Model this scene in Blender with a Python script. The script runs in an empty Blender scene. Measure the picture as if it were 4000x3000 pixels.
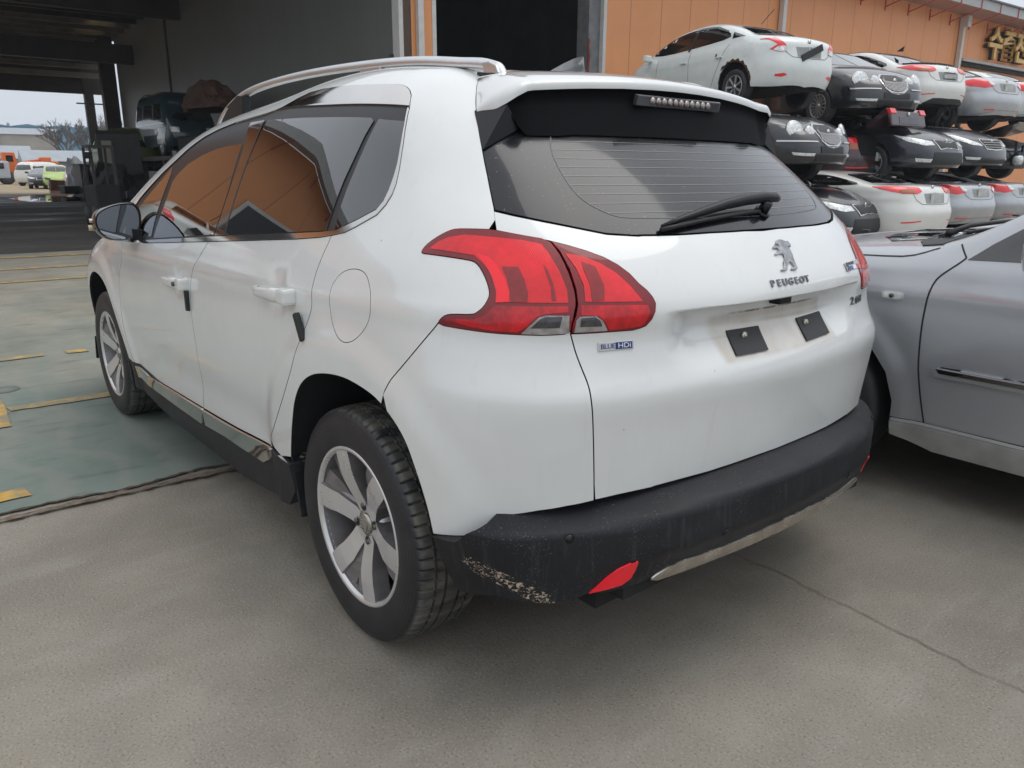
# Rear three-quarter view of a white crossover in a scrap-car yard.  World axes follow the car: +x its nose, +y its left side, z up.
import bpy, bmesh, math, random
from mathutils import Vector, Matrix, Euler
from mathutils.geometry import delaunay_2d_cdt
R = math.radians
random.seed(7)
SC = bpy.context.scene; COL = SC.collection
# ---------------------------------------------------------------- camera
cd = bpy.data.cameras.new('camera'); cam = bpy.data.objects.new('camera', cd); COL.objects.link(cam); SC.camera = cam
cd.sensor_width = 36; cd.lens = 3017.4/4000*36; cd.clip_start = .05; cd.clip_end = 3000
_yaw, _pit, _rol = .690637, .267356, .005712
_d = Vector((math.cos(_yaw)*math.cos(_pit), -math.sin(_yaw)*math.cos(_pit), -math.sin(_pit)))
_r = _d.cross(Vector((0, 0, 1))).normalized(); _u = _r.cross(_d)
_r2 = _r*math.cos(_rol)+_u*math.sin(_rol); _u2 = -_r*math.sin(_rol)+_u*math.cos(_rol)
cam.matrix_world = Matrix(((_r2.x, _u2.x, -_d.x, -1.68758), (_r2.y, _u2.y, -_d.y, 1.69989), (_r2.z, _u2.z, -_d.z, 1.21266), (0, 0, 0, 1)))
# ---------------------------------------------------------------- overcast sky
SUN_EL, SUN_AZ = 68, 200
w = bpy.data.worlds.new('World'); SC.world = w; w.use_nodes = True
nt = w.node_tree; N = nt.nodes; Lk = nt.links
for n in list(N): N.remove(n)
out = N.new('ShaderNodeOutputWorld'); bg = N.new('ShaderNodeBackground'); bg.inputs[1].default_value = .108
sky = N.new('ShaderNodeTexSky'); sky.sky_type = 'NISHITA'; sky.sun_disc = False; sky.sun_elevation = R(SUN_EL); sky.sun_rotation = R(SUN_AZ)
sky.dust_density = 4; sky.air_density = 1.2
tc = N.new('ShaderNodeTexCoord'); sep = N.new('ShaderNodeSeparateXYZ'); Lk.new(tc.outputs['Generated'], sep.inputs[0])
mp = N.new('ShaderNodeMapping'); mp.inputs['Scale'].default_value = (1, 1, 3); Lk.new(tc.outputs['Generated'], mp.inputs[0])
nz = N.new('ShaderNodeTexNoise'); nz.inputs['Scale'].default_value = 1.6; nz.inputs['Detail'].default_value = 5; Lk.new(mp.outputs[0], nz.inputs[0])
cr = N.new('ShaderNodeValToRGB'); Lk.new(sep.outputs['Z'], cr.inputs[0])
e = cr.color_ramp.elements; e[0].position = 0; e[0].color = (6.0, 6.5, 7.3, 1); e[1].position = .75; e[1].color = (9.6, 9.9, 10.3, 1)
k = cr.color_ramp.elements.new(.22); k.color = (6.6, 7.1, 7.8, 1)
cl = N.new('ShaderNodeMix'); cl.data_type = 'RGBA'; cl.blend_type = 'MULTIPLY'; cl.inputs[0].default_value = .35
Lk.new(cr.outputs[0], cl.inputs[6])
nr = N.new('ShaderNodeMapRange'); nr.inputs[1].default_value = .3; nr.inputs[2].default_value = .7; nr.inputs[3].default_value = .7; nr.inputs[4].default_value = 1.15
Lk.new(nz.outputs[0], nr.inputs[0]); Lk.new(nr.outputs[0], cl.inputs[7])
mx = N.new('ShaderNodeMix'); mx.data_type = 'RGBA'; mx.inputs[0].default_value = .9
Lk.new(sky.outputs[0], mx.inputs[6]); Lk.new(cl.outputs[2], mx.inputs[7]); Lk.new(mx.outputs[2], bg.inputs[0]); Lk.new(bg.outputs[0], out.inputs[0])
sl = bpy.data.lights.new('sun', 'SUN'); so = bpy.data.objects.new('sun', sl); COL.objects.link(so)
sl.energy = .8; sl.angle = R(40); sl.color = (1, .97, .93)
so.rotation_euler = Euler((R(90-SUN_EL), 0, R(180-SUN_AZ)), 'XYZ')
SC.view_settings.view_transform = 'Standard'; SC.view_settings.look = 'None'
SC.view_settings.exposure = .18; SC.view_settings.gamma = 1; SC.view_settings.use_curve_mapping = False
# ---------------------------------------------------------------- numeric core
import numpy as np
class Spl:
    """natural cubic spline, clamped outside its knots"""
    def __init__(s, *p):
        s.x = np.array([a[0] for a in p], float); s.y = np.array([a[1] for a in p], float)
        n = len(s.x); h = np.diff(s.x); A = np.eye(n); b = np.zeros(n)
        for i in range(1, n-1):
            A[i, i-1] = h[i-1]; A[i, i] = 2*(h[i-1]+h[i]); A[i, i+1] = h[i]
            b[i] = 3*((s.y[i+1]-s.y[i])/h[i]-(s.y[i]-s.y[i-1])/h[i-1])
        s.c = np.linalg.solve(A, b); s.h = h
        s.b = np.diff(s.y)/h-h*(2*s.c[:-1]+s.c[1:])/3; s.d = np.diff(s.c)/(3*h)
    def __call__(s, x):
        x = np.clip(np.asarray(x, float), s.x[0], s.x[-1])
        i = np.clip(np.searchsorted(s.x, x)-1, 0, len(s.h)-1); t = x-s.x[i]
        return s.y[i]+t*(s.b[i]+t*(s.c[i]+t*s.d[i]))
class Pch:
    """monotone cubic (keeps flats and corners tight)"""
    def __init__(s, *p):
        s.x = np.array([a[0] for a in p], float); s.y = np.array([a[1] for a in p], float)
        h = np.diff(s.x); d = np.diff(s.y)/h; m = np.zeros(len(s.x)); m[0] = d[0]; m[-1] = d[-1]
        for i in range(1, len(d)):
            if d[i-1]*d[i] > 0:
                w1 = 2*h[i]+h[i-1]; w2 = h[i]+2*h[i-1]; m[i] = (w1+w2)/(w1/d[i-1]+w2/d[i])
        s.m = m; s.h = h
    def __call__(s, x):
        x = np.clip(np.asarray(x, float), s.x[0], s.x[-1])
        i = np.clip(np.searchsorted(s.x, x)-1, 0, len(s.h)-1); h = s.h[i]; t = (x-s.x[i])/h
        return ((2*t**3-3*t**2+1)*s.y[i]+(t**3-2*t**2+t)*h*s.m[i]+(-2*t**3+3*t**2)*s.y[i+1]+(t**3-t**2)*h*s.m[i+1])
def smax(a, b, r):
    h = np.maximum(r-np.abs(a-b), 0)/r
    return np.maximum(a, b)+h*h*r*.25
def sst(a, b, x):
    t = np.clip((x-a)/(b-a), 0, 1); return t*t*(3-2*t)
def grad(F, P, e=2e-3):
    g = np.zeros_like(P)
    for i in range(3):
        d = np.zeros(3); d[i] = e; g[:, i] = F(P+d)-F(P-d)
    return g/(np.linalg.norm(g, axis=1, keepdims=True)+1e-12)
class Skin:
    """surface of a car half (y>=0): rays from a spine, (u,v) -> point on F=0"""
    R = .8
    def __init__(s, F, x0, x1, zs, tmax=2.6):
        s.F = F; s.x0 = x0; s.x1 = x1; s.zs = zs; s.tmax = tmax
    def origdir(s, u, v):
        L = s.x1-s.x0; al = np.where(u < 0, u/s.R, np.where(u > L, (u-L)/s.R, 0.))
        ox = s.x0+np.clip(u, 0, L); O = np.stack([ox, 0*ox, 0*ox+s.zs], -1)
        D = np.stack([np.sin(al)*np.cos(v), np.cos(al)*np.cos(v), np.sin(v)], -1)
        return O, D
    def uv(s, P):
        P = np.atleast_2d(P); L = s.x1-s.x0
        dx = np.where(P[:, 0] < s.x0, P[:, 0]-s.x0, np.where(P[:, 0] > s.x1, P[:, 0]-s.x1, 0))
        al = np.arctan2(dx, P[:, 1]); base = np.clip(P[:, 0]-s.x0, 0, L)
        return np.stack([base+al*s.R, np.arctan2(P[:, 2]-s.zs, np.hypot(dx, P[:, 1]))], -1)
    def pt(s, uv):
        uv = np.atleast_2d(uv); O, D = s.origdir(uv[:, 0], uv[:, 1])
        return s.hit(O, D, 0, s.tmax, out=True)
    def hit(s, O, D, t0, t1, out=False, n=44):
        """first outward crossing (out) or first entry from outside"""
        ts = np.linspace(t0, t1, n); lo = np.full(len(O), np.nan); hi = np.full(len(O), np.nan)
        f = np.stack([s.F(O+t*D) for t in ts], 1)
        sg = (f[:, :-1] < 0) & (f[:, 1:] >= 0) if out else (f[:, :-1] >= 0) & (f[:, 1:] < 0)
        k = np.argmax(sg, 1); ok = sg.any(1)
        a = ts[k].copy(); b = ts[k+1].copy()
        for _ in range(26):
            m = .5*(a+b); fm = s.F(O+m[:, None]*D); inside = fm < 0
            if out: a = np.where(inside, m, a); b = np.where(inside, b, m)
            else: b = np.where(inside, m, b); a = np.where(inside, a, m)
        P = O+(.5*(a+b))[:, None]*D; P[~ok] = np.nan
        return P
    def side(s, xz):
        xz = np.atleast_2d(np.array(xz, float)); n = len(xz)
        return s.hit(np.stack([xz[:, 0], np.full(n, 1.6), xz[:, 1]], -1), np.tile([0, -1., 0], (n, 1)), 0, 1.6)
    def rear(s, yz):
        yz = np.atleast_2d(np.array(yz, float)); n = len(yz)
        return s.hit(np.stack([np.full(n, s.x0-2.2), yz[:, 0], yz[:, 1]], -1), np.tile([1., 0, 0], (n, 1)), 0, 2.2, n=120)
    def front(s, yz):
        yz = np.atleast_2d(np.array(yz, float)); n = len(yz)
        return s.hit(np.stack([np.full(n, s.x1+2.2), yz[:, 0], yz[:, 1]], -1), np.tile([-1., 0, 0], (n, 1)), 0, 2.2, n=120)
    def top(s, xy):
        xy = np.atleast_2d(np.array(xy, float)); n = len(xy)
        return s.hit(np.stack([xy[:, 0], xy[:, 1], np.full(n, 2.2)], -1), np.tile([0, 0, -1.], (n, 1)), 0, 1.9, n=80)
def densify(p, step, closed=True):
    p = np.array(p, float); out = []
    n = len(p)
    for i in range(n if closed else n-1):
        a, b = p[i], p[(i+1) % n]; k = max(1, int(np.ceil(np.linalg.norm(b-a)/step)))
        for j in range(k): out.append(a+(b-a)*j/k)
    if not closed: out.append(p[-1])
    return np.array(out)
def rounded(p, closed=False, it=2):
    """Chaikin corner cutting"""
    p = np.array(p, float)
    for _ in range(it):
        if closed:
            q = np.roll(p, -1, 0); p = np.stack([.75*p+.25*q, .25*p+.75*q], 1).reshape(-1, 2)
        else:
            a, b = p[:-1], p[1:]; m = np.stack([.75*a+.25*b, .25*a+.75*b], 1).reshape(-1, p.shape[1])
            p = np.vstack([p[:1], m[1:-1], p[-1:]])
    return p
def pip(pts, poly):
    """even-odd point in polygon"""
    x, y = pts[:, 0], pts[:, 1]; c = np.zeros(len(pts), bool); n = len(poly)
    for i in range(n):
        x1, y1 = poly[i]; x2, y2 = poly[(i+1) % n]
        if y1 == y2: continue
        m = ((y1 > y) != (y2 > y)); c ^= m & (x < (x2-x1)*(y-y1)/(y2-y1)+x1)
    return c
# ---------------------------------------------------------------- the white crossover's shape
HW = Spl((.10,.76),(.20,.82),(.30,.828),(.40,.840),(.50,.852),(.62,.861),(.76,.862),(.88,.852),(.95,.838),(1.00,.821),(1.05,.801),(1.12,.771),(1.20,.735),(1.30,.688),(1.38,.645),(1.44,.605),(1.52,.55))
HR = Spl((.20,-.68),(.40,-.686),(.53,-.690),(.63,-.699),(.71,-.709),(.752,-.714),(.772,-.711),(.795,-.701),(.84,-.688),(.88,-.685),(.925,-.692),(.955,-.684),(.985,-.667),(1.02,-.642),(1.05,-.618),(1.08,-.590),(1.12,-.548),(1.215,-.440),(1.30,-.335),(1.36,-.262),(1.44,-.17),(1.50,-.10))
HK = Spl((.3,.22),(.53,.225),(.78,.235),(.94,.28),(1.05,.29),(1.2,.30),(1.5,.32))
HT = Spl((-.6,1.37),(-.3,1.435),(0.,1.480),(.25,1.508),(.45,1.516),(.65,1.508),(.85,1.484),(1.1,1.458),(1.3,1.436),(1.55,1.39),(1.8,1.305),(2.05,1.20),(2.3,1.08),(2.45,1.015),(2.6,.975),(2.9,.90),(3.2,.80),(3.4,.70))
HN = Spl((.2,3.30),(.4,3.37),(.6,3.38),(.75,3.33),(.85,3.22),(1.0,3.1))
def hero_F(P):
    x, y, z = P[:, 0], np.abs(P[:, 1]), P[:, 2]
    W = HW(z)
    up = sst(.95, 1.25, z)
    xr = np.maximum(.35-x, 0); W = W-(.05+.10*up)*xr**2
    xf = np.maximum(x-1.9, 0); W = W-(.04+.055*up)*xf**2
    # wheel-arch swell, flat plateau with a soft edge
    lowm = 1-sst(.80, .95, z)
    for wx in (0., 2.537):
        r = np.hypot(x-wx, (z-.314)*.98)
        W = W+.014*(1-sst(.46, .545, r))*lowm
    # door skin: hollow above the rocker
    dm = sst(.42, .62, x)*(1-sst(1.85, 2.1, x))
    W = W-.007*dm*np.exp(-((z-.46)/.07)**2)
    # shoulder line through the handles
    W = W+.005*np.exp(-((z-(.905+.02*(.6-x)))/.025)**2)*sst(2.4, 1.9, x)
    # hand recesses behind the door handles
    for hx, hz in ((.352, .893), (1.212, .828)):
        W = W-.009*np.exp(-(((x-hx)/.040)**4+((z-hz)/.046)**4))
    side = y-W
    xr_ = HR(z)+HK(z)*y**2*(1+.35*np.clip(y-.3, 0, 1))
    # plate recess
    rec = (1-sst(.918, .929, z))*sst(.785, .880, z)*(1-sst(.285, .42, y))
    xr_ = xr_+.050*rec
    rear = (xr_-x)*.93
    top = z-(HT(x)-(.07+.03*sst(1.5,2.2,x))*y**2)
    front = x-(HN(z)-.45*y**2*np.abs(y))
    F = smax(side, top, .11)
    rr = .25-.08*sst(.95, 1.15, z)
    F = smax(F, rear, rr)
    return smax(F, front, .30)
hero = Skin(hero_F, .10, 2.6, .93)

# ---------------------------------------------------------------- its dark plastic bumper
BR = Spl((.12,-.60),(.22,-.66),(.30,-.715),(.342,-.738),(.375,-.750),(.395,-.756),(.415,-.768),(.46,-.771),(.51,-.768),(.60,-.768))
def bump_F(P):
    x, y, z = P[:, 0], np.abs(P[:, 1]), P[:, 2]
    rear = (BR(z+.083*y**2)+.273*y**2-x)*.94
    dg = -.853*(x+.662)+.521*(y-.60)+.10*np.maximum(.46-z, 0)
    side = y-(.828-.05*sst(.45, .2, z))
    Fh = smax(smax(rear, dg, .045), side, .10)
    ze = .508-.083*np.minimum(y, .6)**2+.02*np.maximum(y-.6, 0)
    top = (z-(ze-.42*Fh))*.92
    return smax(Fh, top, .014)
bumpS = Skin(bump_F, .10, 2.6, .40)
# ---------------------------------------------------------------- materials
MAT = {}
def new_mat(name):
    m = bpy.data.materials.new(name); m.use_nodes = True; nt = m.node_tree
    return m, nt, nt.nodes['Principled BSDF']
def nd(nt, t, **kw):
    n = nt.nodes.new(t)
    for k, v in kw.items():
        if k[0] == '_': n.inputs[int(k[1:]) if k[1:].isdigit() else k[1:]].default_value = v
        else: setattr(n, k, v)
    return n
def coords(nt, scale=(1, 1, 1), kind='Object'):
    t = nd(nt, 'ShaderNodeTexCoord'); m = nd(nt, 'ShaderNodeMapping'); m.inputs['Scale'].default_value = scale
    nt.links.new(t.outputs[kind], m.inputs[0]); return m.outputs[0]
def noise(nt, vec, scale, detail=4, rough=.55, dist=0):
    n = nd(nt, 'ShaderNodeTexNoise'); n.inputs['Scale'].default_value = scale; n.inputs['Detail'].default_value = detail
    n.inputs['Roughness'].default_value = rough; n.inputs['Distortion'].default_value = dist; nt.links.new(vec, n.inputs['Vector']); return n.outputs[0]
def ramp(nt, src, *st):
    r = nd(nt, 'ShaderNodeValToRGB'); e = r.color_ramp.elements
    while len(e) < len(st): e.new(.5)
    for i, (p, c) in enumerate(st): e[i].position = p; e[i].color = (c if len(c) == 4 else (*c, 1))
    nt.links.new(src, r.inputs[0]); return r.outputs[0]
def mixc(nt, f, a, b, mode='MIX'):
    m = nd(nt, 'ShaderNodeMix', data_type='RGBA', blend_type=mode)
    for i, v in ((0, f), (6, a), (7, b)):
        if hasattr(v, 'is_output'): nt.links.new(v, m.inputs[i])
        elif i == 0: m.inputs[0].default_value = v
        else: m.inputs[i].default_value = (*v, 1) if len(v) == 3 else v
    return m.outputs[2]
def nbump(nt, h, strength, dist=.002):
    b = nd(nt, 'ShaderNodeBump'); b.inputs['Strength'].default_value = strength; b.inputs['Distance'].default_value = dist
    nt.links.new(h, b.inputs['Height']); return b.outputs[0]
def simple(name, col, rough=.5, metal=0., coat=0., var=.08, nscale=6., spec=.5, bmp=0., bscale=60., rvar=0., coat_r=.03):
    """one named material: base colour with a little procedural mottling, roughness, optional coat and fine bump"""
    if name in MAT: return MAT[name]
    m, nt, b = new_mat(name); v = coords(nt)
    n = noise(nt, v, nscale, 5)
    lo = tuple(c*(1-var) for c in col); hi = tuple(min(1, c*(1+var)) for c in col)
    nt.links.new(ramp(nt, n, (.3, lo), (.7, hi)), b.inputs['Base Color'])
    if rvar:
        mr = nd(nt, 'ShaderNodeMapRange'); nt.links.new(n, mr.inputs[0])
        mr.inputs[1].default_value = .3; mr.inputs[2].default_value = .7; mr.inputs[3].default_value = max(0, rough-rvar); mr.inputs[4].default_value = rough+rvar
        nt.links.new(mr.outputs[0], b.inputs['Roughness'])
    else: b.inputs['Roughness'].default_value = rough
    b.inputs['Metallic'].default_value = metal; b.inputs['Coat Weight'].default_value = coat; b.inputs['Coat Roughness'].default_value = coat_r
    b.inputs['Specular IOR Level'].default_value = spec
    if bmp: nt.links.new(nbump(nt, noise(nt, v, bscale, 4), bmp), b.inputs['Normal'])
    MAT[name] = m; return m
# ---------------------------------------------------------------- objects
def link(name, me, mat=None, parent=None):
    o = bpy.data.objects.new(name, me); COL.objects.link(o)
    if mat is not None and me is not None: me.materials.append(mat)
    if parent is not None: o.parent = parent
    return o
def tag(o, label=None, cat=None, group=None, kind=None):
    for k, v in (('label', label), ('category', cat), ('group', group), ('kind', kind)):
        if v: o[k] = v
    return o
def thing(name, label, cat, loc=(0, 0, 0), rz=0, group=None):
    o = bpy.data.objects.new(name, None); COL.objects.link(o); o.empty_display_size = .1
    o.location = loc; o.rotation_euler = (0, 0, rz); return tag(o, label, cat, group)
def pymesh(name, V, F, mat=None, parent=None, smooth=False, normals=None):
    me = bpy.data.meshes.new(name); me.from_pydata([tuple(map(float, v)) for v in V], [], [tuple(int(i) for i in f) for f in F])
    if smooth: me.shade_smooth()
    if normals is not None:
        me.shade_smooth(); me.normals_split_custom_set_from_vertices([tuple(map(float, n)) for n in normals])
    me.update(); return link(name, me, mat, parent)
class MB:
    """collects shapes into ONE mesh"""
    def __init__(s): s.V = []; s.F = []; s.S = []
    def add(s, V, F, smooth=False):
        b = len(s.V); s.V += [tuple(v) for v in V]; s.F += [tuple(i+b for i in f) for f in F]; s.S += [smooth]*len(F); return s
    def box(s, c, d, rot=None, bev=0.):
        x, y, z = d[0]/2, d[1]/2, d[2]/2
        if bev > 0:
            bm = bmesh.new(); bmesh.ops.create_cube(bm, size=1)
            for v in bm.verts: v.co = Vector((v.co.x*d[0], v.co.y*d[1], v.co.z*d[2]))
            bmesh.ops.bevel(bm, geom=bm.edges[:], offset=bev, segments=2, affect='EDGES', profile=.6)
            V = [v.co.copy() for v in bm.verts]; F = [[v.index for v in f.verts] for f in bm.faces]; bm.free()
        else:
            V = [Vector((i*x, j*y, k*z)) for i in (-1, 1) for j in (-1, 1) for k in (-1, 1)]
            F = [(0, 1, 3, 2), (4, 6, 7, 5), (0, 4, 5, 1), (2, 3, 7, 6), (0, 2, 6, 4), (1, 5, 7, 3)]
        if rot is not None: V = [rot @ v for v in V]
        return s.add([v+Vector(c) for v in V], F, False)
    def beam(s, a, b, w, h, up=(0, 0, 1)):
        a, b = Vector(a), Vector(b); d = (b-a).normalized(); r = d.cross(Vector(up))
        if r.length < 1e-4: r = d.cross(Vector((1, 0, 0)))
        r.normalize(); u = r.cross(d)
        V = [p+r*(i*w/2)+u*(j*h/2) for p in (a, b) for i, j in ((-1, -1), (1, -1), (1, 1), (-1, 1))]
        return s.add(V, [(0, 1, 2, 3), (7, 6, 5, 4), (0, 4, 5, 1), (1, 5, 6, 2), (2, 6, 7, 3), (3, 7, 4, 0)])
    def tube(s, pts, r, n=8, cap=True):
        pts = [Vector(p) for p in pts]; rs = r if isinstance(r, (list, tuple)) else [r]*len(pts)
        V = []; F = []; prev = None
        for i, p in enumerate(pts):
            t = (pts[min(i+1, len(pts)-1)]-pts[max(i-1, 0)]).normalized()
            if prev is None:
                a = t.cross(Vector((0, 0, 1)));
                if a.length < .1: a = t.cross(Vector((1, 0, 0)))
            else: a = prev-t*prev.dot(t)
            a.normalize(); prev = a; b = t.cross(a)
            V += [p+(a*math.cos(2*math.pi*k/n)+b*math.sin(2*math.pi*k/n))*rs[i] for k in range(n)]
        for i in range(len(pts)-1):
            for k in range(n): F.append((i*n+k, i*n+(k+1) % n, (i+1)*n+(k+1) % n, (i+1)*n+k))
        if cap: F.append(tuple(range(n))[::-1]); F.append(tuple(range((len(pts)-1)*n, len(pts)*n)))
        return s.add(V, F, True)
    def cyl(s, c, r, h, axis='z', n=24, r2=None):
        ax = {'x': Vector((1, 0, 0)), 'y': Vector((0, 1, 0)), 'z': Vector((0, 0, 1))}[axis]; c = Vector(c)
        return s.tube([c-ax*h/2, c+ax*h/2], [r, r2 or r], n)
    def lathe(s, prof, axis='y', n=48, c=(0, 0, 0), closed=False):
        """prof: (radius, along axis)"""
        V = []; m = len(prof); c = Vector(c)
        for k in range(n):
            a = 2*math.pi*k/n; ca, sa = math.cos(a), math.sin(a)
            for r, t in prof:
                V.append(c+(Vector((r*ca, t, r*sa)) if axis == 'y' else Vector((t, r*ca, r*sa)) if axis == 'x' else Vector((r*ca, r*sa, t))))
        F = [(k*m+i, k*m+(i+1) % m, ((k+1) % n)*m+(i+1) % m, ((k+1) % n)*m+i) for k in range(n) for i in range(m if closed else m-1)]
        return s.add(V, F, True)
    def prism(s, poly, d0, d1, axis='y'):
        """2D outline extruded between d0 and d1 along an axis"""
        f = {'y': lambda p, d: (p[0], d, p[1]), 'x': lambda p, d: (d, p[0], p[1]), 'z': lambda p, d: (p[0], p[1], d)}[axis]
        n = len(poly); V = [f(p, d0) for p in poly]+[f(p, d1) for p in poly]
        return s.add(V, [tuple(range(n)), tuple(range(n, 2*n))[::-1]]+[(i, i+n, (i+1) % n+n, (i+1) % n) for i in range(n)])
    def build(s, name, mat, parent=None, bevel=0., xf=None, fixn=True):
        me = bpy.data.meshes.new(name); V = [xf @ Vector(v) for v in s.V] if xf else s.V
        me.from_pydata([tuple(v) for v in V], [], s.F)
        me.polygons.foreach_set('use_smooth', s.S)
        if fixn:
            bm = bmesh.new(); bm.from_mesh(me); bmesh.ops.recalc_face_normals(bm, faces=bm.faces)
            if bevel: bmesh.ops.bevel(bm, geom=[e for e in bm.edges if e.is_manifold and e.calc_face_angle(0) > .6], offset=bevel, segments=2, affect='EDGES', profile=.6, clamp_overlap=True)
            bm.to_mesh(me); bm.free()
        me.update(); return link(name, me, mat, parent)
def copy_tree(o, parent=None, skip=()):
    c = o.copy(); COL.objects.link(c); c.parent = parent
    for ch in o.children:
        if ch.name.split('.')[0] not in skip: copy_tree(ch, c, skip)
    return c
# ---------------------------------------------------------------- skin panels
VS = .8
def inset_uv(skin, poly, d):
    """move a closed outline (u,v) inward by d metres on the surface"""
    if abs(d) < 1e-9: return poly
    q = poly*np.array([1, VS]); n = len(q)
    area = .5*np.sum(q[:, 0]*np.roll(q[:, 1], -1)-np.roll(q[:, 0], -1)*q[:, 1])
    t1 = q-np.roll(q, 1, 0); t2 = np.roll(q, -1, 0)-q
    t1 /= np.linalg.norm(t1, axis=1, keepdims=True)+1e-12; t2 /= np.linalg.norm(t2, axis=1, keepdims=True)+1e-12
    s = np.sign(area); n1 = np.stack([-t1[:, 1], t1[:, 0]], -1)*s; n2 = np.stack([-t2[:, 1], t2[:, 0]], -1)*s
    b = n1+n2; b /= np.linalg.norm(b, axis=1, keepdims=True)+1e-9
    k = np.clip(1/np.maximum((b*n1).sum(1), .35), 1, 2.2)
    return (q+b*(d*k)[:, None])/np.array([1, VS])
def clean(poly, tol=4e-4):
    keep = [poly[0]]
    for p in poly[1:]:
        if np.linalg.norm((p-keep[-1])*[1, VS]) > tol: keep.append(p)
    if np.linalg.norm((keep[0]-keep[-1])*[1, VS]) < tol: keep.pop()
    return np.array(keep)
def panel(name, skin, outer, holes=(), mat=None, parent=None, off=0., gmat=None, inset=.0018, flange=.012, step=.02, lines=(), mirror=None, edge=.008, offn=None, lip=0.):
    """a skin panel: outline(s) in (u,v), triangulated on the surface, with folded-in edges.
       mirror: None = one side only, 'merge' = both halves in one mesh, 'right' = only the mirrored copy"""
    o_ = densify(clean(outer)*[1, VS], edge)/[1, VS]; outer = inset_uv(skin, o_, inset)
    if mirror == 'merge':
        for lim in (-math.pi/2*skin.R, skin.x1-skin.x0+math.pi/2*skin.R):
            k = np.abs(o_[:, 0]-lim) < 1e-3; outer[k, 0] = lim
            outer[:, 0] = np.maximum(outer[:, 0], lim) if lim < 0 else np.minimum(outer[:, 0], lim)
        k = np.abs(o_[:, 1]-math.pi/2) < 1e-3; outer[k, 1] = math.pi/2
    outer = clean(outer)
    holes = [clean(inset_uv(skin, densify(clean(h)*[1, VS], edge)/[1, VS], -inset)) for h in holes]
    S = np.array([1, VS]); loops = [outer]+holes
    lo = outer.min(0); hi = outer.max(0)
    gu = np.arange(lo[0]+step/2, hi[0], step); gv = np.arange(lo[1]+step/VS/2, hi[1], step/VS)
    G = np.stack(np.meshgrid(gu, gv), -1).reshape(-1, 2) if len(gu) and len(gv) else np.zeros((0, 2))
    if len(G):
        G[:, 0] += (np.round((G[:, 1]-lo[1])/(step/VS)).astype(int) % 2)*step*.5
        m = pip(G, outer)
        for h in holes: m &= ~pip(G, h)
        G = G[m]
    extra = [l for l in lines]
    if len(G):
        B = np.vstack(loops+extra)*S; Gs = G*S; keep = np.ones(len(G), bool)
        for i in range(0, len(G), 2000):
            d = ((Gs[i:i+2000, None, :]-B[None])**2).sum(-1).min(1); keep[i:i+2000] = d > (step*.45)**2
        G = G[keep]
    pts = []; edges = []; nb = 0
    for l in loops:
        n = len(l); pts += list(l); edges += [(nb+i, nb+(i+1) % n) for i in range(n)]; nb += n
    for l in extra:
        l = densify(np.array(l)*S, edge, False)/S; m = pip(l, outer)
        for h in holes: m &= ~pip(l, h)
        pts += list(l[m])
    pts += list(G); P2 = [Vector((p[0], p[1]*VS)) for p in pts]
    vs, es, fs, ov, oe, of = delaunay_2d_cdt(P2, edges, [], 0, 1e-6)
    uv = np.array([(v.x, v.y/VS) for v in vs]); F = np.array([f for f in fs if len(f) == 3])
    c = uv[F].mean(1); m = pip(c, outer)
    for h in holes: m &= ~pip(c, h)
    F = F[m]; used = np.unique(F); rm = -np.ones(len(uv), int); rm[used] = np.arange(len(used)); uv = uv[used]; F = rm[F]
    P = skin.pt(uv); bad = np.isnan(P).any(1)
    if bad.any(): P[bad] = np.nanmean(P, 0)
    n = grad(skin.F, P)
    if offn is not None: P = P+n*offn(P)[:, None]
    P = P+n*off
    # orientation
    fn = np.cross(P[F[:, 1]]-P[F[:, 0]], P[F[:, 2]]-P[F[:, 0]]); flip = (fn*n[F[:, 0]]).sum(1) < 0; F[flip] = F[flip][:, ::-1]
    # boundary edges
    ed = {}
    for f in F:
        for i in range(3): ed[(f[i], f[(i+1) % 3])] = 1
    be = [(a, b) for (a, b) in ed if (b, a) not in ed]
    if mirror == 'merge': be = [(a, b) for a, b in be if not (abs(P[a, 1]) < 2e-3 and abs(P[b, 1]) < 2e-3)]
    V = [P]; NN = [n]; FF = [F.tolist()]; cnt = len(P); nsurf = len(F)
    if flange and be:
        tang = {}
        for a, b in be:
            t = P[b]-P[a]; t /= np.linalg.norm(t)+1e-12; tang.setdefault(a, []).append(t); tang.setdefault(b, []).append(t)
        ids = sorted(tang); pos = {k: i for i, k in enumerate(ids)}; ia = np.array(ids)
        T = np.array([np.mean(tang[k], 0) for k in ids]); T /= np.linalg.norm(T, axis=1, keepdims=True)+1e-12
        outn = np.cross(T, n[ia]); nn = outn*.75+n[ia]*.25; nn /= np.linalg.norm(nn, axis=1, keepdims=True)+1e-12
        V += [P[ia], P[ia]-n[ia]*flange]; NN += [nn, outn]; k = len(ids)
        FF.append([[cnt+pos[a], cnt+k+pos[a], cnt+k+pos[b], cnt+pos[b]] for a, b in be]); cnt += 2*k
    V = np.vstack(V); NN = np.vstack(NN); FF = sum(FF, [])
    if mirror == 'right': V = V*[1, -1, 1]; NN = NN*[1, -1, 1]; FF = [f[::-1] for f in FF]
    if mirror == 'merge':
        k = len(V); V2 = V*[1, -1, 1]; FF = FF+[[i+k for i in f][::-1] for f in FF]; V = np.vstack([V, V2]); NN = np.vstack([NN, NN*[1, -1, 1]])
    o = pymesh(name, V, FF, mat, parent, normals=NN)
    if gmat is not None:
        o.data.materials.append(gmat); nt_ = sum(len(x) for x in [F])+(len(be) if flange else 0); idx = np.zeros(len(FF), int)
        for k in range(len(FF)//nt_): idx[k*nt_+nsurf:(k+1)*nt_] = 1
        o.data.polygons.foreach_set('material_index', idx.tolist())
    return o
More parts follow.
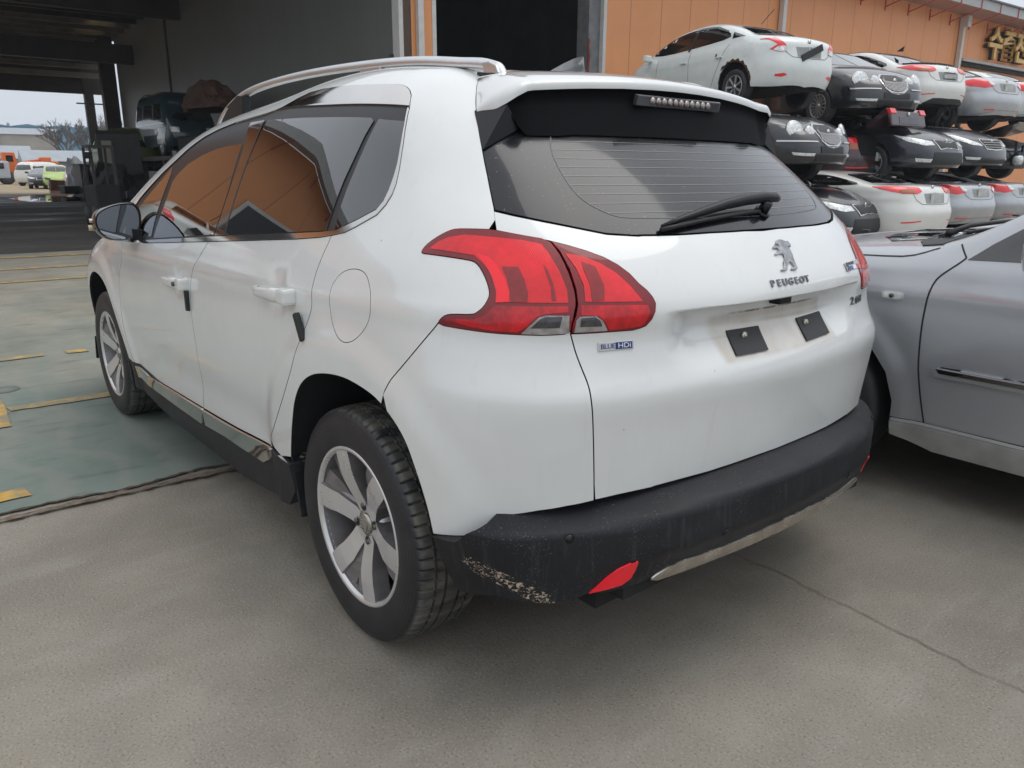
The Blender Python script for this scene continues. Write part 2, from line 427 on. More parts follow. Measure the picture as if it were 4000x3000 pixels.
def onskin(skin, pts, off=0.):
    """3D points of a (u,v) list, lifted by off along the surface normal, with the normals"""
    P = skin.pt(pts); n = grad(skin.F, P); return P+n*off, n
# outlines in each skin's own (u,v) parameters
O = dict(
 gap1=[(0.85,0.06753),(0.8806,0.0329),(0.9207,-0.01162),(0.9551,-0.05576),(0.9818,-0.09122),(0.9872,-0.1328),(0.9887,-0.1783),(0.993,-0.2195),(0.9887,-0.2681),(0.9843,-0.3339),(0.9905,-0.3969),(0.9996,-0.4505),(1.013,-0.4937),(1.032,-0.54),(1.061,-0.6003)],
 gap2=[(0.02197,0.1567),(0.03323,0.1162),(0.0414,0.07246),(0.04827,0.03316),(0.04647,-0.000827),(0.04146,-0.02387),(0.04217,-0.04827),(0.04861,-0.07688),(0.0666,-0.1105),(0.0838,-0.1465),(0.103,-0.1856),(0.1237,-0.2258),(0.1428,-0.2621),(0.2063,-0.3482),(0.2691,-0.4194),(0.3467,-0.4998),(0.4567,-0.5796)],
 gapf=[(1.897,-0.01292),(1.883,-0.07407),(1.953,-0.1728),(1.985,-0.2333),(2.006,-0.2889),(2.006,-0.3804),(1.989,-0.4712),(1.975,-0.5308),(1.962,-0.5799),(1.944,-0.5964)],
 dlo=[(1.556,0.002607),(1.252,0.03002),(0.85,0.06753),(0.5106,0.1005),(0.206,0.1311),(0.08094,0.1475),(0.02574,0.1582),(-0.03445,0.1728),(-0.0813,0.1961),(-0.1482,0.2338),(-0.1711,0.2656),(-0.182,0.2965),(-0.184,0.3322),(-0.1777,0.3821),(-0.1614,0.4652),(-0.138,0.5481),(-0.1229,0.5957),(-0.09241,0.6493),(-0.06824,0.6716),(-0.03788,0.6876),(-0.00754,0.6959),(0.0253,0.7011),(0.1476,0.7069),(0.3131,0.7203),(0.4406,0.7256),(0.5265,0.7177),(0.5804,0.6957),(0.6592,0.6548),(0.782,0.6322),(0.8903,0.6212),(1.035,0.6084),(1.158,0.5847),(1.277,0.5481),(1.387,0.4927),(1.483,0.4288),(1.593,0.3638),(1.703,0.2861),(1.799,0.2121),(1.833,0.1706)],
 chrbot=[(1.563,0.01659),(1.134,0.05856),(0.7031,0.1031),(0.3616,0.1355),(0.08975,0.1637),(0.04461,0.1712),(0.01457,0.1746),(-0.07226,0.2141),(-0.1409,0.2498),(-0.1578,0.2766),(-0.1643,0.3146),(-0.1655,0.3598),(-0.1634,0.4009),(-0.1524,0.4657),(-0.1367,0.5332),(-0.1155,0.5955)],
 chrtop=[(0.7712,0.6332),(0.693,0.6456),(0.5841,0.6459),(0.3983,0.6332),(0.2201,0.6216),(0.07006,0.6132),(-0.1166,0.6029)],
 rdglass=[(0.7116,0.596),(0.4534,0.5876),(0.186,0.5724),(0.04006,0.5636),(0.02433,0.5524),(0.03859,0.4985),(0.04834,0.4251),(0.061,0.3422),(0.06386,0.294),(0.06463,0.2419),(0.06249,0.1707),(0.2709,0.1487),(0.4537,0.1307),(0.742,0.103),(0.7429,0.1498),(0.7511,0.2408),(0.7494,0.3419),(0.7386,0.4451),(0.724,0.5364)],
 qglass=[(0.005967,0.5595),(-0.1327,0.5471),(-0.1468,0.4989),(-0.1596,0.4331),(-0.1675,0.3734),(-0.1681,0.3258),(-0.1623,0.2899),(-0.1389,0.2542),(-0.07008,0.2184),(0.02242,0.1762),(0.03267,0.2347),(0.03332,0.3146),(0.02528,0.4183),(0.01524,0.5033)],
 fdglass=[(1.414,0.3498),(1.328,0.4074),(1.198,0.4517),(1.066,0.4797),(0.95,0.4912),(0.8488,0.4973),(0.8477,0.4669),(0.8442,0.4165),(0.8285,0.3008),(0.8223,0.1973),(0.8302,0.09772),(1.143,0.06419),(1.466,0.03231),(1.456,0.1197),(1.445,0.2206),(1.443,0.3157)],
 vent=[(1.509,0.3937),(1.494,0.3492),(1.499,0.2566),(1.506,0.1348),(1.495,0.03859),(1.627,0.01964),(1.707,0.05844),(1.778,0.1582),(1.672,0.2516),(1.582,0.3235)],
 bpil=[(0.8562,0.5939),(0.7383,0.5961),(0.7366,0.4885),(0.7449,0.3668),(0.7418,0.2478),(0.7315,0.1272),(0.7305,0.1011),(0.8108,0.09479),(0.8059,0.1981),(0.808,0.342),(0.8146,0.466)],
 fuel=[(-0.05469,0.02969),(-0.06836,0.05001),(-0.09614,0.06544),(-0.1262,0.07237),(-0.1585,0.07056),(-0.1813,0.06033),(-0.2002,0.03778),(-0.2171,0.006623),(-0.2224,-0.02569),(-0.2111,-0.06195),(-0.1901,-0.09039),(-0.1665,-0.1139),(-0.1411,-0.1258),(-0.1142,-0.1265),(-0.08319,-0.1111),(-0.05703,-0.08082),(-0.04916,-0.04498),(-0.04738,-0.007974),(-0.04604,0.01533)],
 lampo=[(-0.3428,0.1334),(-0.3455,0.144),(-0.3568,0.1594),(-0.3788,0.1783),(-0.3984,0.1911),(-0.4137,0.1968),(-0.4504,0.1978),(-0.5,0.1975),(-0.5582,0.1857),(-0.6086,0.1772),(-0.6295,0.1479),(-0.6486,0.1064),(-0.6624,0.06178),(-0.6669,0.0291),(-0.663,0.00446),(-0.6602,-0.01328),(-0.6577,-0.03767),(-0.6147,-0.0405),(-0.5701,-0.0391),(-0.5228,-0.03745),(-0.4688,-0.03315),(-0.4124,-0.02847),(-0.4194,-0.01487),(-0.4289,-0.006068),(-0.4429,-0.002113),(-0.4815,-5.794e-06),(-0.49,0.004296),(-0.5017,0.01722),(-0.5093,0.03599),(-0.51,0.04844),(-0.5047,0.06585),(-0.4939,0.08862),(-0.4809,0.108),(-0.4701,0.117),(-0.4551,0.1204),(-0.4135,0.1254),(-0.3679,0.1294),(-0.3509,0.1303)],
 lampt=[(-0.6123,0.1731),(-0.6522,0.162),(-0.6879,0.1498),(-0.724,0.1343),(-0.7529,0.1154),(-0.7765,0.09359),(-0.7944,0.0692),(-0.8112,0.05193),(-0.8224,0.0349),(-0.8273,0.02093),(-0.8257,0.001753),(-0.8185,-0.01759),(-0.8068,-0.03264),(-0.7945,-0.03722),(-0.7793,-0.04053),(-0.7202,-0.03927),(-0.6587,-0.03772),(-0.6613,-0.01332),(-0.6662,0.001855),(-0.6695,0.02657),(-0.6656,0.05921),(-0.6531,0.1038),(-0.6342,0.1451)],
 gapt=[(-0.2055,0.8931),(-0.2274,0.8425),(-0.2541,0.7915),(-0.29,0.7273),(-0.344,0.6126),(-0.3783,0.5368),(-0.4097,0.464),(-0.4505,0.3588),(-0.4867,0.2587),(-0.4966,0.2241),(-0.5025,0.1957)],
 gapb=[(-0.658,-0.0385),(-0.6671,-0.07906),(-0.6781,-0.1117),(-0.6912,-0.1467),(-0.6956,-0.166),(-0.7003,-0.2085),(-0.7044,-0.28),(-0.7081,-0.3484),(-0.711,-0.4157)],
 panseam=[(-0.4124,-0.029),(-0.3964,-0.04988),(-0.3711,-0.08535),(-0.3376,-0.1307),(-0.3023,-0.1748),(-0.2918,-0.1966),(-0.2819,-0.2156)],
 whbot=[(-0.3994,-0.4969),(-0.4229,-0.4904),(-0.4462,-0.484),(-0.4802,-0.4746),(-0.4873,-0.4708),(-0.4942,-0.4648),(-0.514,-0.4491),(-0.5397,-0.4309),(-0.561,-0.4245),(-0.6071,-0.4169),(-0.6596,-0.4143),(-0.7103,-0.4175)],
 tgbot=[(-0.7125,-0.415),(-0.7628,-0.4209),(-0.8429,-0.4327),(-0.8372,-0.4306),(-0.9283,-0.44),(-0.9978,-0.4474),(-1.075,-0.452),(-1.163,-0.4549)],
 glbot=[(-0.4877,0.2539),(-0.5333,0.2423),(-0.5927,0.2299),(-0.6803,0.2131),(-0.7354,0.2024),(-0.8155,0.2002),(-0.8184,0.2018),(-0.9175,0.2064),(-1.036,0.2143),(-1.177,0.2185)],
 paded=[(-0.8264,0.001129),(-0.8718,0.0006167),(-0.9624,0.001001),(-1.069,0.001041),(-1.151,0.001055)],
 heat=[(-0.5851,0.5729),(-0.59,0.5203),(-0.6037,0.4671),(-0.6223,0.4197),(-0.6412,0.3759),(-0.6625,0.3355),(-0.6906,0.3011),(-0.7261,0.277),(-0.7579,0.2618),(-0.7915,0.2563),(-0.8859,0.2615)],
 rocktop=[(1.945,-0.5989),(1.759,-0.615),(1.573,-0.6145),(1.336,-0.6077),(1.061,-0.6003),(0.8737,-0.5943),(0.7049,-0.5873),(0.4638,-0.5752)],
 rockbot=[(1.933,-0.6475),(1.795,-0.6605),(1.606,-0.6606),(1.373,-0.6611),(1.096,-0.6592),(1.056,-0.6567),(0.8481,-0.6463),(0.7061,-0.6453)],
 arch=[(0.2322,-0.5404),(0.177,-0.4251),(0.1329,-0.3374),(0.07437,-0.2745),(-0.008467,-0.2367),(-0.1212,-0.217),(-0.2026,-0.2215),(-0.2708,-0.235),(-0.3399,-0.2849),(-0.3703,-0.3673),(-0.3908,-0.4436),(-0.3984,-0.4957)],
 lmain=[(-0.3643,0.1433),(-0.383,0.1618),(-0.4029,0.173),(-0.4385,0.181),(-0.5034,0.1765),(-0.5598,0.1714),(-0.597,0.1627),(-0.6167,0.1333),(-0.6357,0.09552),(-0.6496,0.05677),(-0.6522,0.02935),(-0.5823,0.02903),(-0.5471,0.02918),(-0.5231,0.02691),(-0.5219,0.04902),(-0.512,0.07903),(-0.5004,0.09948),(-0.4869,0.115),(-0.4679,0.1307),(-0.4217,0.1371)],
 lhot=[(-0.4723,0.1331),(-0.4965,0.1291),(-0.5174,0.1082),(-0.5362,0.07746),(-0.5463,0.05004),(-0.546,0.03035),(-0.5242,0.02696),(-0.5227,0.05156),(-0.5088,0.08669),(-0.4918,0.1125)],
 lsmk=[(-0.5265,0.1059),(-0.5572,0.107),(-0.5702,0.08115),(-0.5798,0.05106),(-0.5801,0.03019),(-0.5496,0.02927),(-0.547,0.05006),(-0.5394,0.07758)],
 lstr=[(-0.6034,0.1137),(-0.6116,0.1031),(-0.6238,0.06937),(-0.6313,0.03441),(-0.6231,0.03244),(-0.6199,0.06172),(-0.61,0.09247)],
 llow=[(-0.4317,-0.01478),(-0.4505,-0.01151),(-0.4864,-0.009604),(-0.5054,0.0004391),(-0.5189,0.01579),(-0.5237,0.0216),(-0.6524,0.02197),(-0.6526,0.009687),(-0.6139,0.006404),(-0.5979,0.0002033),(-0.5802,-0.02149),(-0.564,-0.03355),(-0.5228,-0.03226),(-0.48,-0.0261)],
 lclr=[(-0.5711,-0.03753),(-0.5842,-0.02014),(-0.602,-0.0009969),(-0.614,0.003223),(-0.6548,0.002196),(-0.6551,-0.03647),(-0.6147,-0.03892)],
 lblk=[(-0.5873,-0.02424),(-0.6041,-0.004208),(-0.6141,-0.0002247),(-0.6425,0.0004793),(-0.6378,-0.02356)],
 tmain=[(-0.6434,0.1411),(-0.6757,0.1354),(-0.7134,0.1182),(-0.7462,0.09406),(-0.7734,0.06307),(-0.7911,0.03667),(-0.7984,0.02606),(-0.6829,0.03071),(-0.6802,0.06677),(-0.6665,0.1039)],
 tsmk=[(-0.6756,0.1206),(-0.7034,0.1097),(-0.7193,0.06606),(-0.7192,0.03191),(-0.6959,0.03131),(-0.692,0.06661),(-0.6812,0.09856)],
 tlow=[(-0.6754,0.02395),(-0.7929,0.01838),(-0.808,0.01681),(-0.814,-6.487e-05),(-0.8035,-0.0234),(-0.794,-0.03124),(-0.7303,-0.03523),(-0.7203,-0.01427),(-0.7078,-0.0001258),(-0.6756,0.002771)],
 tclr=[(-0.6674,-0.008372),(-0.6735,-0.0004343),(-0.7035,-0.0006371),(-0.7158,-0.01121),(-0.7206,-0.02113),(-0.7257,-0.03504),(-0.6639,-0.03557)],
 tblk=[(-0.674,-0.02239),(-0.6761,-0.003598),(-0.7013,-0.002839),(-0.7107,-0.01082),(-0.7151,-0.02368)],
 bovr=[(-0.4059,0.02809),(-0.4105,0.02278),(-0.4154,-0.02481),(-0.4316,-0.06446),(-0.454,-0.1032),(-0.5305,-0.07344),(-0.5921,-0.0808),(-0.6242,-0.09325),(-0.6489,-0.09466),(-0.6743,-0.09459),(-0.7008,-0.08009)],
 refl=[(-0.7008,-0.08009),(-0.7164,-0.06147),(-0.7351,-0.03727),(-0.758,-0.01543),(-0.7796,-0.004586),(-0.7952,-0.003057),(-0.7933,-0.02955),(-0.7849,-0.05539),(-0.7673,-0.07189),(-0.7397,-0.07637)],
 chtop=[(-0.8261,-0.07439),(-0.8411,-0.06032),(-0.861,-0.04901),(-0.8827,-0.0443),(-0.8714,-0.04373),(-0.8903,-0.03798),(-0.9407,-0.03667),(-1.006,-0.03492),(-1.077,-0.03055),(-1.156,-0.02441)],
 chbot=[(-0.8263,-0.0753),(-0.8673,-0.08113),(-0.9002,-0.08165),(-0.8398,-0.06796),(-0.9171,-0.06736),(-0.9827,-0.07169),(-1.056,-0.07441),(-1.135,-0.07245)],
 sens=[(-0.6638,0.06964),(-0.9752,0.01033),(-1.481,0.02518)],
 crease=[(-0.8015,0.01019),(-0.8903,0.0216),(-0.9838,0.02729),(-1.085,0.0391),(-1.207,0.04268)],
 lionp=[(-0.0096,1.0458),(-0.0201,1.0524),(-0.0331,1.0545),(-0.0468,1.0527),(-0.0563,1.0496),(-0.0677,1.0490),(-0.0728,1.0407),(-0.0677,1.0356),(-0.0619,1.0386),(-0.0552,1.0363),(-0.0584,1.0286),(-0.0577,1.0193),(-0.0521,1.0103),(-0.0500,1.0012),(-0.0464,0.9868),(-0.0395,0.9852),(-0.0196,0.9866),(-0.0233,0.9905),(-0.0371,0.9927),(-0.0360,0.9981),(-0.0300,1.0051),(-0.0154,0.9995),(-0.0065,0.9935),(-0.0004,0.9869),(0.0228,0.9869),(0.0214,0.9902),(0.0069,0.9936),(-0.0030,1.0055),(-0.0134,1.0127),(-0.0183,1.0203),(-0.0132,1.0238),(0.0065,1.0218),(0.0153,1.0228),(0.0129,1.0260),(0.0011,1.0293),(-0.0097,1.0300),(-0.0080,1.0354),(0.0060,1.0364),(0.0090,1.0381),(0.0037,1.0420),(-0.0054,1.0421),(-0.0127,1.0396),(-0.0212,1.0381),(-0.0202,1.0440)],
)
O = {k: np.array(v) for k, v in O.items()}
# ---------------------------------------------------------------- paints, rubber, glass
def paint_white(stain=False):
    m, nt, b = new_mat('white_pearl_paint_with_plate_stain' if stain else 'white_pearl_paint'); v = coords(nt)
    dust = ramp(nt, noise(nt, v, 3.5, 6, .62), (.35, (.76, .775, .765)), (.72, (.71, .72, .705)))
    sp = noise(nt, v, 90, 3); spots = ramp(nt, sp, (.735, (0, 0, 0)), (.75, (1, 1, 1)))
    big = ramp(nt, noise(nt, v, 9, 3), (.52, (0, 0, 0)), (.60, (1, 1, 1)))
    msk = mixc(nt, 1., spots, big, 'MULTIPLY'); col = mixc(nt, msk, dust, (.30, .28, .25))
    # (see tailgate stain below) runs of road film, stretched downwards
    st = noise(nt, coords(nt, (22, 22, 1.2)), 2.2, 5, .6)
    col = mixc(nt, ramp(nt, st, (.58, (0, 0, 0)), (.80, (.35, .35, .35))), col, (.62, .61, .58))
    if stain:   # brown water marks left where the number plate was
        t = nd(nt, 'ShaderNodeTexCoord'); q = nd(nt, 'ShaderNodeSeparateXYZ'); nt.links.new(t.outputs['Object'], q.inputs[0])
        def soft(src, a, c, r):
            ab = nd(nt, 'ShaderNodeMath', operation='SUBTRACT'); nt.links.new(src, ab.inputs[0]); ab.inputs[1].default_value = a
            aa = nd(nt, 'ShaderNodeMath', operation='ABSOLUTE'); nt.links.new(ab.outputs[0], aa.inputs[0])
            mr = nd(nt, 'ShaderNodeMapRange'); mr.interpolation_type = 'SMOOTHSTEP'; nt.links.new(aa.outputs[0], mr.inputs[0]); mr.inputs[1].default_value = c+r; mr.inputs[2].default_value = c-r; return mr.outputs[0]
        box = mixc(nt, 1., soft(q.outputs['Y'], -.005, .243, .012), soft(q.outputs['Z'], .846, .050, .007), 'MULTIPLY')
        box = mixc(nt, 1., box, ramp(nt, noise(nt, coords(nt, (9, 9, 2)), 1.6, 6, .6), (.25, (.35,)*3), (.7, (1, 1, 1))), 'MULTIPLY')
        col = mixc(nt, box, col, (.56, .51, .44))
        ln = mixc(nt, 1., soft(q.outputs['Y'], -.02, .17, .05), soft(q.outputs['Z'], .8965, .0022, .0020), 'MULTIPLY')
        col = mixc(nt, mixc(nt, 1., ln, ramp(nt, noise(nt, v, 40, 4), (.35, (0, 0, 0)), (.55, (1, 1, 1))), 'MULTIPLY'), col, (.16, .10, .06))
    nt.links.new(col, b.inputs['Base Color'])
    b.inputs['Roughness'].default_value = .32; b.inputs['Coat Weight'].default_value = 1.; b.inputs['Coat Roughness'].default_value = .05
    nt.links.new(ramp(nt, noise(nt, v, 5, 5), (.35, (.015,)*3), (.75, (.09,)*3)), b.inputs['Coat Roughness'])
    # sparse rain beads
    vo = nd(nt, 'ShaderNodeTexVoronoi'); vo.inputs['Scale'].default_value = 95; nt.links.new(v, vo.inputs['Vector'])
    bead = ramp(nt, vo.outputs['Distance'], (.10, (1, 1, 1)), (.24, (0, 0, 0)))
    gate = ramp(nt, noise(nt, v, 34, 2), (.60, (0, 0, 0)), (.66, (1, 1, 1)))
    nt.links.new(nbump(nt, mixc(nt, 1., bead, gate, 'MULTIPLY'), .35, .0012), b.inputs['Coat Normal'])
    return m
WHITE = paint_white(); WHITE_TG = paint_white(True)
DARKIN = simple('black_underseal', (.012, .012, .013), .85)
GLOSS = simple('piano_black_trim', (.008, .008, .009), .12, coat=.6, spec=.5)
RUB_SHADE = simple('black_rubber_and_gap_shade', (.014, .014, .015), .6, bmp=.1)
CHROME = simple('bright_chrome', (.62, .60, .58), .07, metal=1., var=.03, rvar=.03)
def glass_mat(name, tint, rough=.01, speck=True):
    m, nt, b = new_mat(name); v = coords(nt)
    sp = ramp(nt, noise(nt, v, 160, 2), (.70, (0, 0, 0)), (.74, (1, 1, 1)))
    g2 = ramp(nt, noise(nt, v, 6, 4), (.45, (.05,)*3), (.7, (.8,)*3))
    mk = mixc(nt, 1., sp, g2, 'MULTIPLY')
    nt.links.new(mixc(nt, mk, tint, (.16, .16, .17)) , b.inputs['Base Color'])
    nt.links.new(ramp(nt, mk, (0, (rough,)*3), (1, (.5,)*3)), b.inputs['Roughness'])
    b.inputs['IOR'].default_value = 1.5; b.inputs['Specular IOR Level'].default_value = .75
    b.inputs['Coat Weight'].default_value = .9; b.inputs['Coat Roughness'].default_value = .01
    MAT[name] = m; return m
SGLASS = glass_mat('tinted_side_glass', (.006, .006, .007), .01)
def rear_glass():
    m, nt, b = new_mat('tinted_rear_glass'); v = coords(nt)
    film = ramp(nt, noise(nt, v, 2.4, 6, .6), (.3, (.006, .007, .010)), (.75, (.014, .016, .020)))
    vo = nd(nt, 'ShaderNodeTexVoronoi'); vo.inputs['Scale'].default_value = 120; nt.links.new(v, vo.inputs['Vector'])
    drop = ramp(nt, vo.outputs['Distance'], (.12, (1, 1, 1)), (.2, (0, 0, 0)))
    gate = ramp(nt, noise(nt, v, 45, 3), (.56, (0, 0, 0)), (.64, (1, 1, 1)))
    mk = mixc(nt, 1., drop, gate, 'MULTIPLY'); dots = ramp(nt, noise(nt, v, 150, 2), (.69, (0, 0, 0)), (.73, (.8,)*3))
    col = mixc(nt, mk, film, (.006, .006, .007)); col = mixc(nt, dots, col, (.16, .165, .175))
    nt.links.new(col, b.inputs['Base Color']); b.inputs['Roughness'].default_value = .22
    b.inputs['Specular IOR Level'].default_value = .2; b.inputs['Coat Weight'].default_value = .55; b.inputs['Coat Roughness'].default_value = .03
    nt.links.new(ramp(nt, noise(nt, v, 3, 5), (.35, (.02,)*3), (.7, (.12,)*3)), b.inputs['Coat Roughness'])
    MAT['rglass'] = m; return m
RGLASS = rear_glass()
def plastic():
    m, nt, b = new_mat('grained_bumper_plastic'); v = coords(nt)
    base = ramp(nt, noise(nt, v, 4, 6, .6), (.3, (.010, .011, .014)), (.75, (.021, .023, .027)))
    # grey run marks and specks of lime
    st = noise(nt, coords(nt, (30, 30, 1.6)), 2.4, 4, .6)
    geo = nd(nt, 'ShaderNodeNewGeometry'); s2 = nd(nt, 'ShaderNodeSeparateXYZ'); nt.links.new(geo.outputs['True Normal'], s2.inputs[0])
    upf = ramp(nt, s2.outputs['Z'], (.25, (1, 1, 1)), (.55, (0, 0, 0)))
    col = mixc(nt, mixc(nt, 1., ramp(nt, st, (.55, (0, 0, 0)), (.72, (.55,)*3)), upf, 'MULTIPLY'), base, (.050, .054, .060))
    sp = mixc(nt, 1., ramp(nt, noise(nt, v, 260, 2), (.64, (0, 0, 0)), (.70, (.8,)*3)), ramp(nt, noise(nt, v, 12, 4), (.45, (.1,)*3), (.62, (1, 1, 1))), 'MULTIPLY')
    col = mixc(nt, sp, col, (.16, .16, .16))
    # scrape on the left corner: pale gouges in a slanting band
    tcn = nd(nt, 'ShaderNodeTexCoord'); sx = nd(nt, 'ShaderNodeSeparateXYZ'); nt.links.new(tcn.outputs['Object'], sx.inputs[0])
    def lin(a, bz, c):   # a*y + bz*z + c
        m1 = nd(nt, 'ShaderNodeMath', operation='MULTIPLY_ADD'); nt.links.new(sx.outputs['Y'], m1.inputs[0]); m1.inputs[1].default_value = a; m1.inputs[2].default_value = c
        m2 = nd(nt, 'ShaderNodeMath', operation='MULTIPLY_ADD'); nt.links.new(sx.outputs['Z'], m2.inputs[0]); m2.inputs[1].default_value = bz; nt.links.new(m1.outputs[0], m2.inputs[2]); return m2.outputs[0]
    # band from (y .83,z .415) down to (y .68,z .305)
    d = nd(nt, 'ShaderNodeMath', operation='ABSOLUTE'); nt.links.new(lin(-.57, .82, .133), d.inputs[0])
    band = ramp(nt, d.outputs[0], (.0, (1, 1, 1)), (.020, (0, 0, 0)))
    al = nd(nt, 'ShaderNodeMapRange'); nt.links.new(sx.outputs['Y'], al.inputs[0]); al.inputs[1].default_value = .66; al.inputs[2].default_value = .69
    al2 = nd(nt, 'ShaderNodeMapRange'); nt.links.new(sx.outputs['Y'], al2.inputs[0]); al2.inputs[1].default_value = .824; al2.inputs[2].default_value = .806
    bb = mixc(nt, 1., mixc(nt, 1., band, al.outputs[0], 'MULTIPLY'), al2.outputs[0], 'MULTIPLY')
    gn = noise(nt, coords(nt, (1, 1, 1.6)), 105, 3, .7, .8); gm = ramp(nt, gn, (.545, (0, 0, 0)), (.60, (1, 1, 1)))
    sc = ramp(nt, mixc(nt, 1., bb, gm, 'MULTIPLY'), (.22, (0, 0, 0)), (.34, (1, 1, 1)))
    col = mixc(nt, sc, col, (.50, .40, .30))
    nt.links.new(col, b.inputs['Base Color']); b.inputs['Roughness'].default_value = .50; b.inputs['Specular IOR Level'].default_value = .32
    nt.links.new(nbump(nt, noise(nt, v, 420, 2), .35, .0015), b.inputs['Normal'])
    MAT['plastic'] = m; return m
PLAST = plastic()
def lens_red(name, a, bcol, rough=.12):
    m, nt, b = new_mat(name); v = coords(nt)
    n = noise(nt, v, 9, 3); fine = noise(nt, coords(nt, (1, 1, 1)), 70, 2)
    nt.links.new(mixc(nt, .25, ramp(nt, n, (.35, a), (.65, bcol)), ramp(nt, fine, (.4, a), (.6, bcol))), b.inputs['Base Color'])
    b.inputs['Roughness'].default_value = rough; b.inputs['Coat Weight'].default_value = .7; b.inputs['Specular IOR Level'].default_value = .3; b.inputs['Coat Roughness'].default_value = .02
    wv = nd(nt, 'ShaderNodeTexWave', wave_type='BANDS', bands_direction='Y'); wv.inputs['Scale'].default_value = 95; wv.inputs['Distortion'].default_value = .6; nt.links.new(v, wv.inputs['Vector']); nt.links.new(nbump(nt, mixc(nt, .5, wv.outputs[0], fine), .35, .0015), b.inputs['Normal']); MAT[name] = m; return m
LRED = lens_red('red_lamp_lens', (.86, .010, .020), (.62, .006, .012))
LRIM = lens_red('dark_red_lamp_border', (.24, .005, .010), (.17, .004, .008))
LBRI = lens_red('bright_red_reflector', (1., .008, .03), (.95, .008, .02))
LDK = lens_red('smoked_red_lens', (.36, .012, .016), (.20, .008, .010))  # darker red of the smoked lens fields and rib
LRED2 = lens_red('layered_red_lens', (.80, .010, .018), (.26, .005, .008), .08)
LCLR = simple('clear_reversing_lens', (.30, .28, .27), .12, coat=1., var=.35, nscale=60)
LBLK = simple('smoked_lens', (.03, .03, .035), .1, coat=1., var=.6, nscale=70)
# ---------------------------------------------------------------- the white crossover
HERO = thing('parked_car', 'white crossover with rusty-free chrome roof rails, its plate removed and rear bumper corner scraped, parked with its tail to the viewer', 'car', (0, 0, 0))
HERO['label'] = 'white crossover with roof rails, red claw-shaped tail lamps and a scraped black rear bumper'
S_ = lambda *p: hero.uv(hero.side(p)); R_ = lambda *p: hero.uv(hero.rear(p))
def cat(*a): return np.vstack([np.atleast_2d(x) for x in a])
ARCHF = S_((2.14, .35), (2.15, .443), (2.188, .529), (2.224, .596), (2.26, .65), (2.31, .69), (2.40, .722), (2.52, .733), (2.62, .724), (2.72, .692), (2.80, .64), (2.86, .56), (2.895, .46), (2.905, .33))
ARCH = rounded(O['arch'], it=3); ARCHF = rounded(ARCHF, it=3)
rk = lambda a, it=2: rounded(a*[1, VS], it=it)/[1, VS]
lam_o = O['lampo'].copy(); fx = lambda i: int(np.argmin((((lam-lam_o[i])*[1, VS])**2).sum(1))); lam = rounded(lam_o*[1, VS], True, 1)/[1, VS]
belt = O['dlo'][:7]; g1 = rk(O['gap1']); g2 = rk(O['gap2']); gf = rk(O['gapf']); O['panseam'] = rk(O['panseam']); O['gapb'] = rk(O['gapb']); O['gapt'] = O['gapt']; rt = O['rocktop'].copy()
g1[0] = belt[2]; g2[0] = belt[6]; gf[-1] = rt[0]
i1 = int(np.argmin(np.abs(rt[:, 0]-g1[-1, 0]))); rt[i1] = g1[-1]; g2[-1] = rt[-1] = hero.uv(hero.side([(.50, .392)]))[0]
dlo_end = O['dlo'][-1]
low_r = S_((.44, .388), (.36, .380))
roof_rear = hero.uv(hero.top([(.0, 0.), (.0, .12), (.0, .24), (-.002, .33)]))
roof_rear[0] = [-math.pi/2*hero.R, roof_rear[0][1]]
nose = np.array([[hero.x1-hero.x0+math.pi/2*hero.R, -.33]])
Lh = hero.x1-hero.x0
k0, k1, k16 = fx(7), fx(21), fx(16)
# arch: from the seam over the top to the front edge of the opening
seam_end = O['panseam'][-1]
ar_x = hero.pt(ARCH)[:, 0]; sx_ = hero.pt(seam_end[None])[0, 0]
ar_up = ARCH[ar_x > sx_+.004][::-1]
fr = hero.uv(np.vstack([hero.side([(3.0, .26)]), hero.front([(.70, .26), (.4, .26), (.12, .26)])]))
body = cat([[-math.pi/2*hero.R, math.pi/2]], roof_rear, O['gapt'][:-1], lam[k0], lam[k0-1::-1], lam[:k1-1:-1] , O['panseam'][1:-1], ar_up, low_r, g2[::-1][1:], O['dlo'][7:], gf[:-1], S_((2.09, .352)), ARCHF,
           fr, [[Lh+math.pi/2*hero.R, fr[-1][1]]], [[Lh+math.pi/2*hero.R, math.pi/2]])
def loop_lamp(): return lam
pv = dict(skin=hero, mat=WHITE, parent=HERO, gmat=RUB_SHADE, inset=.0012)  # folded edges coloured black to put the gaps' shade into the material
FUEL = rounded(O['fuel']*[1, VS], True, 2)/[1, VS]
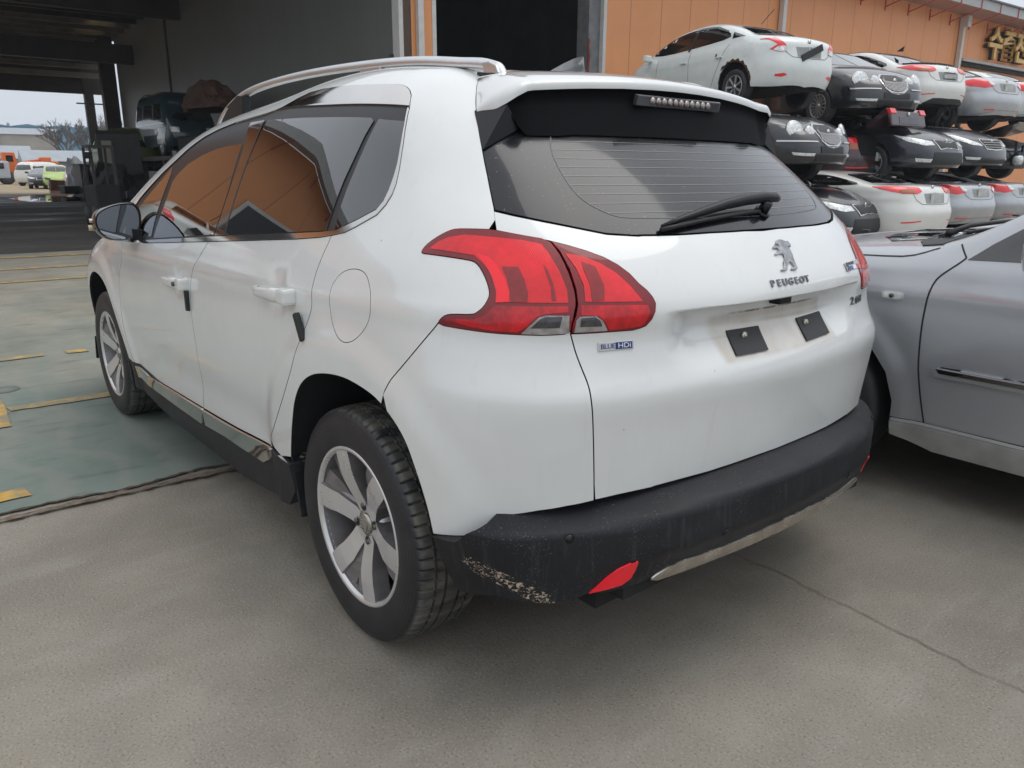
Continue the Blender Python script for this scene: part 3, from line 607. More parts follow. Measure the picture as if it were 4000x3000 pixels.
for side in (None, 'right'):
    sfx = side
    if side is None:
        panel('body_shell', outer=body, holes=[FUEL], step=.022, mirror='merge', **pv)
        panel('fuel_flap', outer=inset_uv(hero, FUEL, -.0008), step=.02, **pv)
    # doors
    fd = cat(belt[2::-1], gf, rt[1:i1+1], g1[::-1][1:]); rd = cat(belt[6:1:-1], g1, rt[i1+1:], g2[::-1][1:])
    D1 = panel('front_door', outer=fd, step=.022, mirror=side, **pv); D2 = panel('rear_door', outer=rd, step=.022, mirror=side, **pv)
    # white corner of the rear bumper
    wb = cat(lam[k1:k16-1:-1], O['gapb'], O['whbot'][::-1][1:], ARCH[ar_x < sx_-.004][::-1], O['panseam'][::-1][:-1])
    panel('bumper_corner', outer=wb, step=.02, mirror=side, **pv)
    # window surround, chrome, glass
    sur = cat(O['dlo'], S_((1.95, .975), (1.985, .93), (1.80, .928)))
    WS = panel('window_surround', hero, sur, (), simple('satin_black_frame', (.016, .016, .018), .38), HERO, off=-.004, step=.03, mirror=side)
    cs = cat(O['dlo'][:17], O['chrbot'][::-1])
    panel('chrome_strip', hero, cs, (), CHROME, HERO, off=.0025, inset=.0008, step=.03, flange=.006, mirror=side, edge=.012)
    ct = cat(O['chrtop'], O['dlo'][16:31])
    panel('chrome_garnish', hero, ct, (), CHROME, HERO, off=.0015, inset=.001, step=.02, flange=.006, mirror=side, offn=None)
    for nm, key, of in (('rear_door_window', 'rdglass', -.001), ('quarter_window', 'qglass', -.001), ('front_door_window', 'fdglass', -.0025), ('vent_window', 'vent', -.001)):
        panel(nm, hero, O[key], (), SGLASS, HERO, off=of, inset=.001, step=.03, flange=.003, mirror=side)
    panel('pillar_trim', hero, O['bpil'], (), simple('gloss_pillar_film', (.02, .012, .010), .06, coat=1.), HERO, off=.0012, inset=.001, step=.03, flange=.004, mirror=side)
    # chrome sill strips, dark sill
    rb = O['rockbot']
    panel('sill_strip', hero, cat(rt[0], rt[1:i1+1], rb[4], rb[4::-1][1:], rb[0]+[0, .0]), (), CHROME, HERO, off=.010, inset=.0015, step=.03, flange=.012, mirror=side)
    panel('sill_strip', hero, cat(rt[i1], rt[i1+1:], S_((.53, .345), (.60, .312)), rb[::-1][:3]), (), CHROME, HERO, off=.010, inset=.0025, step=.03, flange=.012, mirror=side)
    sl_ = S_((2.13, .37), (1.6, .33), (1.1, .34), (.5, .388), (.36, .385), (.35, .30), (.40, .24), (.8, .19), (1.6, .19), (2.10, .24))
    panel('sill', hero, sl_, (), PLAST, HERO, off=.003, inset=0, step=.04, flange=.05, mirror=side)
    # lamps: border, then the lens fields over it
    tl = panel('tail_lamp', hero, lam, (), LRIM, HERO, off=.0015, inset=.0006, step=.014, flange=.010, mirror=side, edge=.006)
    tt = panel('tailgate_lamp', hero, O['lampt'], (), LRIM, HERO, off=.0025, inset=.0012, step=.014, flange=.012, mirror=side, edge=.006)
    for par, o0, fields in ((tl, .0015, (('lens', 'lmain', LRED, .0012), ('light_band', 'lhot', LBRI, .0022), ('smoked_field', 'lsmk', LDK, .0020), ('rib', 'lstr', LDK, .0020), ('lower_lens', 'llow', LRED2, .0012), ('reversing_lens', 'lclr', LCLR, .0012), ('reflector_bowl', 'lblk', LBLK, .0020))),
                            (tt, .0025, (('lens', 'tmain', LRED, .0012), ('smoked_field', 'tsmk', LDK, .0020), ('lower_lens', 'tlow', LRED2, .0012), ('reversing_lens', 'tclr', LCLR, .0012), ('reflector_bowl', 'tblk', LBLK, .0020)))):
        for nm, key, m, of in fields:
            panel(nm, hero, O[key], (), m, par, off=o0+of, inset=0, step=.014, flange=.0012, mirror=side, edge=.008)
# ---------------------------------------------------------------- tailgate, rear window, spoiler, bumper
UC = -math.pi/2*hero.R
def cen(z): return np.array([[UC, hero.uv(hero.rear([(0.0, z)]))[0][1]]])
gl = O['glbot']; glx = hero.pt(gl)
lt_ = O['lampt']

# order: top edge (left->centre), down the centre, bottom edge back, gap up to the lamp, round the lamp's inner edge
tgate = cat(gl+[0, -.005], cen(1.078), cen(.541), O['tgbot'][::-1], O['gapb'][::-1][1:], lt_[15::-1], hero.uv(hero.pt(O['gapt'][-1:])))
padl = [hero.uv(hero.rear([(y, z+.006*(y/.42)**2) for y in np.linspace(.004, .47, 40)])) for z in (.932, .929, .926, .923, .920, .917, .913)]
TG = panel('tailgate', hero, tgate, (), WHITE_TG, HERO, gmat=RUB_SHADE, inset=.0012, step=.018, mirror='merge', lines=padl)  # black edges here too, painted-in shade for the tailgate gaps
g3 = O['gapt'][3:9].copy()
glass_top = hero.uv(hero.rear([(y, 1.335-.02*(y/.5)**2) for y in np.linspace(.0, .50, 8)]))
glass_top[0] = [UC, glass_top[0][1]]
rgl = cat(g3[1:], gl, cen(1.083), glass_top)
RG = panel('rear_window', hero, rgl, (), RGLASS, HERO, off=-.002, inset=.0015, step=.03, flange=.004, mirror='merge')
# heater wires and the edge of the heated field
wm = simple('heater_wire', (.34, .29, .28), .4)
def ribbon(skin, pts, wdt, off, mb):
    P, n = onskin(skin, pts, off); m = len(P)
    t = np.gradient(P, axis=0); t /= np.linalg.norm(t, axis=1, keepdims=True); sd = np.cross(n, t)
    V = np.vstack([P+sd*wdt/2, P-sd*wdt/2]); mb.add(V, [(i, i+1, m+i+1, m+i) for i in range(m-1)], True)
    V2 = V*[1, -1, 1]; mb.add(V2, [(m+i, m+i+1, i+1, i) for i in range(m-1)], True)
hm = MB(); ht = O['heat']; hp = hero.pt(ht)
for i in range(9):
    z = 1.285-.0195*i; yl = np.interp(-z, -hp[:, 2], hp[:, 1])
    ribbon(hero, hero.uv(hero.rear([(y, z) for y in np.linspace(.002, yl, 14)])), .0011, -.0012, hm)
hm.build('heater_wires', wm, RG, fixn=False)
hm = MB(); hh = cat(ht, hero.uv(hero.rear([(.15, 1.114), (.002, 1.112)]))); ribbon(hero, hero.uv(hero.pt(rounded(hh, it=2))), .0035, -.0013, hm)
hm.build('heater_border', simple('heater_border_print', (.09, .10, .11), .4), RG, fixn=False)
# spoiler
stn_ = []
for y in (0, .1, .2, .3, .36, .407, .43, .455):
    a = hero.top([(-.002, y)])[0] if y < .40 else np.array([-.007-.6*(y-.407), y, 1.453-.35*(y-.407)])
    stn_.append((a, np.array([-.305+.268*y*y, y, 1.438-.101*y*y]), .021))
for a, L, th in (((-.036, .446, 1.437), (-.262, .482, 1.4125), .021), ((-.058, .470, 1.422), (-.256, .505, 1.402), .022), ((-.088, .495, 1.401), (-.236, .524, 1.388), .024), ((-.112, .514, 1.381), (-.203, .534, 1.374), .023), ((-.134, .531, 1.360), (-.170, .540, 1.360), .012), ((-.147, .541, 1.349), (-.152, .5425, 1.350), .003)):
    stn_.append((np.array(a), np.array(L), th))
rows = []; under = []
for a, L, th in stn_:
    r = []; y = L[1]
    for t in np.linspace(0, 1, 7)[:-1]:
        p = a+(L-a)*t; p[2] += .010*math.sin(math.pi*t)*(1 if y < .49 else .5)+.0025; r.append(p)
    k = th/.021; r += [L+[.006*k, 0, .001*k], L+[.0, 0, -.004*k], L+[-.003*k, 0, -.010*k], L+[-.001*k, 0, -th]]
    rows.append(r)
    yg = min(y, .492); g = hero.rear([(yg, 1.300-.004*(y > .4))])[0]+[-.003, 0, 0]; lb = r[-1]  # runs down over the glass, standing in for the spoiler's dark reflection
    if y > .50: g = g+(lb-g)*(y-.50)/.0425
    under.append([lb+[.002, 0, 0], lb+[.008, 0, .001], lb*.6+g*.4+[.010, 0, .006], g])
def grid_mesh(name, rows, mat, parent, mir=True, thick=None):
    nr, nc = len(rows), len(rows[0]); V = [p for r in rows for p in r]; F = [(i*nc+j, i*nc+j+1, (i+1)*nc+j+1, (i+1)*nc+j) for i in range(nr-1) for j in range(nc-1)]
    if mir:
        k = len(V)-nc; V2 = [np.array(p)*[1, -1, 1] for r in rows[1:] for p in r]; b = len(V)
        ix = lambda i, j: j if i == 0 else b+(i-1)*nc+j
        F += [(ix(i+1, j), ix(i+1, j+1), ix(i, j+1), ix(i, j)) for i in range(nr-1) for j in range(nc-1)]; V = V+V2
    mb = MB(); mb.add(V, F, True); return mb.build(name, mat, parent)
SP = grid_mesh('spoiler', rows, WHITE, HERO)
grid_mesh('underside_and_reflection', under, simple('black_plastic_with_reflection', (.004, .0045, .006), .7, spec=.12), SP)
# side blades beside the glass
SBL = simple('satin_black_plastic', (.007, .008, .010), .4, spec=.3)
for s in (1, -1):
    A_, B_, C_ = np.array([-.147, .543, 1.347]), np.array([-.240, .522, 1.362]), np.array([-.240, .593, 1.262])
    D_ = np.array([-.246, .488, 1.312]); E_ = np.array([-.15, .50, 1.33]); A_ = A_+[0, .003, .002]
    V = [p*[1, s, 1] for p in (A_, B_, C_, D_, E_, C_+[.03, -.03, 0])]
    MB().add(V, [(0, 1, 2), (1, 3, 2), (0, 4, 3, 1), (2, 3, 5), (0, 2, 5, 4)]).build('side_blade', SBL, SP)
# high brake lamp
bl = MB().box((-.3085, 0, 1.389), (.016, .335, .026), Matrix.Rotation(R(-14), 3, 'Y'), .003).build('brake_lamp', simple('lamp_housing', (.05, .05, .055), .25, coat=1), SP)
lm_ = MB()
for i in range(11): lm_.cyl((-.3165, (i-5)*.0225, 1.3885), .0085, .006, 'x', 12)
lm_.build('diodes', simple('clear_diode_cells', (.42, .36, .34), .15, metal=.6, var=.5, nscale=200), bl)
# bumper
tb = np.vstack([hero.pt(O['tgbot'][::-1]), hero.pt(O['whbot'][::-1])]); up = [bumpS.top([(-.655, 0.)])[0]]
for p in tb:
    if p[1] < .74:
        q = p+np.array([.035, -.02 if p[1] > .5 else 0, 0]); up.append(bumpS.top([(q[0], q[1])])[0])
    else: up.append(bumpS.side([(p[0], p[2]-.002)])[0])
up = bumpS.uv(np.array(up)); up[0][0] = UC
ch = O['chtop']; ch = ch[np.argsort(ch[:, 0])][::-1]
bz = lambda y, z: bumpS.uv(bumpS.rear([(y, z)]))
bot = cat(bumpS.uv(bumpS.side([(-.355, .415)])), O['bovr'][2:], bz(.565, .318), bz(.51, .322), ch, [[UC, bz(.0, .381)[0][1]]])
rb_ = rounded(np.vstack([ch, [[UC, bz(0, .381)[0][1]]]]), it=1)
BP = panel('rear_bumper', bumpS, cat(up, bot), (), PLAST, HERO, inset=0, step=.016, flange=.03, mirror='merge', edge=.01)
cb = O['chbot']; cb = cb[np.argsort(cb[:, 0])][::-1]
panel('skid_strip', bumpS, cat(ch, [[UC, bz(.0, .381)[0][1]]], [[UC, bz(.0, .338)[0][1]]], bz(.1, .337), bz(.2, .335), bz(.3, .331), bz(.38, .326), bz(.44, .322)), (), simple('scuffed_bright_metal', (.56, .53, .49), .22, metal=1., var=.2, nscale=25, rvar=.1), HERO, off=.004, inset=.001, step=.02, flange=.012, mirror='merge', edge=.01)
for s in (None, 'right'):
    rf = panel('bumper_reflector', bumpS, O['refl'], (), LBRI, HERO, off=.003, inset=.001, step=.015, flange=.006, mirror=s, edge=.006)
smat = simple('sensor_black', (.006, .006, .007), .3)
for y, z in ((.66, .468), (.28, .415), (-.28, .415), (-.66, .468)):
    P, n = onskin(bumpS, bz(abs(y), z)); P, n = P[0]*[1, np.sign(y), 1], n[0]*[1, np.sign(y), 1]
    mb = MB(); mb.tube([P-n*.004, P+n*.0015], .0095, 20); sn = mb.build('parking_sensor', smat, HERO)
    ringm = MB(); q = Vector(n).to_track_quat('Z', 'Y').to_matrix(); V = []
    for k in range(24):
        a = 2*math.pi*k/24
        for r, h in ((.0105, .0), (.0118, .001), (.013, .0)): V.append(Vector(P)+q @ Vector((r*math.cos(a), r*math.sin(a), h)))
    ringm.add(V, [(k*3+i, k*3+i+1, ((k+1) % 24)*3+i+1, ((k+1) % 24)*3+i) for k in range(24) for i in (0, 1)], True).build('ring', PLAST, sn)
# underbody, wheel wells and a dark inner skin that closes the gaps
ub = MB().box((1.25, 0, .33), (3.7, 1.10, .16)).box((1.27, 0, .36), (1.7, 1.52, .22)).box((-.50, 0, .34), (.32, 1.05, .10))
ub.box((1.25, 0, .62), (3.3, 1.02, .5)).build('underbody', DARKIN, HERO)
for arch, cx in ((ARCH, 0.), (ARCHF, 2.537)):
    pts = hero.pt(densify(arch*[1, VS], .02, False)/[1, VS])
    n = len(pts); ny = [0, -.03, -.12, -.34]
    for s in (1, -1):
        mb = MB(); V = []
        for p in pts:
            dx, dz = p[0]-cx, p[2]-.33; L = math.hypot(dx, dz)
            for j, dy in enumerate(ny): k = 1+(.0 if j == 0 else .035); V.append((cx+dx*k, s*(p[1]+dy-.002), .33+dz*k))
        mb.add(V, [(i*4+j, i*4+j+1, (i+1)*4+j+1, (i+1)*4+j) for i in range(n-1) for j in range(3)], True)
        mb.build('wheel_well', simple('felt_arch_liner', (.022, .024, .028), .8, bmp=.4, bscale=90), HERO, fixn=False)
exp_ = lambda a: inset_uv(hero, np.vstack([a, a[-1:]-[0, .2], a[:1]-[0, .2]]), -.03)[:len(a)]
lin = cat([[UC, 1.15]], [[UC, -.52]], [[ARCH[-1, 0]-.05, -.58]], exp_(ARCH)[::-1], exp_(ARCHF), [[Lh+.35, -.6]], [[Lh+math.pi/2*hero.R, -.6]], [[Lh+math.pi/2*hero.R, math.pi/2-.02]], [[0, math.pi/2-.02]])
panel('inner_shell', hero, lin, (), DARKIN, HERO, off=-.030, inset=0, step=.06, flange=0, mirror='merge', edge=.03)
for s in (1, -1):   # mud guards at the openings' lower corners
    MB().box((.352, s*.775, .315), (.012, .13, .19), Matrix.Rotation(R(14), 3, 'Y'), .003).build('mud_guard', PLAST, HERO)
    MB().box((2.175, s*.765, .295), (.014, .15, .17), Matrix.Rotation(R(16), 3, 'Y'), .003).build('mud_guard', PLAST, HERO)
    MB().box((2.885, s*.78, .29), (.014, .12, .13), Matrix.Rotation(R(-16), 3, 'Y'), .003).build('mud_guard', PLAST, HERO)
# windscreen (far side of the car)
ws = hero.uv(hero.top([(1.64, .004), (1.68, .45), (1.84, .58), (2.10, .64), (2.34, .66), (2.44, .45), (2.47, .004)]))
panel('windscreen', hero, ws, (), SGLASS, HERO, off=.002, inset=0, step=.05, flange=.004, mirror='merge')
# roof rails
ALU = simple('satin_aluminium', (.66, .67, .68), .36, metal=1., var=.04, bmp=.03, bscale=200)
rpt = [(-.086, .408, 1.449), (-.076, .408, 1.466), (-.050, .408, 1.483), (-.015, .409, 1.492), (.056, .411, 1.501), (.174, .417, 1.515), (.375, .424, 1.532), (.603, .433, 1.541), (.87, .444, 1.545), (1.183, .457, 1.538), (1.36, .466, 1.524), (1.48, .473, 1.503), (1.57, .480, 1.474), (1.64, .486, 1.440), (1.685, .490, 1.405)]
rz_ = Spl(*[(p[0], p[2]) for p in rpt]); ry_ = Spl(*[(p[0], p[1]) for p in rpt])
for s in (1, -1):
    mb = MB(); xs = np.concatenate([np.linspace(-.086, -.02, 14), np.linspace(.0, 1.3, 36), np.linspace(1.33, 1.685, 22)]); V = []
    prof = [(-.011, -.011), (-.012, .004), (-.007, .0115), (.002, .0125), (.009, .0105), (.0145, .004), (.0165, -.010), (.012, -.0135), (-.006, -.0135)]
    for x in xs:
        z = float(rz_(x))-.0125; q = float((rz_(x+.003)-rz_(x-.003))/.006); c = 1/math.hypot(1, q); yy = float(ry_(x))
        for a, b in prof: V.append((x-b*q*c, s*(yy+a), z+b*c))
    m = len(prof); n = len(xs)
    mb.add(V, [(i*m+j, i*m+(j+1) % m, (i+1)*m+(j+1) % m, (i+1)*m+j) for i in range(n-1) for j in range(m)]+[tuple(range(m)), tuple(range((n-1)*m, n*m))], True)
    rail = mb.build('roof_rail', ALU, HERO)
    MB().prism([(-.086, 1.450), (-.074, 1.470), (-.045, 1.482), (.0, 1.482), (-.018, 1.470), (-.026, 1.452)], s*.396, s*.425, 'y').build('foot', ALU, rail, bevel=.003)
    MB().box((-.050, s*.410, 1.4475), (.095, .040, .010), Matrix.Rotation(R(-9), 3, 'Y'), .002).build('foot_seal', RUB_SHADE, rail)
    MB().prism([(1.695, 1.33), (1.69, 1.40), (1.60, 1.455), (1.46, 1.495), (1.40, 1.49), (1.42, 1.40), (1.50, 1.36)], s*.466, s*.496, 'y').build('foot', SBL, rail, bevel=.003)
    MB().prism([(.44, 1.497), (.47, 1.522), (.56, 1.524), (.60, 1.497)], s*.424, s*.442, 'y').build('foot', ALU, rail, bevel=.003)
# aerial fin
fn = MB(); pr = [(.235, 1.500, .010), (.18, 1.517, .020), (.13, 1.530, .024), (.09, 1.538, .020), (.050, 1.540, .010)]; V = []
for x, z, wd in pr:
    V += [(x, -.034+.006*(x < .08), 1.470+x*.06), (x, -wd*.55, (z+1.475)/2), (x, 0, z), (x, wd*.55, (z+1.475)/2), (x, .034-.006*(x < .08), 1.470+x*.06)]
fn.add(V, [(i*5+j, i*5+j+1, i*5+j+6, i*5+j+5) for i in range(4) for j in range(4)]+[(20, 21, 22, 23, 24)], True).build('aerial_fin', simple('dark_grey_aerial', (.045, .05, .056), .3, coat=.6), HERO)
# door handles, key lock, stick-on door guards
for s in (1, -1):
    for hx, hz, key in ((.372, .886, 0), (1.245, .822, 1)):
        yb = float(hero.side([(hx+.10, hz)])[0][1]); hb = MB(); V = []; xs = np.linspace(-.118, .118, 15)
        for t in xs:
            e_ = abs(t/.118); yo = .034*(1-e_**4)+.004; hh = .0165+.0035*(t < -.05)-.005*max(0, t/.118)
            for a in range(10):
                an = 2*math.pi*a/10; V.append((hx+t, s*(yb-.006+yo+.007*math.cos(an)), hz+.004-t*.035+hh*math.sin(an)))
        hb.add(V, [(i*10+j, i*10+(j+1) % 10, (i+1)*10+(j+1) % 10, (i+1)*10+j) for i in range(14) for j in range(10)]+[tuple(range(10)), tuple(range(140, 150))], True)
        hd = hb.build('door_handle', WHITE, HERO)
        MB().box((hx-.112, s*(yb+.014), hz+.006), (.05, .040, .042), None, .008).build('end_cap', WHITE, hd)
        if key: MB().cyl((hx-.085, s*(yb+.0365), hz+.006), .0085, .008, 'y', 16).build('key_lock', simple('dull_lock_metal', (.12, .12, .11), .4, metal=.8), hd)
    gm_ = simple('black_foam_guard', (.020, .026, .026), .7, bmp=.3, bscale=300)
    MB().box((1.110, s*.868, .772), (.017, .014, .070), None, .003).build('door_guard', gm_, HERO)
    MB().box((.188, s*.868, .822), (.018, .015, .076), Matrix.Rotation(R(28), 3, 'Y'), .003).build('door_guard', gm_, HERO)
# door mirrors
def mirror_set(s):
    gx = 1.75; oc = [(.992, 1.033), (.976, 1.055), (.925, 1.078), (.868, 1.084), (.838, 1.078), (.824, 1.045), (.829, .992), (.854, .950), (.898, .940), (.952, .948), (.983, .972), (.995, 1.006)]
    oc = rounded(oc, True, 2); cy, cz = .905, 1.01; V = []; n = len(oc); lay = [(-.012, 1.035), (0., 1.085), (.018, 1.10), (.05, 1.05), (.085, .86), (.115, .55), (.128, .2)]
    for dx, k in lay: V += [(gx+dx+.05*(p[0]-cy)*0-.12*(p[0]-cy)*(1 if dx > -.02 else 1), s*(cy+(p[0]-cy)*k), cz+(p[1]-cz)*k*(1. if k > .6 else .9)) for p in oc]
    V = [(v[0], v[1], v[2]) for v in V]; hs = MB()
    hs.add(V, [(i*n+j, i*n+(j+1) % n, (i+1)*n+(j+1) % n, (i+1)*n+j) for i in range(len(lay)-1) for j in range(n)]+[tuple(range((len(lay)-1)*n, len(lay)*n))], True)
    h = hs.build('door_mirror', simple('glossy_black_mirror_shell', (.010, .010, .011), .08, coat=1.), HERO)
    V = [(gx-.002-.12*(p[0]-cy), s*(cy+(p[0]-cy)*.955), cz+(p[1]-cz)*.955) for p in oc]
    V2 = [(gx-.009-.12*(p[0]-cy), s*(cy+(p[0]-cy)*1.03), cz+(p[1]-cz)*1.03) for p in oc]
    MB().add(V+V2, [(j, (j+1) % n, n+(j+1) % n, n+j) for j in range(n)]).build('bezel', SBL, h)
    MB().add(V, [tuple(range(n))]).build('mirror_glass', simple('mirror_silver', (.50, .53, .58), .02, metal=1., var=.02), h)
    MB().beam((1.72, s*.815, .955), (1.80, s*.86, .965), .05, .045).beam((1.80, s*.845, .945), (1.80, s*.885, .985), .08, .05).build('mirror_arm', SBL, h)
    MB().box((1.80, s*.838, .928), (.15, .035, .012), Matrix.Rotation(R(4), 3, 'Y'), .004).build('mirror_foot', WHITE, h)
    MB().cyl((gx+.015, s*1.006, .992), .011, .02, 'y', 14).build('indicator', simple('amber_clear_lens', (.55, .42, .25), .1, coat=1), h)
    MB().cyl((gx+.02, s*1.000, 1.02), .008, .02, 'y', 14).build('puddle_lamp', CHROME, h)
mirror_set(1); mirror_set(-1)
# rear wiper
wmat = simple('satin_black_wiper', (.006, .007, .009), .35, bmp=.1, bscale=200, spec=.35)
def wp(y, z, off): P, n = onskin(hero, hero.uv(hero.rear([(abs(y), z)])), off); P = P[0]; P[1] *= -1 if y < 0 else 1; return P
wa = MB(); path = [(-.120, 1.132, .026, .013), (-.10, 1.134, .030, .019), (-.05, 1.134, .030, .020), (.03, 1.131, .027, .019), (.11, 1.125, .022, .017), (.19, 1.115, .017, .014), (.27, 1.103, .013, .010), (.33, 1.093, .009, .005)]
wa.tube([wp(*p[:3]) for p in path], [p[3]*.72 for p in path], 10)
WA = wa.build('wiper_arm', wmat, HERO)
bb_ = MB(); bb_.tube([wp(y, 1.116-.030*((y+.03)/.37)**1.5, .009) for y in np.linspace(-.03, .338, 12)], .0055, 6); bb_.build('blade', RUB_SHADE, WA)
sp_ = MB(); sp_.tube([wp(-.055, 1.118, .0), wp(-.055, 1.123, .03)], .014, 14); sp_.tube([wp(-.055, 1.118, .0), wp(-.055, 1.118, .006)], .021, 16); sp_.build('spindle', wmat, WA)
# reversing camera, number-plate backing pads, plate stain is paint
cm = MB(); cm.box((-.655, -.005, .917), (.030, .055, .020), None, .004); cm.build('reversing_camera', SBL, HERO)
pad_m = simple('black_foam_pad', (.020, .022, .025), .55, bmp=.15, bscale=120)
for (y0, z0), (y1, z1), (y2, z2), (y3, z3), (sy, sz) in ((( .182, .856), (.065, .855), (.084, .806), (.199, .806), (.137, .842)), ((-.105, .854), (-.240, .856), (-.216, .808), (-.086, .805), (-.131, .842))):
    mb = MB(); m1 = []; nn = 6
    for j in range(nn):
        for i in range(nn):
            a, b = i/(nn-1), j/(nn-1); y = (y0*(1-a)+y1*a)*(1-b)+(y3*(1-a)+y2*a)*b; z = (z0*(1-a)+z1*a)*(1-b)+(z3*(1-a)+z2*a)*b; m1.append((y, z))
    top_, nrm = onskin(hero, hero.uv(hero.rear([(abs(p[0]), p[1]) for p in m1])), .004)
    for k, p in enumerate(m1):
        if p[0] < 0: top_[k][1] *= -1
    low = top_+[.009, 0, 0]
    mb.add(list(top_)+list(low), [(j*nn+i, j*nn+i+1, (j+1)*nn+i+1, (j+1)*nn+i) for i in range(nn-1) for j in range(nn-1)]+
           [(e_[0], e_[1], e_[1]+nn*nn, e_[0]+nn*nn) for e_ in [(i, i+1) for i in range(nn-1)]+[(nn*(nn-1)+i, nn*(nn-1)+i+1) for i in range(nn-1)]+[(nn*i, nn*(i+1)) for i in range(nn-1)]+[(nn*i+nn-1, nn*(i+1)+nn-1) for i in range(nn-1)]])
    pd_ = mb.build('plate_pad', pad_m, HERO)
    sc_ = wp(sy, sz, .004); s2 = MB(); s2.cyl(sc_+[-.003, 0, 0], .0085, .006, 'x', 18); s2.cyl(sc_+[-.007, 0, 0], .0045, .004, 'x', 14); s2.build('screw', simple('zinc_screw', (.55, .52, .46), .35, metal=.7, var=.2), pd_)
# ---------------------------------------------------------------- wheels
def tyre_mat():
    m, nt, b = new_mat('tyre_rubber'); v = coords(nt)
    t = nd(nt, 'ShaderNodeTexCoord'); sp = nd(nt, 'ShaderNodeSeparateXYZ'); nt.links.new(t.outputs['Object'], sp.inputs[0])
    a = nd(nt, 'ShaderNodeMath', operation='MULTIPLY'); nt.links.new(sp.outputs['X'], a.inputs[0]); nt.links.new(sp.outputs['X'], a.inputs[1])
    c = nd(nt, 'ShaderNodeMath', operation='MULTIPLY_ADD'); nt.links.new(sp.outputs['Z'], c.inputs[0]); nt.links.new(sp.outputs['Z'], c.inputs[1]); nt.links.new(a.outputs[0], c.inputs[2])
    r = nd(nt, 'ShaderNodeMath', operation='SQRT'); nt.links.new(c.outputs[0], r.inputs[0])
    tread = ramp(nt, r.outputs[0], (.3035, (0, 0, 0)), (.3085, (1, 1, 1)))
    side = ramp(nt, noise(nt, v, 14, 5), (.35, (.013, .014, .017)), (.7, (.024, .025, .029)))
    dust = ramp(nt, noise(nt, coords(nt, (1, .25, 1)), 22, 4), (.35, (.030, .032, .035)), (.62, (.125, .117, .10)))
    nt.links.new(mixc(nt, tread, side, dust), b.inputs['Base Color'])
    b.inputs['Roughness'].default_value = .5
    # moulded rings and a band of raised lettering-like relief on the sidewall
    w1 = nd(nt, 'ShaderNodeMath', operation='MULTIPLY'); nt.links.new(r.outputs[0], w1.inputs[0]); w1.inputs[1].default_value = 620
    w2 = nd(nt, 'ShaderNodeMath', operation='SINE'); nt.links.new(w1.outputs[0], w2.inputs[0])
    g = ramp(nt, r.outputs[0], (.262, (0, 0, 0)), (.266, (1, 1, 1)), (.298, (1, 1, 1)), (.302, (0, 0, 0)))
    g2 = mixc(nt, 1., g, w2.outputs[0], 'MULTIPLY')
    nt.links.new(nbump(nt, mixc(nt, .5, g2, noise(nt, v, 70, 3)), .30, .0015), b.inputs['Normal'])
    MAT['tyre'] = m; return m
TYRE = tyre_mat()
RIMF = simple('machined_alloy', (.66, .655, .65), .30, metal=.55, var=.05, nscale=9, coat=.6, rvar=.05)
RIMD = simple('gunmetal_paint', (.22, .21, .212), .36, metal=.5, coat=.4, var=.22, nscale=12)
HUBB = simple('rusty_hub', (.045, .04, .038), .7, var=.4, nscale=20)
def tyre_mesh(N_=432, per=72, rad=.316, hw=.1025, detail=True):
    s = rad/.316
    half = [(.204, .080), (.212, .092), (.222, .0965), (.240, .1015), (.258, .1035), (.274, .1025), (.288, .0995), (.298, .0955), (.305, .0905), (.3095, .0855), (.3125, .0800), (.3140, .0740), (.3148, .068), (.3153, .062)]
    tr_ = [.0575, .0545, .0535, .0480, .0465, .040, .030, .0255, .0245, .0185, .0170, .008]
    if not detail: half = half[::2]+[half[-1]]; tr_ = [.05, .03, .01]
    prof = half+[(.3160-.25*y*y*.0, y) for y in tr_]; prof = prof+[(r, -y) for r, y in prof[::-1]]
    pr = np.array(prof); m = len(pr); V = []; groove = lambda y: .007 if detail and (.0470 < abs(y) < .0542 or .0178 < abs(y) < .0250) else 0
    for k in range(N_):
        th = 2*math.pi*k/N_; ph = k % (N_//per)
        for r, y in pr:
            d = groove(y)
            if detail and d == 0 and r > .300:
                if abs(y) > .056:
                    sl_ = 1 if ph == 0 else 0
                    if abs(y) > .086: d = .0035*sl_
                    else: d = .0065*sl_
                elif abs(y) > .03: d = .006 if (ph == (2 if y > 0 else 4)) else 0
            rr = (r-d)*s; V.append((rr*math.cos(th), y*hw/.1025, rr*math.sin(th)))
    F = [(k*m+i, k*m+i+1, ((k+1) % N_)*m+i+1, ((k+1) % N_)*m+i) for k in range(N_) for i in range(m-1)]
    mb = MB(); mb.add(V, F, True)
    if detail: mb.S = [not (pr[i % (m-1)][0] > .300) for i in range(len(F))]
    return mb
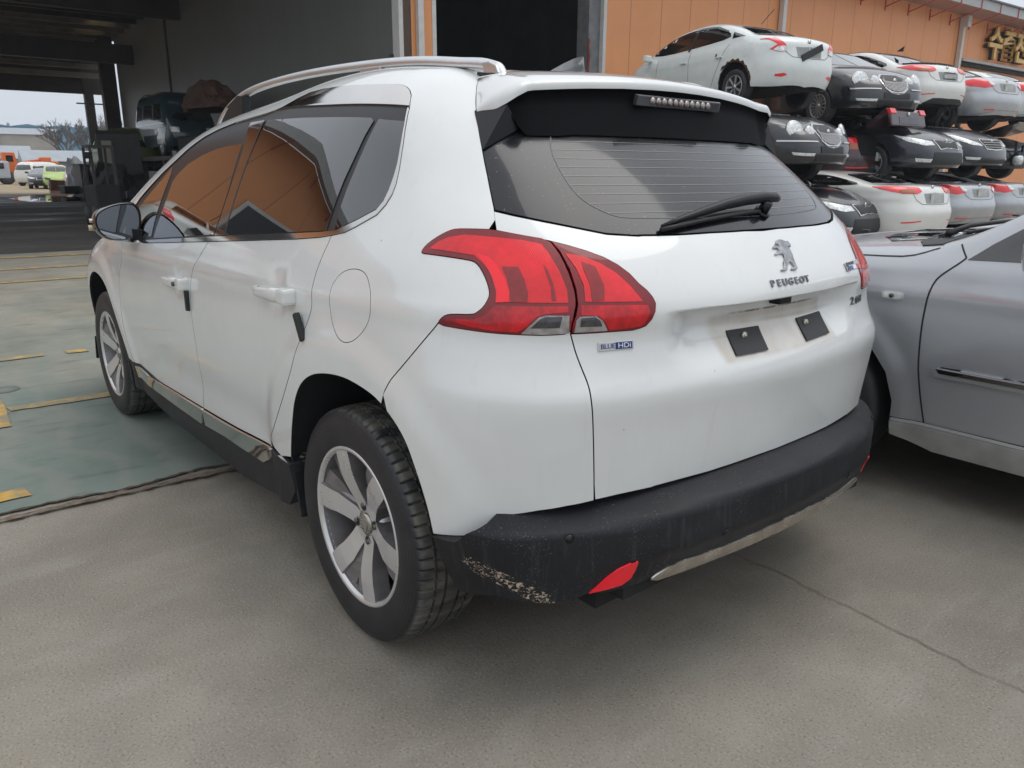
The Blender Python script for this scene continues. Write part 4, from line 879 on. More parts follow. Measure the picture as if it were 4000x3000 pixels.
def hero_wheel(first=True):
    root = bpy.data.objects.new('wheel', None); COL.objects.link(root)
    ty = tyre_mesh().build('tyre', TYRE, root, fixn=True)
    rm = MB(); rm.lathe([(.199, .078), (.205, .0935), (.2125, .0965), (.2165, .0935), (.2165, .089)], 'y', 96); rim = rm.build('rim_flange', RIMF, root)
    br = MB(); br.lathe([(.2005, .086), (.196, .060), (.190, .02), (.188, -.05), (.20, -.085)], 'y', 64); br.build('barrel', RIMD, rim, fixn=False)
    MB().lathe([(.02, .012), (.135, .012), (.135, -.008), (.02, -.008)], 'y', 48).build('brake_disc', simple('brake_iron', (.09, .075, .065), .5, metal=.6, var=.3), root)
    MB().box((.08, .0, .10), (.10, .075, .12), Matrix.Rotation(R(-40), 3, 'Y'), .012).build('brake_caliper', HUBB, root)
    MB().lathe([(.0, -.05), (.187, -.05)], 'y', 32).build('backing_plate', DARKIN, root, fixn=False)
    yf = lambda r: float(np.interp(r, [.03, .06, .11, .16, .205], [.060, .062, .077, .088, .0915]))
    A = [107, 50, -6, -74, -128, 172]
    bend = [1, 1, -1, -1, 1, -1]
    for a0, sg in zip(A, bend):
        # machined face: outline in (radius, angle offset) with a kink at mid radius
        stn = [(.2055, 9.0, -9.0, 0), (.185, 10.5, -10, 0), (.155, 12.5, -11.5, 1), (.128, 14.5, -13.5, 3), (.100, 16.5, -16, 3), (.076, 20, -20, 2), (.056, 28, -28, 0), (.036, 32, -32, 0)]
        V = []; 
        for r, p1, p2, sh in stn:
            for off, dy in ((p1, 0), ((p1+p2)/2, .0012), (p2, 0)):
                t = R(a0+sg*(off+sh)); V.append((-r*math.cos(t), yf(r)+dy, r*math.sin(t)))
        n = len(stn); top = list(V); dep = [(x*.995, y-(.022 if math.hypot(x, z) > .07 else .02), z*.995) for x, y, z in V]
        F = [(i*3+j, i*3+j+1, (i+1)*3+j+1, (i+1)*3+j) for i in range(n-1) for j in (0, 1)]
        fc = MB(); fc.add(top, F); face = fc.build('spoke_face', RIMF, root, fixn=False)
        me = face.data; bm = bmesh.new(); bm.from_mesh(me); bmesh.ops.recalc_face_normals(bm, faces=bm.faces)
        if bm.faces[0].normal.y < 0: bmesh.ops.reverse_faces(bm, faces=bm.faces)
        bm.to_mesh(me); bm.free()
        # painted flanks: one steep, one broad ledge that trails the face
        fl = MB(); V = []
        for i, (r, p1, p2, sh) in enumerate(stn):
            wide = 15*(1 if r > .15 else .8 if r > .1 else .35)
            for off, dy in ((p1+.3, -.0005), (p1+1.2, -.008), (p1+wide, -.015), (p1+wide+1.5, -.045), (p2-1.5, -.045), (p2-.3, -.0005)):
                t = R(a0+sg*(off+sh)); V.append((-r*math.cos(t), yf(r)+dy, r*math.sin(t)))
        fl.add(V, [(i*6+j, i*6+j+1, (i+1)*6+j+1, (i+1)*6+j) for i in range(n-1) for j in (0, 1, 2, 3, 4)], False)
        fl.build('spoke_flank', RIMD, face, fixn=True)
    hb = MB(); hb.lathe([(.0, .057), (.040, .0575), (.056, .055), (.064, .045), (.070, .018)], 'y', 48); hub = hb.build('hub', RIMF, root)
    for k in range(4):
        t = R(100+90*k); mb = MB(); c = (-.050*math.cos(t), .0, .050*math.sin(t))
        mb.lathe([(.0145, .0615), (.0155, .0625), (.0165, .0615)], 'y', 20, (c[0], 0, c[2])); mb.build('bolt_recess', RIMD, hub, fixn=False)
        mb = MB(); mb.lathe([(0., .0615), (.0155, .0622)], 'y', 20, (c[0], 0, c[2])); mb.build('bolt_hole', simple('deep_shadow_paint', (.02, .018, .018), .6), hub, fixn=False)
        mb = MB(); mb.cyl((c[0], .0635, c[2]), .0075, .006, 'y', 6); mb.build('wheel_bolt', simple('bolt_steel', (.16, .15, .14), .4, metal=.8), hub)
    cp = MB(); cp.lathe([(0, .0675), (.022, .067), (.0275, .0655), (.029, .058)], 'y', 40); cap = cp.build('centre_cap', simple('champagne_cap', (.42, .41, .36), .25, metal=.8), root)
    lo = np.array(O['lionp']); lo = (lo-lo.mean(0))*.52; lo[:, 0] *= -1
    MB().prism([(-p[0], p[1]) for p in lo], .066, .0695, 'y').build('emblem', simple('dull_chrome', (.50, .50, .48), .3, metal=.9), cap)
    MB().tube([(.13, .05, -.135), (.125, .075, -.128)], .006, 10).build('valve', RUB_SHADE, rim)
    return root
W0 = hero_wheel()
for i, (x, s, spin) in enumerate(((0, 1, 0), (2.537, 1, -13), (0, -1, 40), (2.537, -1, 75))):
    wv = W0 if i == 0 else copy_tree(W0)
    wv.parent = HERO; wv.location = (x, .742*s, .3155); wv.rotation_euler = (0, R(spin), 0 if s > 0 else math.pi)
# ---------------------------------------------------------------- badges
def text_mesh(body, size, ext, mat, parent, mtx, name='lettering', sx=1., bev=0., align='CENTER', space=1.):
    c = bpy.data.curves.new('txt', 'FONT'); c.body = body; c.size = size; c.extrude = ext; c.align_x = align; c.align_y = 'CENTER'; c.offset = bev; c.space_character = space
    o = bpy.data.objects.new('txt', c); COL.objects.link(o); dg = bpy.context.evaluated_depsgraph_get()
    me = bpy.data.meshes.new_from_object(o.evaluated_get(dg)); bpy.data.objects.remove(o)
    me.transform(Matrix.Diagonal((sx, 1, 1, 1))); me.transform(mtx); me.materials.clear(); ob = link(name, me, mat, parent); return ob
def plaque_mtx(y, z, off=.0, skin=None):
    """frame on the tail: x axis along -y, z axis out of the surface"""
    skin = skin or hero; P, n = onskin(skin, skin.uv(skin.rear([(abs(y), z)])), off); P, n = Vector(P[0]), Vector(n[0])
    if y < 0: P.y *= -1; n.y *= -1
    r = Vector((0, 0, 1)).cross(n).normalized(); u = n.cross(r)
    return Matrix(((r.x, u.x, n.x, P.x), (r.y, u.y, n.y, P.y), (r.z, u.z, n.z, P.z), (0, 0, 0, 1)))
DCH = simple('tarnished_chrome', (.24, .24, .245), .2, metal=1., var=.12, nscale=60)
for i, ch_ in enumerate('PEUGEOT'):
    y = .0745-.0249*i; text_mesh(ch_, .0235, .0016, DCH, HERO, plaque_mtx(y, .9625, .0018), 'badge_letter', 1.22, .0006)
for i, ch_ in enumerate('2008'):
    text_mesh(ch_, .031, .0018, DCH, HERO, plaque_mtx(-.396-.0245*i, .871, .002), 'badge_digit', .95, .0005)
mt = plaque_mtx(.0275*-1, 1.02, .0); mi = mt.inverted()
lo = [tuple((mi @ Vector((float(hero.rear([(abs(p[0]), p[1])])[0][0]), p[0], p[1])))[:2]) for p in O['lionp']]
LI = MB().prism(lo, -.004, .0045, 'z').build('lion_emblem', simple('smoky_chrome', (.36, .36, .37), .12, metal=1., var=.45, nscale=35), HERO, bevel=.0012, xf=mt)
pb = plaque_mtx(.527, .864, .0015)
pl_ = MB().box((0, 0, 0), (.083, .0185, .003), None, .001).build('engine_badge', CHROME, HERO, xf=pb)
MB().box((0, 0, .0019), (.078, .0145, .0006)).build('badge_field', simple('silver_badge_field', (.55, .56, .57), .3, metal=.6), pl_, xf=pb)
MB().box((.0185, 0, .0023), (.040, .0145, .0007)).build('badge_field', simple('navy_badge_field', (.012, .03, .16), .3), pl_, xf=pb)
text_mesh('BLUE', .0145, .0003, simple('navy_badge_field', (.012, .03, .16), .3), pl_, pb @ Matrix.Translation((-.0195, 0, .0026)), 'lettering', 1.05, .0001)
text_mesh('HDi', .0145, .0003, simple('silver_lettering', (.75, .76, .78), .3, metal=.5), pl_, pb @ Matrix.Translation((.0195, 0, .003)), 'lettering', 1.3, .0001)
pf = plaque_mtx(-.385, .9705, .0015)
fl_ = MB().box((0, 0, 0), (.128, .0245, .002), None, .0006).build('flag_badge', simple('silver_badge_field', (.55, .56, .57), .3, metal=.6), HERO, xf=pf)
for x0, c_, nm in ((-.022, (.02, .07, .32), 'badge_blue'), (.010, (.8, .8, .8), 'badge_white'), (.042, (.55, .03, .04), 'badge_red')):
    MB().box((x0, -.0055, .0013), (.032, .0115, .0006)).build('colour_field', simple(nm, c_, .3), fl_, xf=pf)
text_mesh('PEUGEOT', .011, .0002, simple('dark_badge_letters', (.05, .05, .06), .4), fl_, pf @ Matrix.Translation((-.008, .0065, .0014)), 'lettering', 1.1, .0002)
MB().prism([(a*.34, b*.30) for a, b in (np.array(lo)-np.mean(lo, 0)).tolist()], .0012, .0018, 'z').build('small_lion', simple('dark_badge_letters', (.05, .05, .06), .4), fl_, xf=pf @ Matrix.Translation((-.053, 0, 0)))
# ---------------------------------------------------------------- ground
def struct(o): o['kind'] = 'structure'; return o
def concrete():
    m, nt, b = new_mat('worn_concrete'); v = coords(nt)
    c = ramp(nt, noise(nt, v, 1.1, 8, .62, .4), (.28, (.185, .163, .132)), (.5, (.285, .255, .210)), (.74, (.375, .345, .290)))
    c = mixc(nt, ramp(nt, noise(nt, v, 3.2, 6, .6, .3), (.42, (0, 0, 0)), (.62, (.4,)*3)), c, (.20, .185, .16))
    c = mixc(nt, ramp(nt, noise(nt, v, .45, 4, .5), (.45, (0, 0, 0)), (.7, (.6,)*3)), c, (.28, .25, .205))
    c = mixc(nt, ramp(nt, noise(nt, coords(nt, (1, .25, 1)), 9, 5, .6), (.52, (0, 0, 0)), (.7, (.35,)*3)), c, (.34, .325, .295))
    g = noise(nt, v, 150, 3, .7); c = mixc(nt, ramp(nt, g, (.585, (0, 0, 0)), (.63, (.6,)*3)), c, (.42, .40, .35)); c = mixc(nt, ramp(nt, g, (.37, (.7,)*3), (.41, (0, 0, 0))), c, (.09, .082, .072))
    nt.links.new(c, b.inputs['Base Color'])
    nt.links.new(ramp(nt, noise(nt, v, 2.2, 4), (.3, (.62,)*3), (.7, (.9,)*3)), b.inputs['Roughness'])
    h = mixc(nt, .4, noise(nt, v, 85, 8, .75), noise(nt, v, 9, 5, .6)); nt.links.new(nbump(nt, h, .8, .008), b.inputs['Normal'])
    return m
CONC = concrete()
gb = MB(); gb.add([(-60, -260, 0), (400, -260, 0), (400, 120, 0), (-60, 120, 0)], [(0, 1, 2, 3)])
struct(gb.build('ground', CONC, fixn=False))
def sheet(name, pts, z, mat, label=None, jitter=0., seed=1):
    rnd = random.Random(seed); P = densify(np.array(pts, float), .06 if jitter else 50) if jitter else np.array(pts, float)
    if jitter:
        k = np.array([rnd.gauss(0, 1) for _ in range(len(P)*2)]).reshape(-1, 2); k = (k+np.roll(k, 1, 0)+np.roll(k, 2, 0)+np.roll(k, -1, 0))/2
        P = P+k*jitter
    pl = [Vector((p[0], p[1], z)) for p in P]; mb = MB(); mb.add(pl, [tuple(range(len(pl)))]); o = mb.build(name, mat, fixn=False)
    bm = bmesh.new(); bm.from_mesh(o.data); bmesh.ops.triangulate(bm, faces=bm.faces)
    if sum(f.normal.z for f in bm.faces) < 0: bmesh.ops.reverse_faces(bm, faces=bm.faces)
    bm.to_mesh(o.data); bm.free(); return struct(o)
def green_floor():
    m, nt, b = new_mat('worn_green_floor_paint'); v = coords(nt)
    grn = ramp(nt, noise(nt, v, 1.6, 6, .6), (.3, (.135, .178, .155)), (.7, (.200, .235, .205)))
    con = ramp(nt, noise(nt, v, 2.3, 6, .6), (.3, (.215, .205, .165)), (.7, (.320, .300, .245)))
    t = nd(nt, 'ShaderNodeTexCoord'); s = nd(nt, 'ShaderNodeSeparateXYZ'); nt.links.new(t.outputs['Object'], s.inputs[0])
    far = nd(nt, 'ShaderNodeMapRange'); nt.links.new(s.outputs['X'], far.inputs[0]); far.inputs[1].default_value = 2.5; far.inputs[2].default_value = 9; far.inputs[3].default_value = -.10; far.inputs[4].default_value = .16
    ad = nd(nt, 'ShaderNodeMath', operation='ADD'); nt.links.new(noise(nt, v, .9, 7, .62, .5), ad.inputs[0]); nt.links.new(far.outputs[0], ad.inputs[1])
    c = mixc(nt, ramp(nt, ad.outputs[0], (.36, (0, 0, 0)), (.62, (1, 1, 1))), grn, con)
    # round scrub marks and dark tyre scuffs
    wv = nd(nt, 'ShaderNodeTexWave', wave_type='RINGS'); wv.inputs['Scale'].default_value = 1.3; wv.inputs['Distortion'].default_value = 7; wv.inputs['Detail'].default_value = 3; nt.links.new(v, wv.inputs['Vector'])
    c = mixc(nt, ramp(nt, wv.outputs[0], (.6, (0, 0, 0)), (.95, (.28,)*3)), c, (.27, .26, .225))
    c = mixc(nt, ramp(nt, noise(nt, coords(nt, (3, .8, 1)), 3.5, 5, .6), (.56, (0, 0, 0)), (.72, (.55,)*3)), c, (.055, .062, .060))
    nt.links.new(c, b.inputs['Base Color']); nt.links.new(ramp(nt, noise(nt, v, 1.5, 4), (.3, (.40,)*3), (.7, (.78,)*3)), b.inputs['Roughness'])
    nt.links.new(nbump(nt, noise(nt, v, 40, 5), .3, .003), b.inputs['Normal']); return m
GRN = green_floor()
edge_ = [(1.43, -2.2), (1.45, -1.5), (1.436, .598), (1.484, .771), (1.463, .921), (1.442, 1.078), (1.47, 1.199), (1.482, 1.362), (1.484, 1.489), (1.5, 3), (1.52, 12)]
sheet('painted_floor', [(11.9, 12), (12.0, -6.9), (6, -5.5), (3.5, -3.5)]+edge_, .004, GRN, jitter=.006, seed=3)
# broken joint between the two slabs
def strip_mesh(name, line, wfun, z, mat, seed=1):
    rnd = random.Random(seed); L_ = densify(np.array(line, float), .03, False); mb = MB(); V = []
    for i, p in enumerate(L_):
        t = L_[min(i+1, len(L_)-1)]-L_[max(i-1, 0)]; t /= np.linalg.norm(t)+1e-9; n = np.array([-t[1], t[0]]); w_ = wfun(i/len(L_))*(.5+rnd.random()); o = (rnd.random()-.5)*.012
        V += [(*(p+n*(w_+o)), z), (*(p+n*(o-w_)), z)]
    mb.add(V, [(2*i, 2*i+1, 2*i+3, 2*i+2) for i in range(len(L_)-1)]); o = mb.build(name, mat, fixn=False); return struct(o)
CRK = simple('broken_concrete_edge', (.075, .062, .050), .95, var=.5, nscale=40, bmp=.6, bscale=60)
strip_mesh('ground_joint', edge_, lambda t: .008, .008, CRK, 4)
strip_mesh('ground_joint', [(1.38, -3.), (1.40, -.6), (1.385, .6), (1.40, .9), (1.405, 1.2), (1.415, 1.6), (1.43, 5)], lambda t: .016, .012, simple('crumbled_edge', (.16, .125, .095), .95, var=.4, nscale=30, bmp=.5), 5)
strip_mesh('ground_crack', [(.6, -.25), (.1, -.36), (-.2, -.325), (-.403, -.336), (-.565, -.346), (-.68, -.328), (-.801, -.323), (-1.002, -.303), (-1.166, -.287), (-1.5, -.31)], lambda t: .0014, .004, simple('hairline_crack', (.13, .118, .10), .95), 6)
def yellow():
    m, nt, b = new_mat('worn_yellow_line'); v = coords(nt)
    f = ramp(nt, noise(nt, v, 7, 7, .68), (.46, (0, 0, 0)), (.60, (1, 1, 1)))
    y = ramp(nt, noise(nt, v, 20, 3), (.3, (.46, .27, .05)), (.7, (.60, .37, .09)))
    nt.links.new(mixc(nt, f, (.26, .225, .15), y), b.inputs['Base Color']); b.inputs['Roughness'].default_value = .75; return m
YEL = yellow()
yl = [[(1.60, 1.375), (1.70, 1.385), (1.685, 6), (1.60, 6)], [(2.865, -.9), (2.965, -.9), (2.985, 1.103), (2.99, 1.27), (2.90, 1.27), (2.88, .9)],
      [(2.60, 1.30), (3.35, 1.28), (3.35, 1.40), (2.62, 1.40)], [(4.20, .905), (4.29, .905), (4.33, 5), (4.24, 5)], [(4.17, .64), (4.25, .64), (4.29, .77), (4.20, .77)],
      [(8.36, -3.2), (8.50, -3.2), (8.56, 5), (8.42, 5)], [(9.62, -4), (9.78, -4), (9.95, 5), (9.78, 5)], [(11.1, -4), (11.3, -4), (11.6, 5), (11.4, 5)], [(13.2, .35), (13.3, .1), (16.5, .75), (16.5, .95)]]
for i, p in enumerate(yl): sheet('line_marking', p, .009+.0002*i, YEL, jitter=.004, seed=20+i)
def shed_floor():
    m, nt, b = new_mat('wet_oily_floor'); v = coords(nt)
    n = noise(nt, coords(nt, (1, .35, 1)), 1.0, 6, .62); nt.links.new(ramp(nt, n, (.3, (.028, .026, .024)), (.7, (.085, .078, .068))), b.inputs['Base Color'])
    nt.links.new(ramp(nt, noise(nt, coords(nt, (1, .3, 1)), .8, 5, .6), (.30, (.28,)*3), (.55, (.80,)*3)), b.inputs['Roughness']); return m
sheet('shed_floor', [(12.0, -9), (11.9, 12), (44, 12), (45.5, 0), (44.5, -8), (46, -12)], .006, shed_floor())
DIRT = simple('sandy_yard', (.34, .265, .17), .95, var=.22, nscale=.25, bmp=.3, bscale=4)
sheet('dirt_yard', [(44, 30), (45.5, 0), (44.5, -8), (46, -60), (130, -80), (130, 30)], .014, DIRT)
# puddle by the shed's far edge
sheet('puddle', [(33, -3.5), (38, -3.2), (43, -5.0), (42, -7.4), (36, -6.8), (34, -5.2)], .018, simple('standing_water', (.02, .02, .022), .02), jitter=.05, seed=9)
# manhole cover
MB().cyl((3.40, 1.235, .006), .075, .006, 'z', 32).build('manhole_cover', simple('grey_iron_cover', (.17, .19, .17), .8)); mc = bpy.data.objects['manhole_cover']
tag(mc, 'small round grey cover let into the green floor', 'manhole cover')
# ---------------------------------------------------------------- orange steel building on the right
def panel_wall(name, col, seamw=.006, pitch=1.0, spots=.8):
    m, nt, b = new_mat(name); v = coords(nt)
    t = nd(nt, 'ShaderNodeTexCoord'); s = nd(nt, 'ShaderNodeSeparateXYZ'); nt.links.new(t.outputs['Object'], s.inputs[0])
    a = nd(nt, 'ShaderNodeMath', operation='PINGPONG'); nt.links.new(s.outputs['X'], a.inputs[0]); a.inputs[1].default_value = pitch/2
    seam = ramp(nt, a.outputs[0], (seamw, (1, 1, 1)), (seamw*2.2, (0, 0, 0)))
    c = ramp(nt, noise(nt, v, .5, 5), (.3, tuple(x*.93 for x in col)), (.7, tuple(min(1, x*1.06) for x in col)))
    c = mixc(nt, ramp(nt, noise(nt, coords(nt, (1, 1, .12)), 2.5, 5, .6), (.55, (0, 0, 0)), (.8, (.4,)*3)), c, tuple(x*.8 for x in col))
    c = mixc(nt, ramp(nt, noise(nt, coords(nt, (.35, 1, 2.2)), 1.7, 4, .7), (.71, (0, 0, 0)), (.74, (spots,)*3)), c, (.16, .10, .07))
    c = mixc(nt, seam, c, tuple(x*.55 for x in col))
    nt.links.new(c, b.inputs['Base Color']); b.inputs['Roughness'].default_value = .45
    nt.links.new(nbump(nt, seam, .4, .01), b.inputs['Normal']); return m
ORG = panel_wall('orange_sandwich_panels', (.80, .335, .130))
WTR = simple('off_white_trim', (.62, .61, .58), .45, var=.08); GRYS = simple('grey_steel', (.18, .185, .19), .55, var=.2)
PNK = simple('pink_steel_bracket', (.52, .12, .11), .5); SOF = simple('pale_grey_fascia', (.42, .43, .43), .5, var=.08, nscale=2)
FAC = thing('orange_workshop', 'orange panel-clad workshop with a dark open doorway and gold lettering', 'building', (12, -6.8, 0), math.atan2(-.998, -.065))
def fb(name, mat, x0, x1, y0, y1, z0, z1, par=FAC):
    return MB().box(((x0+x1)/2, (y0+y1)/2, (z0+z1)/2), (x1-x0, y1-y0, z1-z0)).build(name, mat, par)
EV = 6.42
for a, b_ in ((.06, .75), (5.22, 62)):
    fb('wall', ORG, a, b_, 0, .25, 0, EV)
fb('lintel', ORG, .75, 5.22, 0, .25, 5.8, EV)
fb('corner_trim', WTR, -.03, .06, -.012, .26, 0, EV); fb('door_trim', WTR, .70, .79, -.014, .26, 0, 5.9); fb('door_trim', WTR, 5.16, 5.25, -.014, .26, 0, 5.9)
fb('door_post', GRYS, 4.82, 5.15, .10, .5, 0, 5.9)
rs = MB(); rp_ = [(4.80, 3.0), (4.86, 3.05), (4.84, 3.2), (4.88, 3.3), (4.85, 3.5), (4.87, 3.75), (4.84, 3.95), (4.86, 4.1), (4.80, 4.15)]; rs.prism(rp_, .085, .097, 'y'); rs.build('rust_patch', simple('red_rust', (.20, .035, .03), .9, var=.4, nscale=10), FAC)
fb('downpipe', WTR, .33, .45, -.13, -.02, 0, EV)
for px in (11.5, 21.3, 31, 41):
    fb('downpipe', WTR, px-.07, px+.07, -.17, -.03, 0, 6.05); fb('hopper', WTR, px-.10, px+.14, -.30, -.03, 6.02, 6.36)
# eaves: fascia, roof edge, pink brackets
fb('fascia', SOF, -6, 62, -.95, -.90, 6.40, 6.68); fb('soffit', simple('pink_grey_soffit', (.45, .30, .28), .6), -6, 62, -.90, 0, EV+.005, EV+.03)
fb('roof_edge', GRYS, -6, 62, -1.02, .3, 6.685, 6.73)
br_ = MB()
for i in range(46):
    x = .6+1.33*i; m_ = MB(); m_.beam((x, -.965, 6.69), (x, -.965, 6.36), .03, .03); m_.beam((x, -.95, 6.38), (x, -.02, 6.12), .03, .03); m_.beam((x, -.02, 6.36), (x, -.02, 6.02), .03, .03); m_.build('eaves_bracket', PNK, FAC)
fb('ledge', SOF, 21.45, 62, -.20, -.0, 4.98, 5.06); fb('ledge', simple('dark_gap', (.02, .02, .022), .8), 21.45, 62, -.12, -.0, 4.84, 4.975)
# roof and dark inside of the workshop
rf_ = MB(); rf_.box((31, 9, 8.6), (62, 18.6, .1), Matrix.Rotation(R(12), 3, 'X')); rf_.build('roof', SOF, FAC)
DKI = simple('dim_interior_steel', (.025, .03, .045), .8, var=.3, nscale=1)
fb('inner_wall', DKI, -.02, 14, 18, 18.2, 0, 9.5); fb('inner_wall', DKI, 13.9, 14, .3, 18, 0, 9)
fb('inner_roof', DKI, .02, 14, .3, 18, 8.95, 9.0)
SKYL = simple('dull_skylight', (.42, .38, .30), .7)
for r_, (x0, n) in enumerate(((4.2, 5), (7.2, 5), (10.2, 4))):
    for k in range(n): fb('skylight', simple('lit_roof_sheet', (.60, .55, .45), .7), x0-.35+.02*k, x0+.35, 2.4+2.6*k, 3.7+2.6*k, 8.90, 8.945)
GOLD = simple('gold_sign_letters', (.78, .50, .14), .4, metal=.0, var=.1); SHD = simple('dark_sign_return', (.03, .02, .015), .6)
for i, g_ in enumerate('수출전시장'):
    mtx = Matrix.Translation((23.60+1.02*i, -.16, 5.66)) @ Matrix.Rotation(R(90), 4, 'X')
    text_mesh(g_, 1.12, .035, GOLD, FAC, mtx @ Matrix.Translation((0, 0, .04)), 'sign_letter', 1., .028)
    text_mesh(g_, 1.12, .05, SHD, FAC, mtx @ Matrix.Translation((-.02, -.02, -.05)), 'letter_return', 1., .03)
# ---------------------------------------------------------------- open shed on the left
SHED = thing('open_shed', 'dark open-sided steel shed with pale side wall and roof beams', 'building', (12, -6.8, 0), math.atan2(.065*-1, .998))
SW = panel_wall('dim_cream_side_wall', (.16, .165, .150), .003, 1.0, 0); STL = simple('dark_brown_steel', (.040, .036, .034), .6, var=.3, nscale=2); PUR = simple('lit_purlin', (.20, .18, .15), .6, var=.3, nscale=1)
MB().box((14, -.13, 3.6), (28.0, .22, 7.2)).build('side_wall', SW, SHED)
MB().box((.25, .05, 3.35), (.03, .12, .12)).build('wall_switch', STL, SHED)
# roof: sheets with gaps where the skylights sit
RSH = simple('dark_roof_sheet', (.05, .045, .045), .7, var=.3, nscale=.6)
sky_rects = [(19.3, 20.2), (23.2, 24.3), (26.4, 27.4)]
ys0, ys1 = .9, 1.9
xs = [10.5]+[v for r in sky_rects for v in r]+[34.5]
MB().box((5.1, 3.8, 7.25), (10.75, 8.1, .08)).build('roof_sheet', RSH, SHED)
for i in range(0, len(xs), 2): MB().box(((xs[i]+xs[i+1])/2, 10, 7.25), (xs[i+1]-xs[i], 20.5, .08)).build('roof_sheet', RSH, SHED)
TR_ = bpy.data.materials.new('yellowed_translucent_sheet'); TR_.use_nodes = True; nt = TR_.node_tree
tb_ = nd(nt, 'ShaderNodeBsdfTranslucent'); tb_.inputs[0].default_value = (.62, .56, .36, 1); nt.links.new(ramp(nt, noise(nt, coords(nt), 2.5, 5), (.35, (.25, .22, .13)), (.65, (.75, .70, .50))), tb_.inputs[0]); nt.links.new(tb_.outputs[0], nt.nodes['Material Output'].inputs[0])
for a, b_ in sky_rects:
    MB().box(((a+b_)/2, (ys0+ys1)/2-.3, 7.25), (b_-a, ys1-ys0, .02)).build('skylight', TR_, SHED)
    MB().box(((a+b_)/2, 10+.9, 7.25), (b_-a, 18.6, .08)).build('roof_sheet', RSH, SHED); MB().box(((a+b_)/2, .15, 7.25), (b_-a, .85, .08)).build('roof_sheet', RSH, SHED)
for x in np.arange(1.2, 34.5, 1.35): MB().box((float(x), 10 if x > 10.6 else 3.8, 7.08), (.10, 20.4 if x > 10.6 else 8, .18)).build('purlin', PUR if x > 24 else STL, SHED)  # far purlins coloured paler to stand for daylight reaching them from outside
for x, z, h in ((8, 6.55, .7), (16, 6.55, .7), (24.2, 5.95, .75), (33.2, 5.25, .5)): MB().box((x, 10 if x > 9 else 3.8, z), (.3, 20.6 if x > 9 else 8.1, h)).build('rafter', STL, SHED)
MB().box((30, 10, 6.0), (.12, 20.4, .22)).build('purlin', PUR, SHED); MB().box((31.6, 10, 5.75), (.12, 20.4, .25)).build('purlin', PUR, SHED)
for x, y, w_ in ((28.4, .35, .62), (33.2, .55, .42), (33.2, 6.4, .42), (33.2, 13, .42), (28.4, 20, .6), (8, 7.8, .4), (16, 20, .5)):
    MB().box((x, y, 3.6), (w_, w_, 7.2)).build('column', STL, SHED)
MB().box((33.62, 10, 6.36), (.05, 20.4, 1.75)).build('end_cladding', RSH, SHED)
fl2 = MB().box((30.6, .9, 4.35), (.25, 1.2, .05)).box((30.6, .9, 4.28), (.1, .1, .1)).build('floodlight_bracket', STL, SHED)
# ---------------------------------------------------------------- orange building beside the camera (seen in the side windows)
B2 = thing('orange_workshop', 'orange workshop mirrored in the side windows of the white crossover', 'building', (14.0, 1.9, 0), math.atan2(1, -.10))
def fb2(name, mat, x0, x1, y0, y1, z0, z1): return MB().box(((x0+x1)/2, (y0+y1)/2, (z0+z1)/2), (x1-x0, y1-y0, z1-z0)).build(name, mat, B2)
fb2('wall', ORG, 0, 26, -.3, 0, 0, 6.2); fb2('fascia', SOF, -.2, 26.5, .85, .9, 6.05, 6.4); fb2('soffit', SOF, -.2, 26.5, 0, .85, 6.22, 6.26)
for i in range(18): MB().beam((.6+1.4*i, .87, 6.35), (.6+1.4*i, .0, 5.8), .04, .04).build('eaves_bracket', PNK, B2)
fb2('window_frame', WTR, 2.6, 6.4, .0, .05, 2.9, 4.5)
for a, b_ in ((2.70, 4.42), (4.54, 6.3)): fb2('window_pane', GLOSS, a, b_, .052, .06, 3.0, 4.4)
# ---------------------------------------------------------------- other cars
def car_F(sp):
    """implicit shape of a plain car body from a few profiles (local x forward, wheels at z=0)"""
    Wd = Spl(*sp['W']); Tp = Spl(*sp['T']); Re = Spl(*sp['R']); Fr = Spl(*sp['F']); sq = sp.get('squash', 1.); zb = sp.get('zb', .95)
    wx = sp['wx']; xt = sp.get('taper', .035); rr_ = sp.get('rr', .34); tr = sp.get('tr', .10)
    def F(P):
        x, y, z0 = P[:, 0], np.abs(P[:, 1]), P[:, 2]
        z = np.where(z0 > zb, zb+(z0-zb)/sq, z0)
        up = sst(.95, 1.3, z); W = Wd(z)-(xt+.06*up)*(np.abs(x)/1.6)**3*.5
        for cx in wx: W = W+.012*(1-sst(.38, .47, np.hypot(x-cx, z-.32)))*(1-sst(.75, .9, z))
        W = W+.008*np.exp(-((z-.80)/.035)**2)-.010*np.exp(-((z-.45)/.09)**2)*sst(wx[1]+.45, wx[1]+.7, x)*(1-sst(wx[0]-.7, wx[0]-.45, x))
        side = y-W; top = (z-(Tp(x)-.06*y*y))*.9
        rear = (Re(z)+.16*y*y+.10*y**4-x)*.95; front = (x-(Fr(z)-.22*y*y-.16*y**4))*.95
        F_ = smax(side, top, tr); F_ = smax(F_, rear, rr_); return smax(F_, front, rr_)
    return F
BASEW = [(.12, .78), (.25, .84), (.40, .875), (.55, .885), (.72, .885), (.85, .870), (.93, .845), (1.0, .805), (1.15, .745), (1.30, .675), (1.40, .61), (1.5, .55)]
